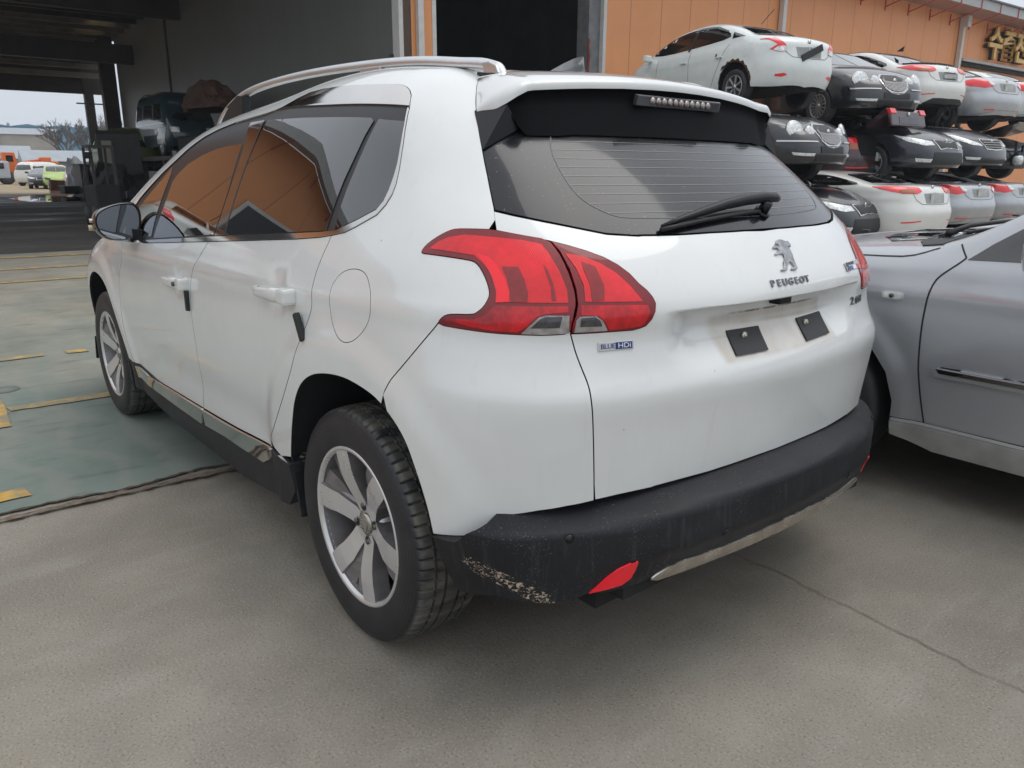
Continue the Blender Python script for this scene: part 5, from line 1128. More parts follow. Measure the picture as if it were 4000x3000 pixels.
SEDAN = dict(W=BASEW, T=[(-2.35, .99), (-2.15, 1.045), (-1.8, 1.06), (-1.55, 1.085), (-1.25, 1.21), (-.85, 1.37), (-.4, 1.445), (.05, 1.45), (.45, 1.40), (.85, 1.24), (1.2, 1.07), (1.4, .995), (1.7, .955), (2.05, .87), (2.3, .74), (2.45, .60)],
             R=[(.15, -2.15), (.28, -2.25), (.45, -2.30), (.60, -2.31), (.72, -2.27), (.90, -2.27), (.98, -2.26), (1.06, -2.20), (1.3, -1.9)],
             F=[(.15, 2.22), (.28, 2.34), (.45, 2.37), (.60, 2.35), (.72, 2.28), (.85, 2.1), (1., 1.8)], wx=(1.36, -1.34))
def mats(name, col, **k): return simple(name, col, .35, coat=1., var=.04, coat_r=.04, **k)
CW = mats('white_car_paint', (.72, .76, .74)); CW2 = mats('warm_white_car_paint', (.74, .74, .70)); CS = simple('silver_car_paint', (.46, .475, .49), .33, metal=.55, coat=1., var=.05)
CK = mats('black_car_paint', (.008, .010, .015)); CNV = mats('navy_black_paint', (.008, .011, .020)); CWN = mats('dark_wine_paint', (.035, .010, .014))
HL = simple('clear_headlamp', (.70, .73, .73), .1, coat=1., var=.35, nscale=22, metal=.1); LR = mats('red_tail_lens', (.80, .015, .022)); LA = mats('amber_tail_lens', (.36, .12, .03))
BLK = simple('matt_black_plastic', (.018, .019, .021), .55); PLT = simple('dirty_white_plate', (.50, .51, .49), .5, var=.2, nscale=12); SEAM = simple('panel_shut_line', (.02, .02, .022), .7)
_skins = {}
def skin_of(sp):
    k = id(sp)
    if k not in _skins: _skins[k] = (Skin(car_F(sp), -1.55, 1.45, .62, 2.2), sp)
    _skins[k][0].sq = sp.get('squash', 1.); return _skins[k][0]
def loc_uv(sk, pts):
    sq, zb = getattr(sk, 'sq', 1), .95; out = np.zeros((len(pts), 2))
    for kind in 'srft':
        ix = [i for i, p in enumerate(pts) if p[0] == kind]
        if not ix: continue
        q = np.array([(pts[i][1], pts[i][2]) for i in ix], float)
        if kind != 't': q[:, 1] = np.where(q[:, 1] > zb, zb+(q[:, 1]-zb)*sq, q[:, 1])
        f = {'s': sk.side, 'r': sk.rear, 'f': sk.front, 't': sk.top}[kind]; P = f(q); tgt = np.array({'s': (0, .7), 'r': (0, .7), 'f': (0, .6), 't': (0, 0)}[kind])
        for _ in range(14):
            bad = np.isnan(P).any(1)
            if not bad.any(): break
            q[bad] += (tgt-q[bad])*.03; P[bad] = f(q[bad])
        out[ix] = sk.uv(P)
    return out
def over(name, sk, pts, mat, par, off=.006, mirror=None, step=.07, curve=0):
    """a part laid proud of the body, outline given as ('s',x,z) side, ('r',y,z) tail, ('f',y,z) nose or ('t',x,y) top points"""
    uvp = loc_uv(sk, pts)
    if mirror == 'merge':
        for lim, s_ in ((-math.pi/2*sk.R, -1), (sk.x1-sk.x0+math.pi/2*sk.R, 1)):
            k = np.abs(uvp[:, 0]-lim) < .012; uvp[k, 0] = lim
        k = np.abs(uvp[:, 1]-math.pi/2) < .02; uvp[k, 1] = math.pi/2
    if curve: uvp = rounded(uvp*[1, VS], True, curve)/[1, VS]
    return panel(name, sk, uvp, (), mat, par, off=off, inset=0, step=step, flange=off+.004, mirror=mirror, edge=.035)
def line_over(name, sk, pts, w_, mat, par, off=.004, mirrors=(1, -1)):
    """thin line on the body"""
    P, n = onskin(sk, densify(loc_uv(sk, pts)*[1, VS], .04, False)/[1, VS], off); t = np.gradient(P, axis=0); t /= np.linalg.norm(t, axis=1, keepdims=True)+1e-9; sd = np.cross(n, t)
    V = np.vstack([P+sd*w_/2, P-sd*w_/2]); m = len(P); obs = []
    for s in mirrors:
        mb = MB(); mb.add(V*[1, s, 1], [(i, i+1, m+i+1, m+i) for i in range(m-1)], True); obs.append(mb.build(name, mat, par, fixn=False))
    return obs
_wheel_cache = {}
def small_wheel(kind, r, par, x, y, z, s):
    key = (kind, r)
    if key not in _wheel_cache:
        root = bpy.data.objects.new('wheel', None); COL.objects.link(root)
        tyre_mesh(60, 60, r, .10, False).build('tyre', simple('plain_tyre', (.028, .029, .031), .6, var=.3, nscale=10), root)
        rim = MB(); rr = r*.66; rim.lathe([(rr, .085), (rr*.95, .092), (rr*.93, .08), (rr*.90, .02)], 'y', 40); n, wd = {'multi': (15, .055), 'star': (7, .12), 'plain': (5, .22)}[kind]
        for k in range(n):
            a = 2*math.pi*k/n; d = Vector((math.cos(a), 0, math.sin(a))); q = Vector((-math.sin(a), 0, math.cos(a))); w1 = wd*rr*.5; w2 = w1*1.6
            V = [d*rr*.16-q*w1+Vector((0, .075, 0)), d*rr*.16+q*w1+Vector((0, .075, 0)), d*rr*.95+q*w2+Vector((0, .088, 0)), d*rr*.95-q*w2+Vector((0, .088, 0))]
            V += [v-Vector((0, .03, 0)) for v in V]; rim.add(V, [(0, 1, 2, 3), (0, 4, 5, 1), (1, 5, 6, 2), (2, 6, 7, 3), (3, 7, 4, 0)])
        rim.cyl((0, .06, 0), rr*.22, .04, 'y', 20); rim.build('rim', simple('bg_alloy', (.45, .46, .47), .3, metal=.7, var=.1), root)
        MB().lathe([(0, .02), (rr*.93, .02)], 'y', 24).build('brake_disc', simple('dark_brake', (.03, .03, .03), .8), root, fixn=False)
        _wheel_cache[key] = root; w_ = root
    else: w_ = copy_tree(_wheel_cache[key])
    w_.parent = par; w_.location = (x, y, z); w_.rotation_euler = (0, 0, 0 if s > 0 else math.pi); return w_
SIDEG = [('s', 1.18, 1.00), ('s', .75, 1.22), ('s', .40, 1.33), ('s', -.15, 1.375), ('s', -.65, 1.33), ('s', -1.05, 1.20), ('s', -1.42, 1.055), ('s', -1.2, 1.005), ('s', -.3, .985), ('s', .7, .965)]
def base_car(name, label, sp, paint, loc, rz, wheel='plain', wr=.31, group=None, glass=SGLASS, step=.06, side_g=SIDEG, roof=None, sides=(None, 'right'), gap=True, category='car', wheels=(0, 1, 2, 3), mirr=1.02, scale=1.):
    t = thing(name, label, category, loc, rz, group); t.scale = (scale,)*3; sk = skin_of(sp); L = sk.x1-sk.x0; wx = sp['wx']; ar = sp.get('ar', .375)
    def arch(cx): return [('s', cx+ar*math.cos(a)*s_, max(.27, .33+ar*math.sin(a))) for a, s_ in [(R(d), 1) for d in (-12, 8, 30, 55, 80, 105, 130, 155, 172, 192)]]
    fz, rzz = .24, .26
    bot = [('f', .02, fz), ('f', .55, fz)]+arch(wx[0])+[('s', (wx[0]+wx[1])/2, .24)]+arch(wx[1])+[('r', .55, rzz), ('r', .02, rzz)]
    ub = loc_uv(sk, bot); ub[0][0] = L+math.pi/2*sk.R; ub[-1][0] = -math.pi/2*sk.R
    out_ = cat(ub, [[-math.pi/2*sk.R, math.pi/2]], [[L+math.pi/2*sk.R, math.pi/2]])
    panel('body', sk, out_, (), paint, t, off=0, inset=0, step=step, flange=.02, mirror='merge', edge=.04)
    w0, w1 = wx; MB().box(((w0+w1)/2, 0, .36), (w0-w1-.75, 1.50, .24)).box(((w0+w1)/2, 0, .45), (w0-w1+1.3, 1.02, .42)).build('underbody', DARKIN, t)
    for m_ in sides:
        over('side_window', sk, side_g, glass, t, .004, m_, curve=1)
    for i, (cx, s) in enumerate(((wx[0], 1), (wx[1], 1), (wx[0], -1), (wx[1], -1))):
        if i in wheels: small_wheel(wheel, wr, t, cx, s*.765, wr, s)
        mb = MB(); V = []; aa = [R(d) for d in range(-10, 191, 20)]
        for a in aa:
            for r_, yy in ((ar-.004, .86), (ar+.01, .60), (ar+.01, .48)): V.append((cx+r_*math.cos(a), s*yy, .33+r_*math.sin(a)))
        mb.add(V, [(k*3+j, k*3+j+1, (k+1)*3+j+1, (k+1)*3+j) for k in range(len(aa)-1) for j in (0, 1)], True); mb.build('wheel_well', DARKIN, t, fixn=False)
    if gap:
        lo = line_over('shut_line', sk, [('s', wx[0]-.52, .92), ('s', wx[0]-.50, .6), ('s', wx[0]-.46, .33)], .007, SEAM, t)
        line_over('shut_line', sk, [('s', -.10, .98), ('s', -.12, .6), ('s', -.10, .33)], .007, SEAM, t); line_over('shut_line', sk, [('s', -1.05, 1.0), ('s', -.93, .75), ('s', -.80, .50), ('s', -.72, .33)], .007, SEAM, t)
        line_over('pillar', sk, [('s', -.02, .99), ('s', -.12, 1.36)], .06, BLK, t, .0065)
        for hx in (.02, -.90):
            for s in (1, -1):
                p = sk.side([(hx, .82)])[0]; MB().box((hx, s*(p[1]+.018), .80), (.16, .03, .028), None, .008).build('door_handle', paint, t)
    over('windscreen', sk, [('t', 1.30, .02), ('t', 1.26, .45), ('t', 1.16, .60), ('t', .62, .52), ('t', .58, .3), ('t', .55, .02)], glass, t, .004, 'merge')
    if not sp.get('norg'): over('rear_window', sk, [('t', -.92, .02), ('t', -.94, .40), ('t', -1.0, .50), ('t', -1.50, .58), ('t', -1.55, .3), ('t', -1.57, .02)], glass, t, .004, 'merge')
    for s in (1, -1) if mirr else ():
        MB().box((1.02, s*.94, .99), (.10, .17, .12), Matrix.Rotation(R(12*s), 3, 'Z'), .03).box((1.04, s*.85, .97), (.05, .08, .04)).build('door_mirror', paint, t)
    return t, sk
def rear_end(t, sk, paint, lamp_o, lamp_i=None, plate='plain', lowlamp=None, lower=None, plate_z=.80, clear=None):
    for m_ in (None, 'right'):
        l_ = over('tail_lamp', sk, lamp_o, LR, t, .008, m_, .05)
        if lamp_i: over('inner_lens', sk, lamp_i, clear or LA, l_, .013, m_, .05)
        if lowlamp: over('bumper_reflector', sk, lowlamp, LR, t, .006, m_, .05)
    line_over('shut_line', sk, [('r', .0, .70), ('r', .38, .71), ('r', .50, .78), ('r', .56, .93), ('r', .62, 1.02)], .007, SEAM, t, .004)
    if lower: over('lower_bumper', sk, lower, BLK, t, .008, 'merge', .06)
    rec = over('plate_recess', sk, [('r', .01, plate_z-.085), ('r', .27, plate_z-.08), ('r', .30, plate_z+.07), ('r', .01, plate_z+.085)], simple('shaded_recess', (.30, .31, .30), .6) if plate != 'none' else paint, t, .003, 'merge')
    x = float(sk.rear([(0.0, plate_z)])[0][0])
    if plate == 'slant': MB().box((x-.03, -.03, plate_z-.005), (.02, .50, .11), Matrix.Rotation(R(-24), 3, 'X'), .006).build('plate_holder', BLK, t)
    elif plate == 'frame':
        f = MB()
        for dz in (-.055, .055): f.box((x-.02, 0, plate_z+dz), (.015, .36, .012), None)
        f.build('plate_frame', BLK, t); MB().box((x-.014, 0, plate_z), (.008, .34, .10), Matrix.Rotation(R(-14), 3, 'X')).build('plate', PLT, t)
    else: MB().box((x-.014, 0, plate_z), (.012, .34, .15), None, .004).build('plate', PLT, t)
    xe = float(sk.rear([(0.0, .955)])[0][0]); MB().cyl((xe-.006, 0, .965), .035, .012, 'x', 20).build('emblem', CHROME, t)
def ring_lamp(name, sk, y, z, r, par, s, depth=.02):
    p, n = onskin(sk, loc_uv(sk, [('f', abs(y), z)])); p, n = p[0]*[1, s, 1], n[0]*[1, s, 1]; n = Vector((n[0], n[1], n[2]*.3)).normalized(); p = Vector(p)
    mb = MB(); mb.tube([p-n*.03, p+n*depth*.5, p+n*depth], [r*1.05, r*1.02, r*.8], 28); o = mb.build(name, HL, par)
    rg = MB(); q = n.to_track_quat('Z', 'Y').to_matrix(); V = []
    for k in range(32):
        a = 2*math.pi*k/32
        for rr, h in ((r*.98, depth*.6), (r*1.07, depth*.75), (r*1.16, depth*.3), (r*1.16, -.03)): V.append(p+q @ Vector((rr*math.cos(a), rr*math.sin(a), h)))
    rg.add(V, [(k*4+i, k*4+i+1, ((k+1) % 32)*4+i+1, ((k+1) % 32)*4+i) for k in range(32) for i in (0, 1, 2)], True); rg.build('bezel', CHROME, o); return o
def front_end(t, sk, paint, lamp, grille, bars=0, fog=None, lower=None, vert=False, hood=True):
    for m_ in (None, 'right'):
        if lamp: over('headlamp', sk, lamp, HL, t, .009, m_, .05)
        if fog: over('fog_lamp', sk, fog, HL, t, .010, m_, .04)
    if lower: over('lower_intake', sk, lower, BLK, t, .007, 'merge', .05)
    if grille:
        g0 = loc_uv(sk, grille); cen_ = np.array([sk.x1-sk.x0+math.pi/2*sk.R, g0[:, 1].mean()])
        big = cen_+(g0-cen_)*[1.10, 1.22]; big[np.abs(g0[:, 0]-cen_[0]) < .012, 0] = cen_[0]; g0[np.abs(g0[:, 0]-cen_[0]) < .012, 0] = cen_[0]
        gs = panel('grille_surround', sk, big, (), CHROME, t, off=.010, inset=0, step=.05, flange=.014, mirror='merge', edge=.03)
        gr = panel('grille', sk, g0, (), BLK, t, off=.014, inset=0, step=.05, flange=.002, mirror='merge', edge=.03)
        yz = [(p[1], p[2]) for p in sk.pt(g0)]; ym = max(p[0] for p in yz); zl = min(p[1] for p in yz); zh = max(p[1] for p in yz)
        if bars:
            mb = MB()
            if vert:
                for k in range(-bars, bars+1):
                    y = ym*.88*k/bars; h = (zh-zl)*.5*math.sqrt(max(.05, 1-(y/ym)**2))*.92; zc = (zh+zl)/2; x = float(sk.front([(abs(y)+.001, zc)])[0][0])
                    xa = float(sk.front([(abs(y)+.001, zc+h)])[0][0]); xb = float(sk.front([(abs(y)+.001, zc-h)])[0][0]); mb.beam((xb+.02, y, zc-h), (x+.026, y, zc), .012, .006, (1, 0, 0)).beam((x+.026, y, zc), (xa+.02, y, zc+h), .012, .006, (1, 0, 0))
            else:
                for k in range(bars):
                    z = zl+(zh-zl)*(k+.7)/(bars+.3); w_ = ym*.92
                    for s in (1, -1):
                        P, n = onskin(sk, loc_uv(sk, [('f', .001+w_*j/6, z) for j in range(7)]), .020); mb.tube([p*[1, s, 1] for p in P], .007, 6)
            mb.build('grille_bars', CHROME, gr)
    line_over('shut_line', sk, [('f', .0, .70), ('f', .55, .72), ('f', .78, .80)], .008, SEAM, t, .004)
    xe = float(sk.front([(0.0, .69)])[0][0]); MB().cyl((xe+.008, 0, .705), .035, .014, 'x', 18).build('emblem', CHROME, t)
SQ = dict(SEDAN); SQ['squash'] = .60                       # crushed roofs inside the stack
HATCHB = dict(SEDAN); 
ACC = dict(SEDAN); ACC['T'] = [(-2.25, 1.02), (-2.0, 1.075), (-1.7, 1.10), (-1.45, 1.14), (-1.1, 1.28), (-.7, 1.40), (-.3, 1.455), (.1, 1.45), (.5, 1.38), (.9, 1.21), (1.25, 1.03), (1.5, .96), (1.75, .88), (2.0, .76), (2.2, .62)]
ACC['R'] = [(.15, -1.95), (.28, -2.05), (.42, -2.10), (.58, -2.12), (.72, -2.10), (.86, -2.10), (1.0, -2.11), (1.07, -2.04), (1.3, -1.8)]; ACC['F'] = [(.15, 2.05), (.3, 2.15), (.45, 2.17), (.6, 2.12), (.75, 2.0), (.9, 1.8)]; ACC['wx'] = (1.30, -1.27)
GRP = 'cars in the three-high stack before the orange workshop'
LO = [('s', -1.86, .975), ('r', .80, 1.0), ('r', .60, .985), ('r', .50, .90), ('r', .48, .80), ('r', .60, .78), ('r', .74, .82), ('s', -1.98, .90)]
a_, sk = base_car('stacked_car', 'white saloon atop the stack with rusted-out rear arch and slanting black plate holder', ACC, CW, (7.861, -11.241, 2.352), R(-10.8), 'star', .29, GRP, step=.05,
                  side_g=[('s', 1.10, 1.03), ('s', .72, 1.23), ('s', .35, 1.34), ('s', -.15, 1.385), ('s', -.60, 1.345), ('s', -.98, 1.20), ('s', -1.02, 1.10), ('s', -.3, 1.045), ('s', .6, 1.0)])
rear_end(a_, sk, CW, LO, [('r', .64, .86), ('r', .51, .875), ('r', .485, .80), ('r', .60, .785), ('r', .70, .81)], 'slant', [('r', .66, .44), ('r', .52, .46), ('r', .46, .43), ('r', .56, .40), ('r', .66, .41)], None, .80, HL)
rr_ = [('s', -1.27+(.385+.02*math.sin(k*2.3)+.03*(k % 3 == 1))*math.cos(R(d)), .33+(.385+.025*math.sin(k*3.1)+.025*(k % 2))*math.sin(R(d))) for k, d in enumerate(range(40, 181, 9))]+[('s', -1.27+.36*math.cos(R(d)), .33+.36*math.sin(R(d))) for d in range(178, 39, -14)]
over('rust_hole', sk, rr_, simple('flaking_rust', (.055, .022, .010), .95, var=.6, nscale=30), a_, .005, None, .03)
over('quarter_glass', sk, [('s', -1.05, 1.20), ('s', -1.34, 1.10), ('s', -1.06, 1.085)], SGLASS, a_, .004, None, .05)
over('chrome_visor', sk, [('s', -.02, 1.365), ('s', -.15, 1.385), ('s', -.60, 1.345), ('s', -.92, 1.235), ('s', -.90, 1.215), ('s', -.58, 1.315), ('s', -.15, 1.352), ('s', -.02, 1.335)], simple('bright_visor', (.6, .62, .63), .15, metal=.8), a_, .012, None, .05)
MB().tube([(-.95, 0, 1.40), (-1.2, -.02, 1.60)], .006, 6).build('aerial', BLK, a_); over('fuel_flap', sk, [('s', -1.42+.07*math.cos(R(d)), .90+.07*math.sin(R(d))) for d in range(0, 360, 40)], CW, a_, .004, None, .05)
over('reflector_clip', sk, [('s', -.83, .86), ('s', -.83, .80), ('s', -.80, .80), ('s', -.80, .86)], BLK, a_, .01, None, .05)
# black saloons with twin round lamps and a ribbed oval grille
LUX = dict(SEDAN); LUX['T'] = [(a, b+.02*(a > 1)) for a, b in SEDAN['T']]
LUXS = dict(LUX); LUXS['squash'] = .55
OVG = [('f', .001, .80), ('f', .16, .80), ('f', .25, .75), ('f', .27, .68), ('f', .22, .58), ('f', .12, .52), ('f', .001, .505)]
def lux(label, sp, loc, rz):
    t, sk = base_car('stacked_car', label, sp, CK, loc, rz, 'multi', .32, GRP, scale=1.05)
    front_end(t, sk, CK, None, OVG, 9, [('f', .72, .40), ('f', .40, .385), ('f', .42, .345), ('f', .70, .36)], [('f', .001, .36), ('f', .35, .36), ('f', .38, .27), ('f', .001, .27)], vert=True)
    for s in (1, -1):
        ring_lamp('headlamp', sk, .63, .725, .118, t, s); ring_lamp('headlamp', sk, .385, .70, .075, t, s)
        line_over('bumper_strip', sk, [('s', 1.95, .56), ('f', .70, .555), ('f', .33, .55)], .022, CHROME, t, .012, (s,))
    over('badge_panel', sk, [('f', .001, .49), ('f', .28, .49), ('f', .28, .39), ('f', .001, .39)], BLK, t, .010, 'merge')
    return t
lux('black saloon nose with round lamps and oval grille, in the top row', LUX, (7.753, -14.157, 2.137), R(159.8))
lux('black saloon nose with round lamps and oval grille, in the middle row', LUXS, (7.383, -10.453, 1.119), R(176.3))
# white saloons with long red lamps
K5L = [('s', -1.62, .985), ('s', -1.95, 1.005), ('r', .62, 1.0), ('r', .36, .965), ('r', .34, .90), ('r', .46, .865), ('r', .70, .87), ('s', -1.95, .90)]
K5I = [('r', .72, .925), ('r', .52, .92), ('r', .50, .875), ('r', .72, .88)]
def k5(label, sp, loc, rz, low=True, dark=None):
    t, sk = base_car('stacked_car', label, sp, CW2, loc, rz, 'plain', .32, GRP, scale=1.05); rear_end(t, sk, CW2, K5L, K5I, 'frame' if low else 'plain', [('r', .72, .445), ('r', .40, .465), ('r', .40, .45), ('r', .72, .425)],
        [('r', .001, .37), ('r', .42, .37), ('r', .60, .28), ('r', .60, .262), ('r', .001, .262)] if low else None, .80)
    return t, sk
t, sk = k5('white saloon with dark roof and empty slanting plate frame in the top row', SEDAN, (8.21, -17.02, 2.38), R(-12.7))
over('roof', sk, [('t', .50, .02), ('t', .55, .45), ('t', -.90, .48), ('t', -.88, .02)], GLOSS, t, .005, 'merge'); over('lip_spoiler', sk, [('r', .001, 1.075), ('r', .62, 1.05), ('r', .62, 1.03), ('r', .001, 1.05)], BLK, t, .03, 'merge')
MB().prism([(-.95, 1.42), (-1.12, 1.50), (-1.10, 1.40)], -.01, .01, 'y').build('aerial', BLK, t)
SQ0 = dict(SEDAN); SQ0['squash'] = .55
k5('white saloon tail at the foot of the stack with long smoked red lamps', SQ0, (6.35, -12.25, 0), R(-4.2), False)
SOL = [('s', -1.60, .94), ('s', -1.9, .99), ('r', .70, .98), ('r', .52, .93), ('r', .40, .885), ('r', .50, .83), ('r', .68, .80), ('s', -1.9, .84)]
SOI = [('r', .60, .945), ('r', .52, .92), ('r', .41, .885), ('r', .50, .845), ('r', .58, .87)]
def son(label, sp, loc, rz, paint=CS):
    t, sk = base_car('stacked_car', label, sp, paint, loc, rz, 'plain', .32, GRP, scale=1.05); rear_end(t, sk, paint, SOL, SOI, 'plain', [('r', .68, .375), ('r', .45, .385), ('r', .45, .365), ('r', .66, .355)], None, .83, HL)
    line_over('bumper_crease', sk, [('r', .0, .36), ('r', .40, .36), ('r', .62, .30), ('s', -1.95, .27)], .012, simple('soft_shade_line', (.25, .26, .27), .5), t, .004); return t
son('silver saloon with red and clear lamps in the top row of the stack', SEDAN, (7.26, -17.25+.16, 2.19) if False else (7.75, -18.85, 2.22), R(-9))
son('pale silver saloon at the right end of the top row, cut by the frame edge', SEDAN, (7.9, -21.9, 2.35), R(-11), CW)
son('silver saloon tail at the foot of the stack beside the white one', SQ0, (6.95, -15.95, 0), R(-6.5))
son('silver saloon tail furthest right at the foot of the stack', SQ0, (7.05, -18.7, 0), R(-6.2))
# middle row
tg_, sk = base_car('stacked_car', 'dark wine-red crossover in the middle row with its tailgate open', SQ, CWN, (8.2, -13.85, .91), R(-4.5), 'plain', .32, GRP, scale=1.05)
rear_end(tg_, sk, CWN, [('s', -1.95, .90), ('r', .78, .92), ('r', .56, .92), ('r', .56, .72), ('r', .76, .72), ('s', -2.0, .72)], [('r', .77, .80), ('r', .57, .80), ('r', .57, .73), ('r', .76, .73)], 'none', [('r', .74, .42), ('r', .30, .42), ('r', .30, .395), ('r', .74, .395)], [('r', .001, .40), ('r', .74, .39), ('r', .70, .262), ('r', .001, .262)], .6)
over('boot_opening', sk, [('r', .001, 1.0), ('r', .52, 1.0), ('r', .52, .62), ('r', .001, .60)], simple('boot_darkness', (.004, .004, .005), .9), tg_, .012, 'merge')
tl = MB(); tl.prism([(-2.28, 1.15), (-2.62, 1.42), (-2.72, 1.36), (-2.78, 1.12), (-2.72, 1.10), (-2.66, 1.30), (-2.30, 1.06)], -.56, .56, 'y'); lid = tl.build('open_tailgate', CWN, tg_, bevel=.02)
MB().box((-2.75, 0, 1.21), (.03, .62, .13), Matrix.Rotation(R(14), 3, 'Y'), .01).build('plate_recess', simple('grey_recess', (.12, .12, .13), .5), lid)
for s in (1, -1): MB().box((-2.70, s*.48, 1.35), (.06, .18, .10), Matrix.Rotation(R(30), 3, 'Y'), .01).build('tail_lamp', LR, lid)
MB().cyl((-2.74, 0, 1.315), .035, .02, 'x', 16).build('emblem', CHROME, lid); MB().tube([(-2.2, -.45, .25), (-2.4, -.45, .25)], .035, 14).build('exhaust', CHROME, tg_)
TIG = [('f', .001, .675), ('f', .07, .66), ('f', .27, .70), ('f', .33, .70), ('f', .27, .56), ('f', .07, .585), ('f', .001, .575)]
def kfront(label, sp, loc, rz, paint=CNV):
    t, sk = base_car('stacked_car', label, sp, paint, loc, rz, 'plain', .32, GRP, scale=1.05)
    front_end(t, sk, paint, [('s', 1.72, .80), ('f', .74, .74), ('f', .42, .685), ('f', .40, .62), ('f', .62, .61), ('s', 1.98, .68)], TIG, 0, [('f', .74, .40), ('f', .50, .385), ('f', .52, .33), ('f', .72, .34)], [('f', .001, .50), ('f', .44, .50), ('f', .50, .30), ('f', .001, .29)]); return t, sk
kfront('dark saloon nose with pinched grille and fog lamps in the middle row', SQ, (7.22, -14.6, 1.09), R(173.7))
t, sk = base_car('stacked_car', 'dark saloon nose with swept lamps and barred chrome grille in the middle row', SQ, CNV, (7.35, -17.2, 1.16), R(172.3), 'plain', .32, GRP, scale=1.05)
front_end(t, sk, CNV, [('s', 1.40, .86), ('f', .76, .80), ('f', .40, .64), ('f', .38, .60), ('f', .62, .62), ('s', 1.95, .72)], [('f', .001, .72), ('f', .30, .73), ('f', .34, .70), ('f', .26, .56), ('f', .001, .545)], 4, [('f', .72, .40), ('f', .46, .385), ('f', .48, .34), ('f', .70, .35)], [('f', .001, .34), ('f', .50, .35), ('f', .44, .275), ('f', .001, .27)])
kfront('small dark car nose with chrome-edged grille at the foot of the stack', SQ0, (6.9, -10.75, 0), R(182.5), CK)
# stripped wreck with its nose beam showing
t, sk = base_car('stacked_car', 'stripped dark wreck in the middle row with its bumper beam and one lamp hanging bare', SQ, CK, (7.92, -20.9, 1.12), R(173), 'plain', .32, GRP, scale=1.05)
fr_ = MB(); fr_.box((2.36, 0, .52), (.10, 1.3, .14), None, .01).box((2.34, 0, .78), (.06, 1.35, .06)).box((2.30, 0, .32), (.08, 1.2, .06))
for y in (-.6, -.3, 0, .3, .6): fr_.box((2.32, y, .56), (.05, .05, .46))
fr_.build('bare_front_frame', simple('blue_black_steel', (.02, .028, .05), .5), t); MB().cyl((2.46, -.72, .42), .10, .14, 'x', 18).build('loose_lamp', HL, t)
MB().box((1.85, 0, 1.12), (1.0, 1.45, .03), Matrix.Rotation(R(-14), 3, 'Y'), .01).build('raised_bonnet', CK, t)
# steel rack that carries the stack
RK = simple('dark_rack_steel', (.03, .03, .032), .7)
for j, y in enumerate((-13.2, -17.0, -20.6, -24.0)):
    rk = thing('storage_rack', 'dark steel rack frame hidden behind the stacked cars', 'rack', (8.6, y, 0), 0, 'dark rack frames behind the stacked cars')
    MB().box((0, 0, 1.65), (.12, .12, 3.3)).build('post', RK, rk)
    for z in (.86, 2.06): MB().box((0, .0, z), (3.2, .10, .10)).build('arm', RK, rk); MB().box((1.45, -1.75, z-.02), (.08, 3.4, .08)).build('beam', RK, rk); MB().box((-1.15, -1.75, z-.02), (.08, 3.4, .08)).build('beam', RK, rk)
# ---------------------------------------------------------------- silver saloon close by on the right
SIL = dict(SEDAN)
SIL['W'] = [(.12, .80), (.22, .835), (.27, .845), (.33, .852), (.40, .862), (.50, .872), (.60, .877), (.70, .878), (.78, .872), (.85, .858), (.90, .840), (.94, .818), (.98, .800), (1.1, .752), (1.25, .690), (1.35, .64), (1.42, .58), (1.5, .52)]
SIL['T'] = [(-2.35, 1.0), (-2.1, 1.03), (-1.8, 1.05), (-1.5, 1.09), (-1.2, 1.22), (-.8, 1.37), (-.4, 1.44), (.0, 1.41), (.35, 1.29), (.65, 1.13), (.90, 1.005), (1.05, .982), (1.3, .965), (1.6, .93), (1.9, .875), (2.15, .80), (2.3, .70), (2.4, .6)]
SIL['wx'] = (1.33, -1.34); SIL['taper'] = .02; SIL['tr'] = .07; SIL['F'] = [(.15, 2.10), (.28, 2.22), (.45, 2.27), (.60, 2.25), (.72, 2.18), (.85, 2.0), (1., 1.8)]
SCP = simple('silver_metallic_paint', (.44, .455, .48), .32, metal=.55, coat=.5, var=.03, nscale=3, rvar=.04)
sv, sk = base_car('parked_car', 'silver saloon parked close along the right flank of the white crossover', SIL, SCP, (-1.39, -2.085, 0), 0, 'star', .315, None, step=.018, gap=False, sides=('right',), mirr=None,
                  side_g=[('s', .78, .935), ('s', .52, 1.10), ('s', .30, 1.22), ('s', -.15, 1.335), ('s', -.65, 1.30), ('s', -1.05, 1.18), ('s', -1.42, 1.03), ('s', -1.2, .975), ('s', -.3, .955), ('s', .4, .945)])
over('side_window', sk, [('s', .786, .926), ('s', .722, .982), ('s', .649, 1.036), ('s', .52, 1.105), ('s', .28, 1.225), ('s', -.15, 1.33), ('s', -.65, 1.295), ('s', -1.02, 1.18), ('s', -1.32, 1.04), ('s', -1.2, .985), ('s', -.3, .965), ('s', .3, .940), ('s', .62, .931)], SGLASS, sv, .003, None, .04)
WL = lambda pts: [('s', a, b) for a, b in pts]   # world x = local-1.39
dg = WL(rounded([(.793, .932), (.808, .914), (.833, .89), (.857, .867), (.872, .843), (.880, .796), (.885, .745), (.886, .686), (.884, .612), (.880, .536), (.868, .461), (.854, .386), (.839, .317)], it=1).tolist())
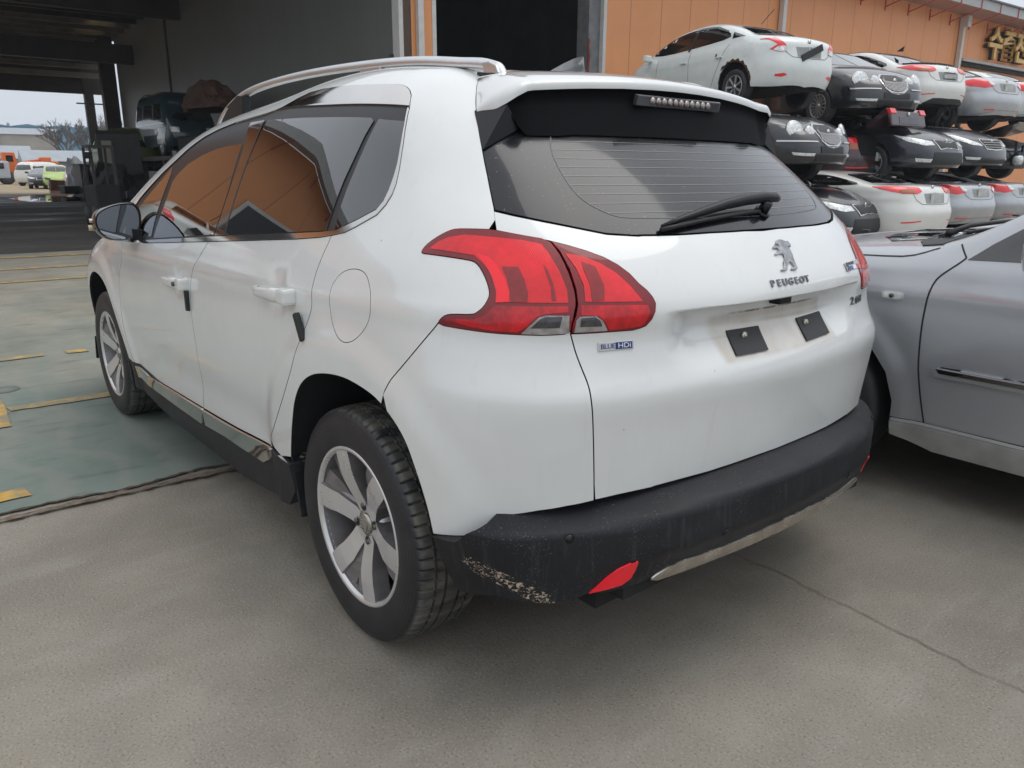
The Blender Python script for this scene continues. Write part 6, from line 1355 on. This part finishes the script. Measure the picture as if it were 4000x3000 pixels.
for s in (1, -1):
    line_over('door_gap', sk, dg, .0065, SEAM, sv, .001, (s,))
    line_over('bonnet_gap', sk, WL([(.90, .957), (.915, .951), (.942, .939), (.974, .927), (1.016, .919), (1.086, .915), (1.145, .913), (1.35, .905), (1.6, .885), (1.95, .83), (2.1, .79)]), .007, SEAM, sv, .001, (s,))
    line_over('pillar_gap', sk, WL([(.793, .932), (.814, .958), (.829, .975)]), .006, SEAM, sv, .001, (s,))
    line_over('sill_gap', sk, WL([(.965, .316), (.80, .316), (.0, .318), (-.8, .318)]), .006, SEAM, sv, .001, (s,))
    line_over('sill_highlight', sk, WL([(.955, .311), (.0, .308), (-.8, .308)]), .012, simple('silver_sill_lip', (.62, .63, .64), .3, metal=.5), sv, .005, (s,))
for m_ in (None, 'right'):
    st_ = over('door_moulding', sk, WL([(.828, .533), (.812, .509), (-.08, .507), (-.08, .545), (.80, .545)]), SCP, sv, .014, m_, .04)
    over('moulding_chrome', sk, WL([(.812, .540), (.80, .525), (-.08, .524), (-.08, .541)]), CHROME, st_, .019, m_, .04)
    ind = over('side_indicator', sk, [('s', 1.005+.040*math.copysign(abs(math.cos(R(d)))**.6, math.cos(R(d))), .781+.016*math.copysign(abs(math.sin(R(d)))**.6, math.sin(R(d)))) for d in range(0, 360, 20)], simple('clear_indicator_edge', (.55, .56, .57), .25), sv, .004, m_, .02)
    over('lens', sk, [('s', 1.005+.034*math.copysign(abs(math.cos(R(d)))**.6, math.cos(R(d))), .781+.0115*math.copysign(abs(math.sin(R(d)))**.6, math.sin(R(d)))) for d in range(0, 360, 20)], HL, ind, .009, m_, .02)
    over('sill_skirt', sk, WL([(.96, .300), (.955, .25), (.80, .215), (-.8, .205), (-.8, .300)]), simple('dusty_silver', (.36, .355, .34), .45, metal=.3, var=.15, nscale=10), sv, .008, m_, .04)
P, n = onskin(sk, loc_uv(sk, [('s', 1.005, .781)]), .012); MB().cyl(P[0], .008, .008, 'y', 14).build('bulb', simple('dark_bulb', (.06, .05, .05), .3), sv)
# black scuttle, wiper, screen edge
over('scuttle', sk, [('t', 1.12, .02), ('t', 1.10, .35), ('t', 1.04, .62), ('t', .98, .74), ('t', .90, .76), ('t', .88, .62), ('t', .95, .3), ('t', .97, .02)], BLK, sv, .004, 'merge', .04)
def tp(x, y, off): P, n = onskin(sk, sk.uv(sk.top([(x, abs(y))])), off); P = P[0]; P[1] *= math.copysign(1, y); return P
for y0, y1 in ((.52, -.05), (-.10, -.62)):
    mb = MB(); mb.tube([tp(.98, y0, .02), tp(.96, y0-.15, .035), tp(.90, y1+.12, .028), tp(.87, y1, .018)], [.014, .010, .007, .005], 8); wq = mb.build('wiper_arm', BLK, sv)
    MB().tube([tp(.93, y0-.05, .012), tp(.86, y1-.05, .012)], .006, 6).build('blade', RUB_SHADE, wq)
MB().box((1.42, .30, .968), (.035, .03, .012), None, .004).build('washer_jet', BLK, sv)
front_end(sv, sk, SCP, [('s', 1.80, .80), ('f', .74, .74), ('f', .45, .70), ('f', .45, .58), ('f', .70, .58), ('s', 1.95, .66)], [('f', .001, .72), ('f', .38, .71), ('f', .36, .58), ('f', .001, .57)], 4)
rear_end(sv, sk, SCP, LO, None, 'plain')
# door mirror nearer the camera
mm = MB(); mm.box((.50, .985, .985), (.13, .20, .135), Matrix.Rotation(R(10), 3, 'Z'), .045).box((.55, .87, .955), (.07, .12, .05), None, .015)
mm.build('door_mirror', SCP, sv)
sv2 = copy_tree(sv); sv2.location = (-1.30, -4.15, -0.0); sv2['label'] = 'dusty silver saloon whose bonnet shows beyond the nearer silver saloon'; sv2.rotation_euler.z = R(-3)
# white saloons on a low rack by the camera-side workshop (their reflections fill the foot of the side windows)
ax = bpy.data.objects['stacked_car']
for i, (x, y, rz, lb) in enumerate(((10.7, 3.35, 6, 'white saloon nearest the viewer on the low rack mirrored in the side windows'), (10.9, 5.5, 3, 'white saloon further along the low rack mirrored in the side windows'))):
    c = copy_tree(ax); c.location = (x, y, 1.35); c.rotation_euler.z = R(rz); c['label'] = lb; c['group'] = 'saloons on the low rack by the second workshop'
rk3 = thing('storage_rack', 'low steel rack carrying two white saloons by the second workshop', 'rack', (10.8, 4.4, 0), 0)
for x in (-1.5, 1.5):
    MB().box((x, 0, 1.29), (.1, 4.4, .12)).build('beam', RK, rk3)
    for y in (-2.1, 0, 2.1): MB().box((x, y, .62), (.1, .1, 1.23)).build('post', RK, rk3)
# ---------------------------------------------------------------- things under and beyond the shed
def lump(name, c, d, mat, parent=None, seed=1, amp=.18, n=3, lo=.0):
    rnd = random.Random(seed); bm = bmesh.new(); bmesh.ops.create_icosphere(bm, subdivisions=n, radius=1)
    from mathutils import noise as mn
    for v in bm.verts:
        k = 1+amp*mn.noise(v.co*1.7+Vector((seed, 0, 0)))*2+amp*.6*mn.noise(v.co*4+Vector((0, seed, 0)))
        v.co = Vector((v.co.x*d[0]*k, v.co.y*d[1]*k, max(lo*d[2], v.co.z*d[2]*k)))+Vector(c)
    me = bpy.data.meshes.new(name); bm.to_mesh(me); bm.free(); return link(name, me, mat, parent)
VANS = dict(SEDAN); VANS['T'] = [(-1.75, 1.72), (-1.6, 1.80), (-.8, 1.85), (.2, 1.85), (.8, 1.80), (1.15, 1.62), (1.45, 1.30), (1.65, 1.02), (1.75, .85)]
VANS['W'] = [(.15, .66), (.3, .72), (.6, .745), (.95, .745), (1.2, .72), (1.5, .68), (1.7, .62), (1.85, .54)]; VANS['R'] = [(.2, -1.62), (.4, -1.70), (1.0, -1.72), (1.5, -1.66), (1.8, -1.5)]; VANS['F'] = [(.2, 1.60), (.4, 1.70), (.7, 1.72), (.95, 1.68), (1.3, 1.5), (1.6, 1.3)]
VANS['wx'] = (1.05, -1.0); VANS['rr'] = .20; VANS['tr'] = .16; VANS['ar'] = .31; VANS['norg'] = 1
def boxy(name, label, sp, paint, loc, rz, wr, cat_, glassf=(.62, 1.45), step=.12):
    t = thing(name, label, cat_, loc, rz); sk = skin_of(sp); L = sk.x1-sk.x0; wx = sp['wx']; ar = sp['ar']
    arch = lambda cx: [('s', cx+ar*math.cos(R(d)), max(.27, .30+ar*math.sin(R(d)))) for d in (-5, 20, 50, 90, 130, 160, 185)]
    ub = loc_uv(sk, [('f', .02, .28), ('f', .45, .28)]+arch(wx[0])+[('s', (wx[0]+wx[1])/2, .26)]+arch(wx[1])+[('r', .45, .28), ('r', .02, .28)]); ub[0][0] = L+math.pi/2*sk.R; ub[-1][0] = -math.pi/2*sk.R
    panel('body', sk, cat(ub, [[-math.pi/2*sk.R, math.pi/2]], [[L+math.pi/2*sk.R, math.pi/2]]), (), paint, t, off=0, inset=0, step=step, flange=.02, mirror='merge', edge=.06)
    w0, w1 = wx; MB().box(((w0+w1)/2, 0, .36), (w0-w1+.6, 1.0, .3)).build('underbody', DARKIN, t)
    for cx in wx:
        for s in (1, -1): small_wheel('plain', wr, t, cx, s*.64*(sp['W'][2][1]/.74), wr, s)
    return t, sk
TEAL = mats('dark_teal_van_paint', (.012, .045, .060)); PALE = mats('pale_van_lower_paint', (.42, .47, .52))
v_, sk = boxy('scrap_van', 'small white and teal van perched high under the shed beside the brown tarpaulin', VANS, TEAL, (24.1, -6.15, 1.62), R(180), .28, 'van')
for m_ in (None, 'right'):
    over('lower_panel', sk, [('s', 1.50, .78), ('s', 1.40, .42), ('s', 1.38, .32), ('s', .72, .34), ('s', .72, .60), ('s', -.66, .60), ('s', -.66, .32), ('s', -1.34, .34), ('s', -1.60, .45), ('s', -1.62, .80), ('s', 0, .80)], PALE, v_, .006, m_, .10)
    over('stripe', sk, [('s', 1.40, .92), ('s', -1.6, .90), ('s', -1.6, .86), ('s', 1.42, .88)], PALE, v_, .006, m_, .1)
    for a, b_ in ((1.22, .50), (.40, -.55), (-.65, -1.5)): over('side_window', sk, [('s', a, 1.02), ('s', a-.12, 1.45), ('s', b_, 1.47), ('s', b_, 1.0)], GLOSS, v_, .005, m_, .1)
    over('headlamp', sk, [('f', .62, .80), ('f', .38, .80), ('f', .38, .66), ('f', .60, .66)], HL, v_, .01, m_, .08)
over('windscreen', sk, [('f', .01, 1.45), ('f', .45, 1.42), ('f', .55, 1.05), ('f', .01, 1.04)], GLOSS, v_, .006, 'merge', .1)
TARP = simple('brown_tarpaulin', (.085, .042, .026), .8, var=.35, nscale=3, bmp=.5, bscale=6)
tp_ = lump('tarpaulin_bundle', (20.4, -6.05, 2.78), (1.35, .62, .62), TARP, None, 4, .22, 4); tag(tp_, 'crumpled brown tarpaulin bundle high under the shed, right of the van', 'tarpaulin')
SCR = simple('black_scrap_metal', (.012, .012, .014), .7, var=.6, nscale=3, bmp=.6, bscale=5); SCR2 = simple('grey_scrap_metal', (.10, .10, .11), .6, var=.7, nscale=4, bmp=.5, bscale=6)
pl0 = thing('scrap_platform', 'dark steel platform loaded with scrap beneath the van and tarpaulin', 'scrap platform', (21.5, -6.1, 0))
MB().box((0, 0, 1.55), (7.0, 1.7, .12)).build('deck', STL, pl0)
for x in (-3.3, -1.1, 1.1, 3.3):
    for y in (-.75, .75): MB().box((x, y, .75), (.14, .14, 1.5)).build('leg', STL, pl0)
MB().box((-1.1, 0, 1.85), (2.6, 1.3, .5), None, .05).build('pallet_load', SCR, pl0)
lump('scrap_fill', (0, .1, .70), (3.3, .72, .72), SCR, pl0, 8, .3, 3, -.95)
LIME = mats('lime_green_paint', (.085, .12, .015))
HAT = dict(SEDAN); HAT['T'] = [(-1.72, 1.28), (-1.5, 1.42), (-1.1, 1.50), (-.4, 1.53), (.2, 1.50), (.7, 1.35), (1.1, 1.10), (1.35, .98), (1.6, .88), (1.8, .74)]; HAT['R'] = [(.2, -1.62), (.4, -1.72), (.8, -1.72), (1.0, -1.66), (1.25, -1.52), (1.5, -1.3)]
HAT['F'] = [(.2, 1.62), (.4, 1.76), (.6, 1.77), (.75, 1.70), (.95, 1.4)]; HAT['wx'] = (1.15, -1.15); HAT['W'] = [(.15, .70), (.3, .77), (.6, .80), (.9, .78), (1.0, .75), (1.2, .69), (1.4, .62), (1.55, .52)]; HAT['ar'] = .33; HAT['norg'] = 1
h_, sk = boxy('scrap_hatchback', 'lime green hatchback tail stacked under the shed left of the van', HAT, LIME, (26.4, -5.35, .98), R(8), .28, 'car')
over('rear_window', sk, [('r', .01, 1.40), ('r', .48, 1.36), ('r', .55, 1.02), ('r', .01, 1.0)], GLOSS, h_, .006, 'merge', .1); over('lower_bumper', sk, [('r', .01, .48), ('r', .6, .48), ('r', .58, .30), ('r', .01, .29)], BLK, h_, .006, 'merge', .1)
for m_ in (None, 'right'): over('tail_lamp', sk, [('r', .72, .98), ('r', .55, .98), ('r', .55, .74), ('r', .70, .74)], LR, h_, .01, m_, .08)
rk2 = thing('scrap_platform', 'dark steel stand under the lime green hatchback', 'scrap platform', (26.4, -5.35, 0))
MB().box((0, 0, .92), (3.0, 1.5, .10)).build('deck', STL, rk2)
for x in (-1.3, 1.3):
    for y in (-.6, .6): MB().box((x, y, .45), (.12, .12, .9)).build('leg', STL, rk2)
def junk(name, label, cat_, loc, n, ext, mat, seed):
    """heap of bent sheet and bar"""
    t = thing(name, label, cat_, loc); rnd = random.Random(seed); bm_ = lump('heap', (0, 0, ext[2]*.42), (ext[0]*.5, ext[1]*.5, ext[2]*.5), mat, t, seed, .35, 3, -.85)
    for k in range(n):
        a, r = rnd.random()*6.28, rnd.random()**.5; p = Vector((math.cos(a)*r*ext[0]*.45, math.sin(a)*r*ext[1]*.45, ext[2]*(.25+.7*rnd.random())))
        m = Euler((rnd.random()*3, rnd.random()*3, rnd.random()*3)).to_matrix(); mb = MB(); mb.box(p, (.15+.45*rnd.random(), .1+.3*rnd.random(), .02+.05*rnd.random()), m, .008); mb.build('scrap_piece', rnd.choice([SCR, SCR2, mat, PALE if k % 4 == 0 else SCR2]), t)
    return t
junk('scrap_heap', 'heap of pale and black car parts below the lime green hatchback', 'scrap heap', (22.3, -4.95, 0), 16, (2.2, 1.0, .95), SCR2, 3)
junk('scrap_heap', 'black heap of crushed parts in front of the dark slab', 'scrap heap', (19.6, -3.35, 0), 14, (2.2, 1.1, 1.35), SCR, 5)
sb = thing('dump_box', 'dark upright steel box with a pale ribbed door leaning beside the shed column', 'steel box', (20.2, -3.55, 0), R(-12))
MB().box((0, 0, 1.55), (1.3, .95, 1.15), Matrix.Rotation(R(-6), 3, 'Y'), .02).build('box', simple('dark_green_grey_steel', (.022, .026, .024), .6, var=.3), sb)
MB().box((-.66, .27, 1.50), (.03, .22, .80), Matrix.Rotation(R(-6), 3, 'Y'), .01).build('pale_door', simple('dusty_cream_panel', (.22, .22, .18), .6), sb); MB().box((0, 0, .5), (1.1, .8, 1.0)).build('base', SCR, sb)
lf = thing('forklift', 'dark forklift mast and cab frame left of the upright steel box', 'forklift', (18.2, -2.62, 0), R(0))
MB().box((0, 0, .55), (1.2, .52, .7), None, .05).build('body', SCR, lf)
fm = MB()
for y in (-.22, .22):
    for x in (-.45, .35): fm.beam((x, y, .8), (x*.8, y, 1.72), .05, .05)
fm.beam((-.36, -.24, 1.72), (-.36, .24, 1.72), .05, .05).beam((.28, -.24, 1.72), (.28, .24, 1.72), .05, .05).beam((-.36, .22, 1.72), (.28, .22, 1.72), .05, .05).beam((-.36, -.22, 1.72), (.28, -.22, 1.72), .05, .05)
fm.build('overhead_guard', STL, lf); MB().box((-.52, .30, 1.52), (.06, .16, .14), None, .01).build('mirror', SCR, lf)
for x in (-.4, .42):
    for s in (1, -1): MB().cyl((x, s*.24, .22), .22, .12, 'y', 20).build('wheel', simple('plain_tyre', (.028, .029, .031), .6), lf)
dk = thing('skip', 'tall black skip of pipes and hoses left of the forklift', 'skip', (41.0, -7.05, 0)); MB().box((0, 0, .72), (1.6, .95, 1.44), None, .03).build('body', simple('blue_black_skip', (.014, .020, .030), .5, var=.4), dk); MB().box((0, 0, 1.46), (1.7, 1.05, .06)).build('rim', SCR2, dk)
for k in range(5): MB().tube([(-.83, .44-.06*k, .1), (-.87, .45-.06*k, .8), (-.80, .40-.07*k, 1.35)], .03, 8).build('hose', PALE if k % 2 else SCR2, dk)
wbn = lump('wrapped_bale', (43.4, -7.05, .86), (.6, .52, .90), simple('white_film_bale', (.55, .58, .62), .5, var=.4, nscale=3), None, 6, .25, 3, -.95); tag(wbn, 'white wrapped bale with dark folds beside the black skip', 'bale')
lw = thing('low_trolley', 'low black trolley with raised rim in front of the white bale', 'trolley', (41.6, -6.35, 0)); MB().box((0, 0, .27), (1.2, .8, .34), None, .02).build('tray', SCR, lw); MB().box((0, 0, .46), (1.3, .9, .03)).build('rim', SCR2, lw)
bp = thing('steel_plate', 'reddish-brown steel plate box standing on a pale base at the yard edge', 'steel plate', (45.6, -6.45, 0)); MB().box((0, 0, .42), (.5, .66, .55), Matrix.Rotation(R(4), 3, 'X'), .02).build('plate', simple('red_oxide_plate', (.10, .035, .025), .7, var=.3), bp); MB().box((-.1, 0, .09), (.4, .74, .14)).build('base', simple('pinkish_block', (.42, .28, .22), .8), bp)
SUVS = dict(SEDAN); SUVS['T'] = [(-2.45, 1.55), (-2.2, 1.72), (-1.6, 1.78), (-.6, 1.80), (.2, 1.78), (.7, 1.62), (1.15, 1.22), (1.4, 1.10), (1.8, 1.04), (2.2, .92), (2.45, .75)]
SUVS['W'] = [(.2, .84), (.35, .91), (.6, .95), (.9, .95), (1.1, .91), (1.3, .84), (1.55, .76), (1.7, .68), (1.8, .6)]; SUVS['R'] = [(.25, -2.35), (.45, -2.48), (.8, -2.50), (1.1, -2.45), (1.5, -2.32), (1.75, -2.15)]; SUVS['F'] = [(.25, 2.3), (.45, 2.45), (.7, 2.45), (.95, 2.30), (1.1, 2.0)]; SUVS['ar'] = .40; SUVS['norg'] = 1; SUVS['wx'] = (1.5, -1.5)
u_, sk = boxy('parked_suv', 'white estate-bodied SUV parked on the sandy yard beyond the shed', SUVS, CW2, (69.8, -9.9, 0), R(-47), .36, 'SUV')
for m_ in (None, 'right'):
    over('side_window', sk, [('s', 1.0, 1.16), ('s', .62, 1.48), ('s', -1.9, 1.52), ('s', -2.1, 1.40), ('s', -2.05, 1.18), ('s', 0, 1.13)], SGLASS, u_, .006, m_, .12, 1)
    over('tail_lamp', sk, [('s', -2.22, 1.12), ('r', .80, 1.12), ('r', .72, 1.12), ('r', .72, .78), ('r', .82, .74), ('s', -2.28, .78)], LR, u_, .01, m_, .1)
over('rear_window', sk, [('r', .01, 1.58), ('r', .55, 1.54), ('r', .68, 1.20), ('r', .01, 1.18)], SGLASS, u_, .006, 'merge', .12)
kf = bpy.data.objects['stacked_car'];
src = [o for o in bpy.data.objects if o.get('label') == 'dark saloon nose with pinched grille and fog lamps in the middle row'][0]
c = copy_tree(src); c.location = (59.5, -8.3, 0); c.rotation_euler = (0, 0, R(165)); c['label'] = 'dark saloon facing the viewer beside the white SUV'; c['group'] = 'cars on the sandy yard'
g2_, sk = boxy('parked_hatchback', 'small lime green hatchback nose showing behind the brown steel plate', HAT, mats('pale_lime_paint', (.45, .60, .16)), (57.6, -8.55, 0), R(172), .28, 'car'); g2_['group'] = 'cars on the sandy yard'
for m_ in (None, 'right'): over('headlamp', sk, [('s', 1.45, .72), ('f', .60, .74), ('f', .36, .68), ('f', .40, .60), ('f', .62, .60)], GLOSS, g2_, .01, m_, .08)
over('windscreen', sk, [('t', 1.12, .01), ('t', 1.05, .55), ('t', .5, .48), ('t', .45, .01)], SGLASS, g2_, .006, 'merge', .1)
c = copy_tree(g2_); c.location = (56.4, -9.6, 0); c.rotation_euler.z = R(170); c['label'] = 'pink and white hatchback shell between the lime car and the bale'; c['group'] = 'cars on the sandy yard'
for ch in c.children:
    if ch.name.startswith('body'): ch.data = ch.data.copy(); ch.data.materials[0] = mats('pink_white_paint', (.72, .52, .54))
# orange crane
OR2 = simple('crane_orange', (.72, .16, .025), .5, var=.15); cr_ = thing('mobile_crane', 'orange mobile crane parked beyond the white SUV', 'crane', (77.5, -9.8, 0), R(-92))
MB().box((0, 0, .75), (4.2, 1.8, .5), None, .08).build('chassis', SCR2, cr_)
MB().prism([(-1.65, 1.0), (-1.65, 2.6), (-.75, 2.6), (-.6, 1.7), (.9, 1.62), (.9, 1.0)], -.7, .7, 'y').build('cab', OR2, cr_, bevel=.05); MB().box((-1.15, -.71, 2.1), (.5, .03, .5)).build('window', GLOSS, cr_)
MB().box((1.5, 0, 1.75), (.8, 1.3, 1.0), None, .08).build('counterweight', OR2, cr_); MB().box((2.1, 0, 1.45), (.7, 1.2, .9), None, .1).build('engine_cover', OR2, cr_); MB().box((.6, 0, 1.85), (1.6, .4, .35), Matrix.Rotation(R(-8), 3, 'Y'), .05).build('boom', OR2, cr_)
for x in (-1.5, 1.5):
    for s in (1, -1): MB().lathe([(.0, .16), (.3, .16), (.5, .1), (.5, -.1), (.3, -.16), (0, -.16)], 'y', 24, (x, s*.85, .5)).build('wheel', simple('plain_tyre', (.028, .029, .031), .6), cr_)
wt_ = thing('parked_truck', 'white lorry cab half cut off at the left edge, beside the crane', 'truck', (76.5, -7.6, 0), R(-90)); MB().box((0, 0, 1.2), (1.6, 1.6, 1.4), None, .15).build('cab', PALE, wt_); MB().box((0, -.81, 1.5), (.8, .03, .45)).build('window', GLOSS, wt_)
MB().box((0, 0, .45), (1.5, 1.4, .2)).build('chassis', SCR, wt_)
for x in (-.5, .5):
    for s in (1, -1): MB().cyl((x, s*.65, .35), .35, .2, 'y', 20).build('wheel', simple('plain_tyre', (.028, .029, .031), .6), wt_)
# low grey sheds, retaining wall, blue factory roofs
def shed_b(label, loc, rz, L, D, H, rh, wallc, roofc, ribs, cat_='shed'):
    t = thing('storage_shed', label, cat_, loc, rz); MB().box((0, 0, H/2), (L, D, H)).build('wall', wallc, t)
    MB().prism([(-D/2-.3, H+.003), (0, H+rh), (D/2+.3, H+.003)], -L/2-.2, L/2+.2, 'x').build('roof', roofc, t)
    for k in range(ribs): MB().box((-L/2+L*(k+.5)/ribs, -D/2-.05, H/2), (.25, .1, H)).build('post', roofc, t)
    return t
GW = simple('grey_shed_wall', (.20, .22, .24), .6, var=.1, nscale=1); GR_ = simple('pale_grey_roof', (.34, .37, .40), .5, var=.08, nscale=1)
shed_b('long grey shed with pale roof behind the white SUV', (90, -16.2, 0), R(-95), 9.5, 7, 2.0, 1.1, GW, GR_, 9)
shed_b('grey shed with pale roof at the left edge behind the crane', (100, -9.0, 0), R(-95), 9, 7, 2.3, 1.4, GW, GR_, 6)
BLU = simple('blue_corrugated_factory', (.10, .28, .42), .5, var=.1, nscale=.3)
bf = thing('blue_factory', 'long blue factory with a row of shallow gables on the far ridge', 'factory', (205, -33, 0), R(-97))
MB().box((0, 0, 5.1), (26, 10, 10.2)).build('wall', BLU, bf)
for k in range(4): MB().prism([(-13+6.5*k, 10.205), (-13+6.5*k+3.25, 10.72), (-6.5+6.5*k, 10.205)], -5.2, 5.2, 'y').build('roof', BLU, bf); MB().cyl((-13+6.5*k+6.3, 0, 10.8), .3, .6, 'z', 10).build('vent', GR_, bf)
shed_b('pale warehouse with a grey roof on the terrace above the retaining wall', (165, -20, 4.1), R(-100), 16, 8, 3.0, 1.2, simple('weathered_cream_wall', (.36, .33, .28), .8, var=.25, nscale=.3), GR_, 0, 'warehouse')
TER = simple('scrubby_terrace', (.20, .17, .13), .95, var=.3, nscale=.2)
tr_ = MB(); tr_.add([(140, 40, -.1), (146, 40, 4.1), (146, -80, 4.1), (140, -80, -.1), (300, 40, 4.8), (300, -120, 4.8)], [(0, 1, 2, 3), (1, 4, 5, 2)]); o = tr_.build('hill', TER); o['kind'] = 'structure'
# bare winter trees
BRK = simple('grey_brown_bark', (.10, .08, .07), .9, var=.3)
def bare_tree(loc, h, seed, label):
    rnd = random.Random(seed); t = thing('bare_tree', label, 'tree', loc, rnd.random()*6, 'bare trees on the far bank'); tk = MB(); tw = MB()
    def br(p, d, L, r, lev, mb):
        q = p+d*L; mb.tube([p, (p+q)/2+Vector((rnd.gauss(0, 1), rnd.gauss(0, 1), 0))*L*.04, q], [r+.012, r*.8+.010, r*.6+.008], 4 if lev else 6, False)
        if lev >= 5: return
        for _ in range(3 if lev < 4 else 4):
            a = rnd.random()*6.28; s = .35+.35*rnd.random(); nd_ = (d+Vector((math.cos(a), math.sin(a), .15))*s).normalized(); br(p+d*L*(.45+.5*rnd.random()), nd_, L*(.58+.18*rnd.random()), r*.55, lev+1, tw)
    br(Vector((0, 0, 0)), Vector((0, 0, 1)), h*.40, h*.018, 0, tk); tk.build('trunk', BRK, t, fixn=False); tw.build('crown', BRK, t, fixn=False); return t
tree_px = [(-22.6, 6.6), (-23.6, 7.6), (-24.4, 7.0), (-25.3, 7.4), (-26.2, 6.4), (-27.2, 6.8), (-28.3, 7.8), (-29.3, 8.2), (-30.4, 7.6), (-31.4, 8.2), (-32.4, 7.4), (-33.5, 7.0)]
t0_ = [bare_tree((131+3*(i % 3), y, 0), h*1.3, 40+i, 'bare grey-brown tree in the far row above the yard') for i, (y, h) in enumerate(tree_px[:4])]
for i, (y, h) in enumerate(tree_px[4:]):
    c = copy_tree(t0_[i % 4]); c.location = (130+4*(i % 3), y, 0); c.scale = (1, 1, h/tree_px[i % 4][1]); c.rotation_euler.z = i*1.3
scr = MB(); rnd = random.Random(3)
for k in range(900):
    x, y = 118+22*rnd.random(), -15-22*rnd.random(); h = 1.0+2.2*rnd.random(); a = rnd.random()*6.28
    for j in range(4):
        b_ = a+j*1.7; scr.tube([(x, y, 0), (x+.3*math.cos(b_)*h*.4, y+.3*math.sin(b_)*h*.4, h*.6), (x+.5*math.cos(b_)*h*.5, y+.5*math.sin(b_)*h*.5, h)], [.03, .02, .01], 3, False)
o = scr.build('brushwood', simple('dry_brush', (.20, .15, .115), .95, var=.3), fixn=False); tag(o, kind='stuff')
# ---------------------------------------------------------------- air
hz = MB().box((120, -70, 12), (390, 400, 26.2)).build('haze', None); hz['kind'] = 'stuff'
hm_ = bpy.data.materials.new('pale_air'); hm_.use_nodes = True; nt = hm_.node_tree; nt.nodes.remove(nt.nodes['Principled BSDF'])
pv_ = nt.nodes.new('ShaderNodeVolumePrincipled'); pv_.inputs['Color'].default_value = (.86, .90, .95, 1); pv_.inputs['Density'].default_value = .0011; pv_.inputs['Anisotropy'].default_value = .2
nt.links.new(pv_.outputs[0], nt.nodes['Material Output'].inputs['Volume']); hz.data.materials.append(hm_)
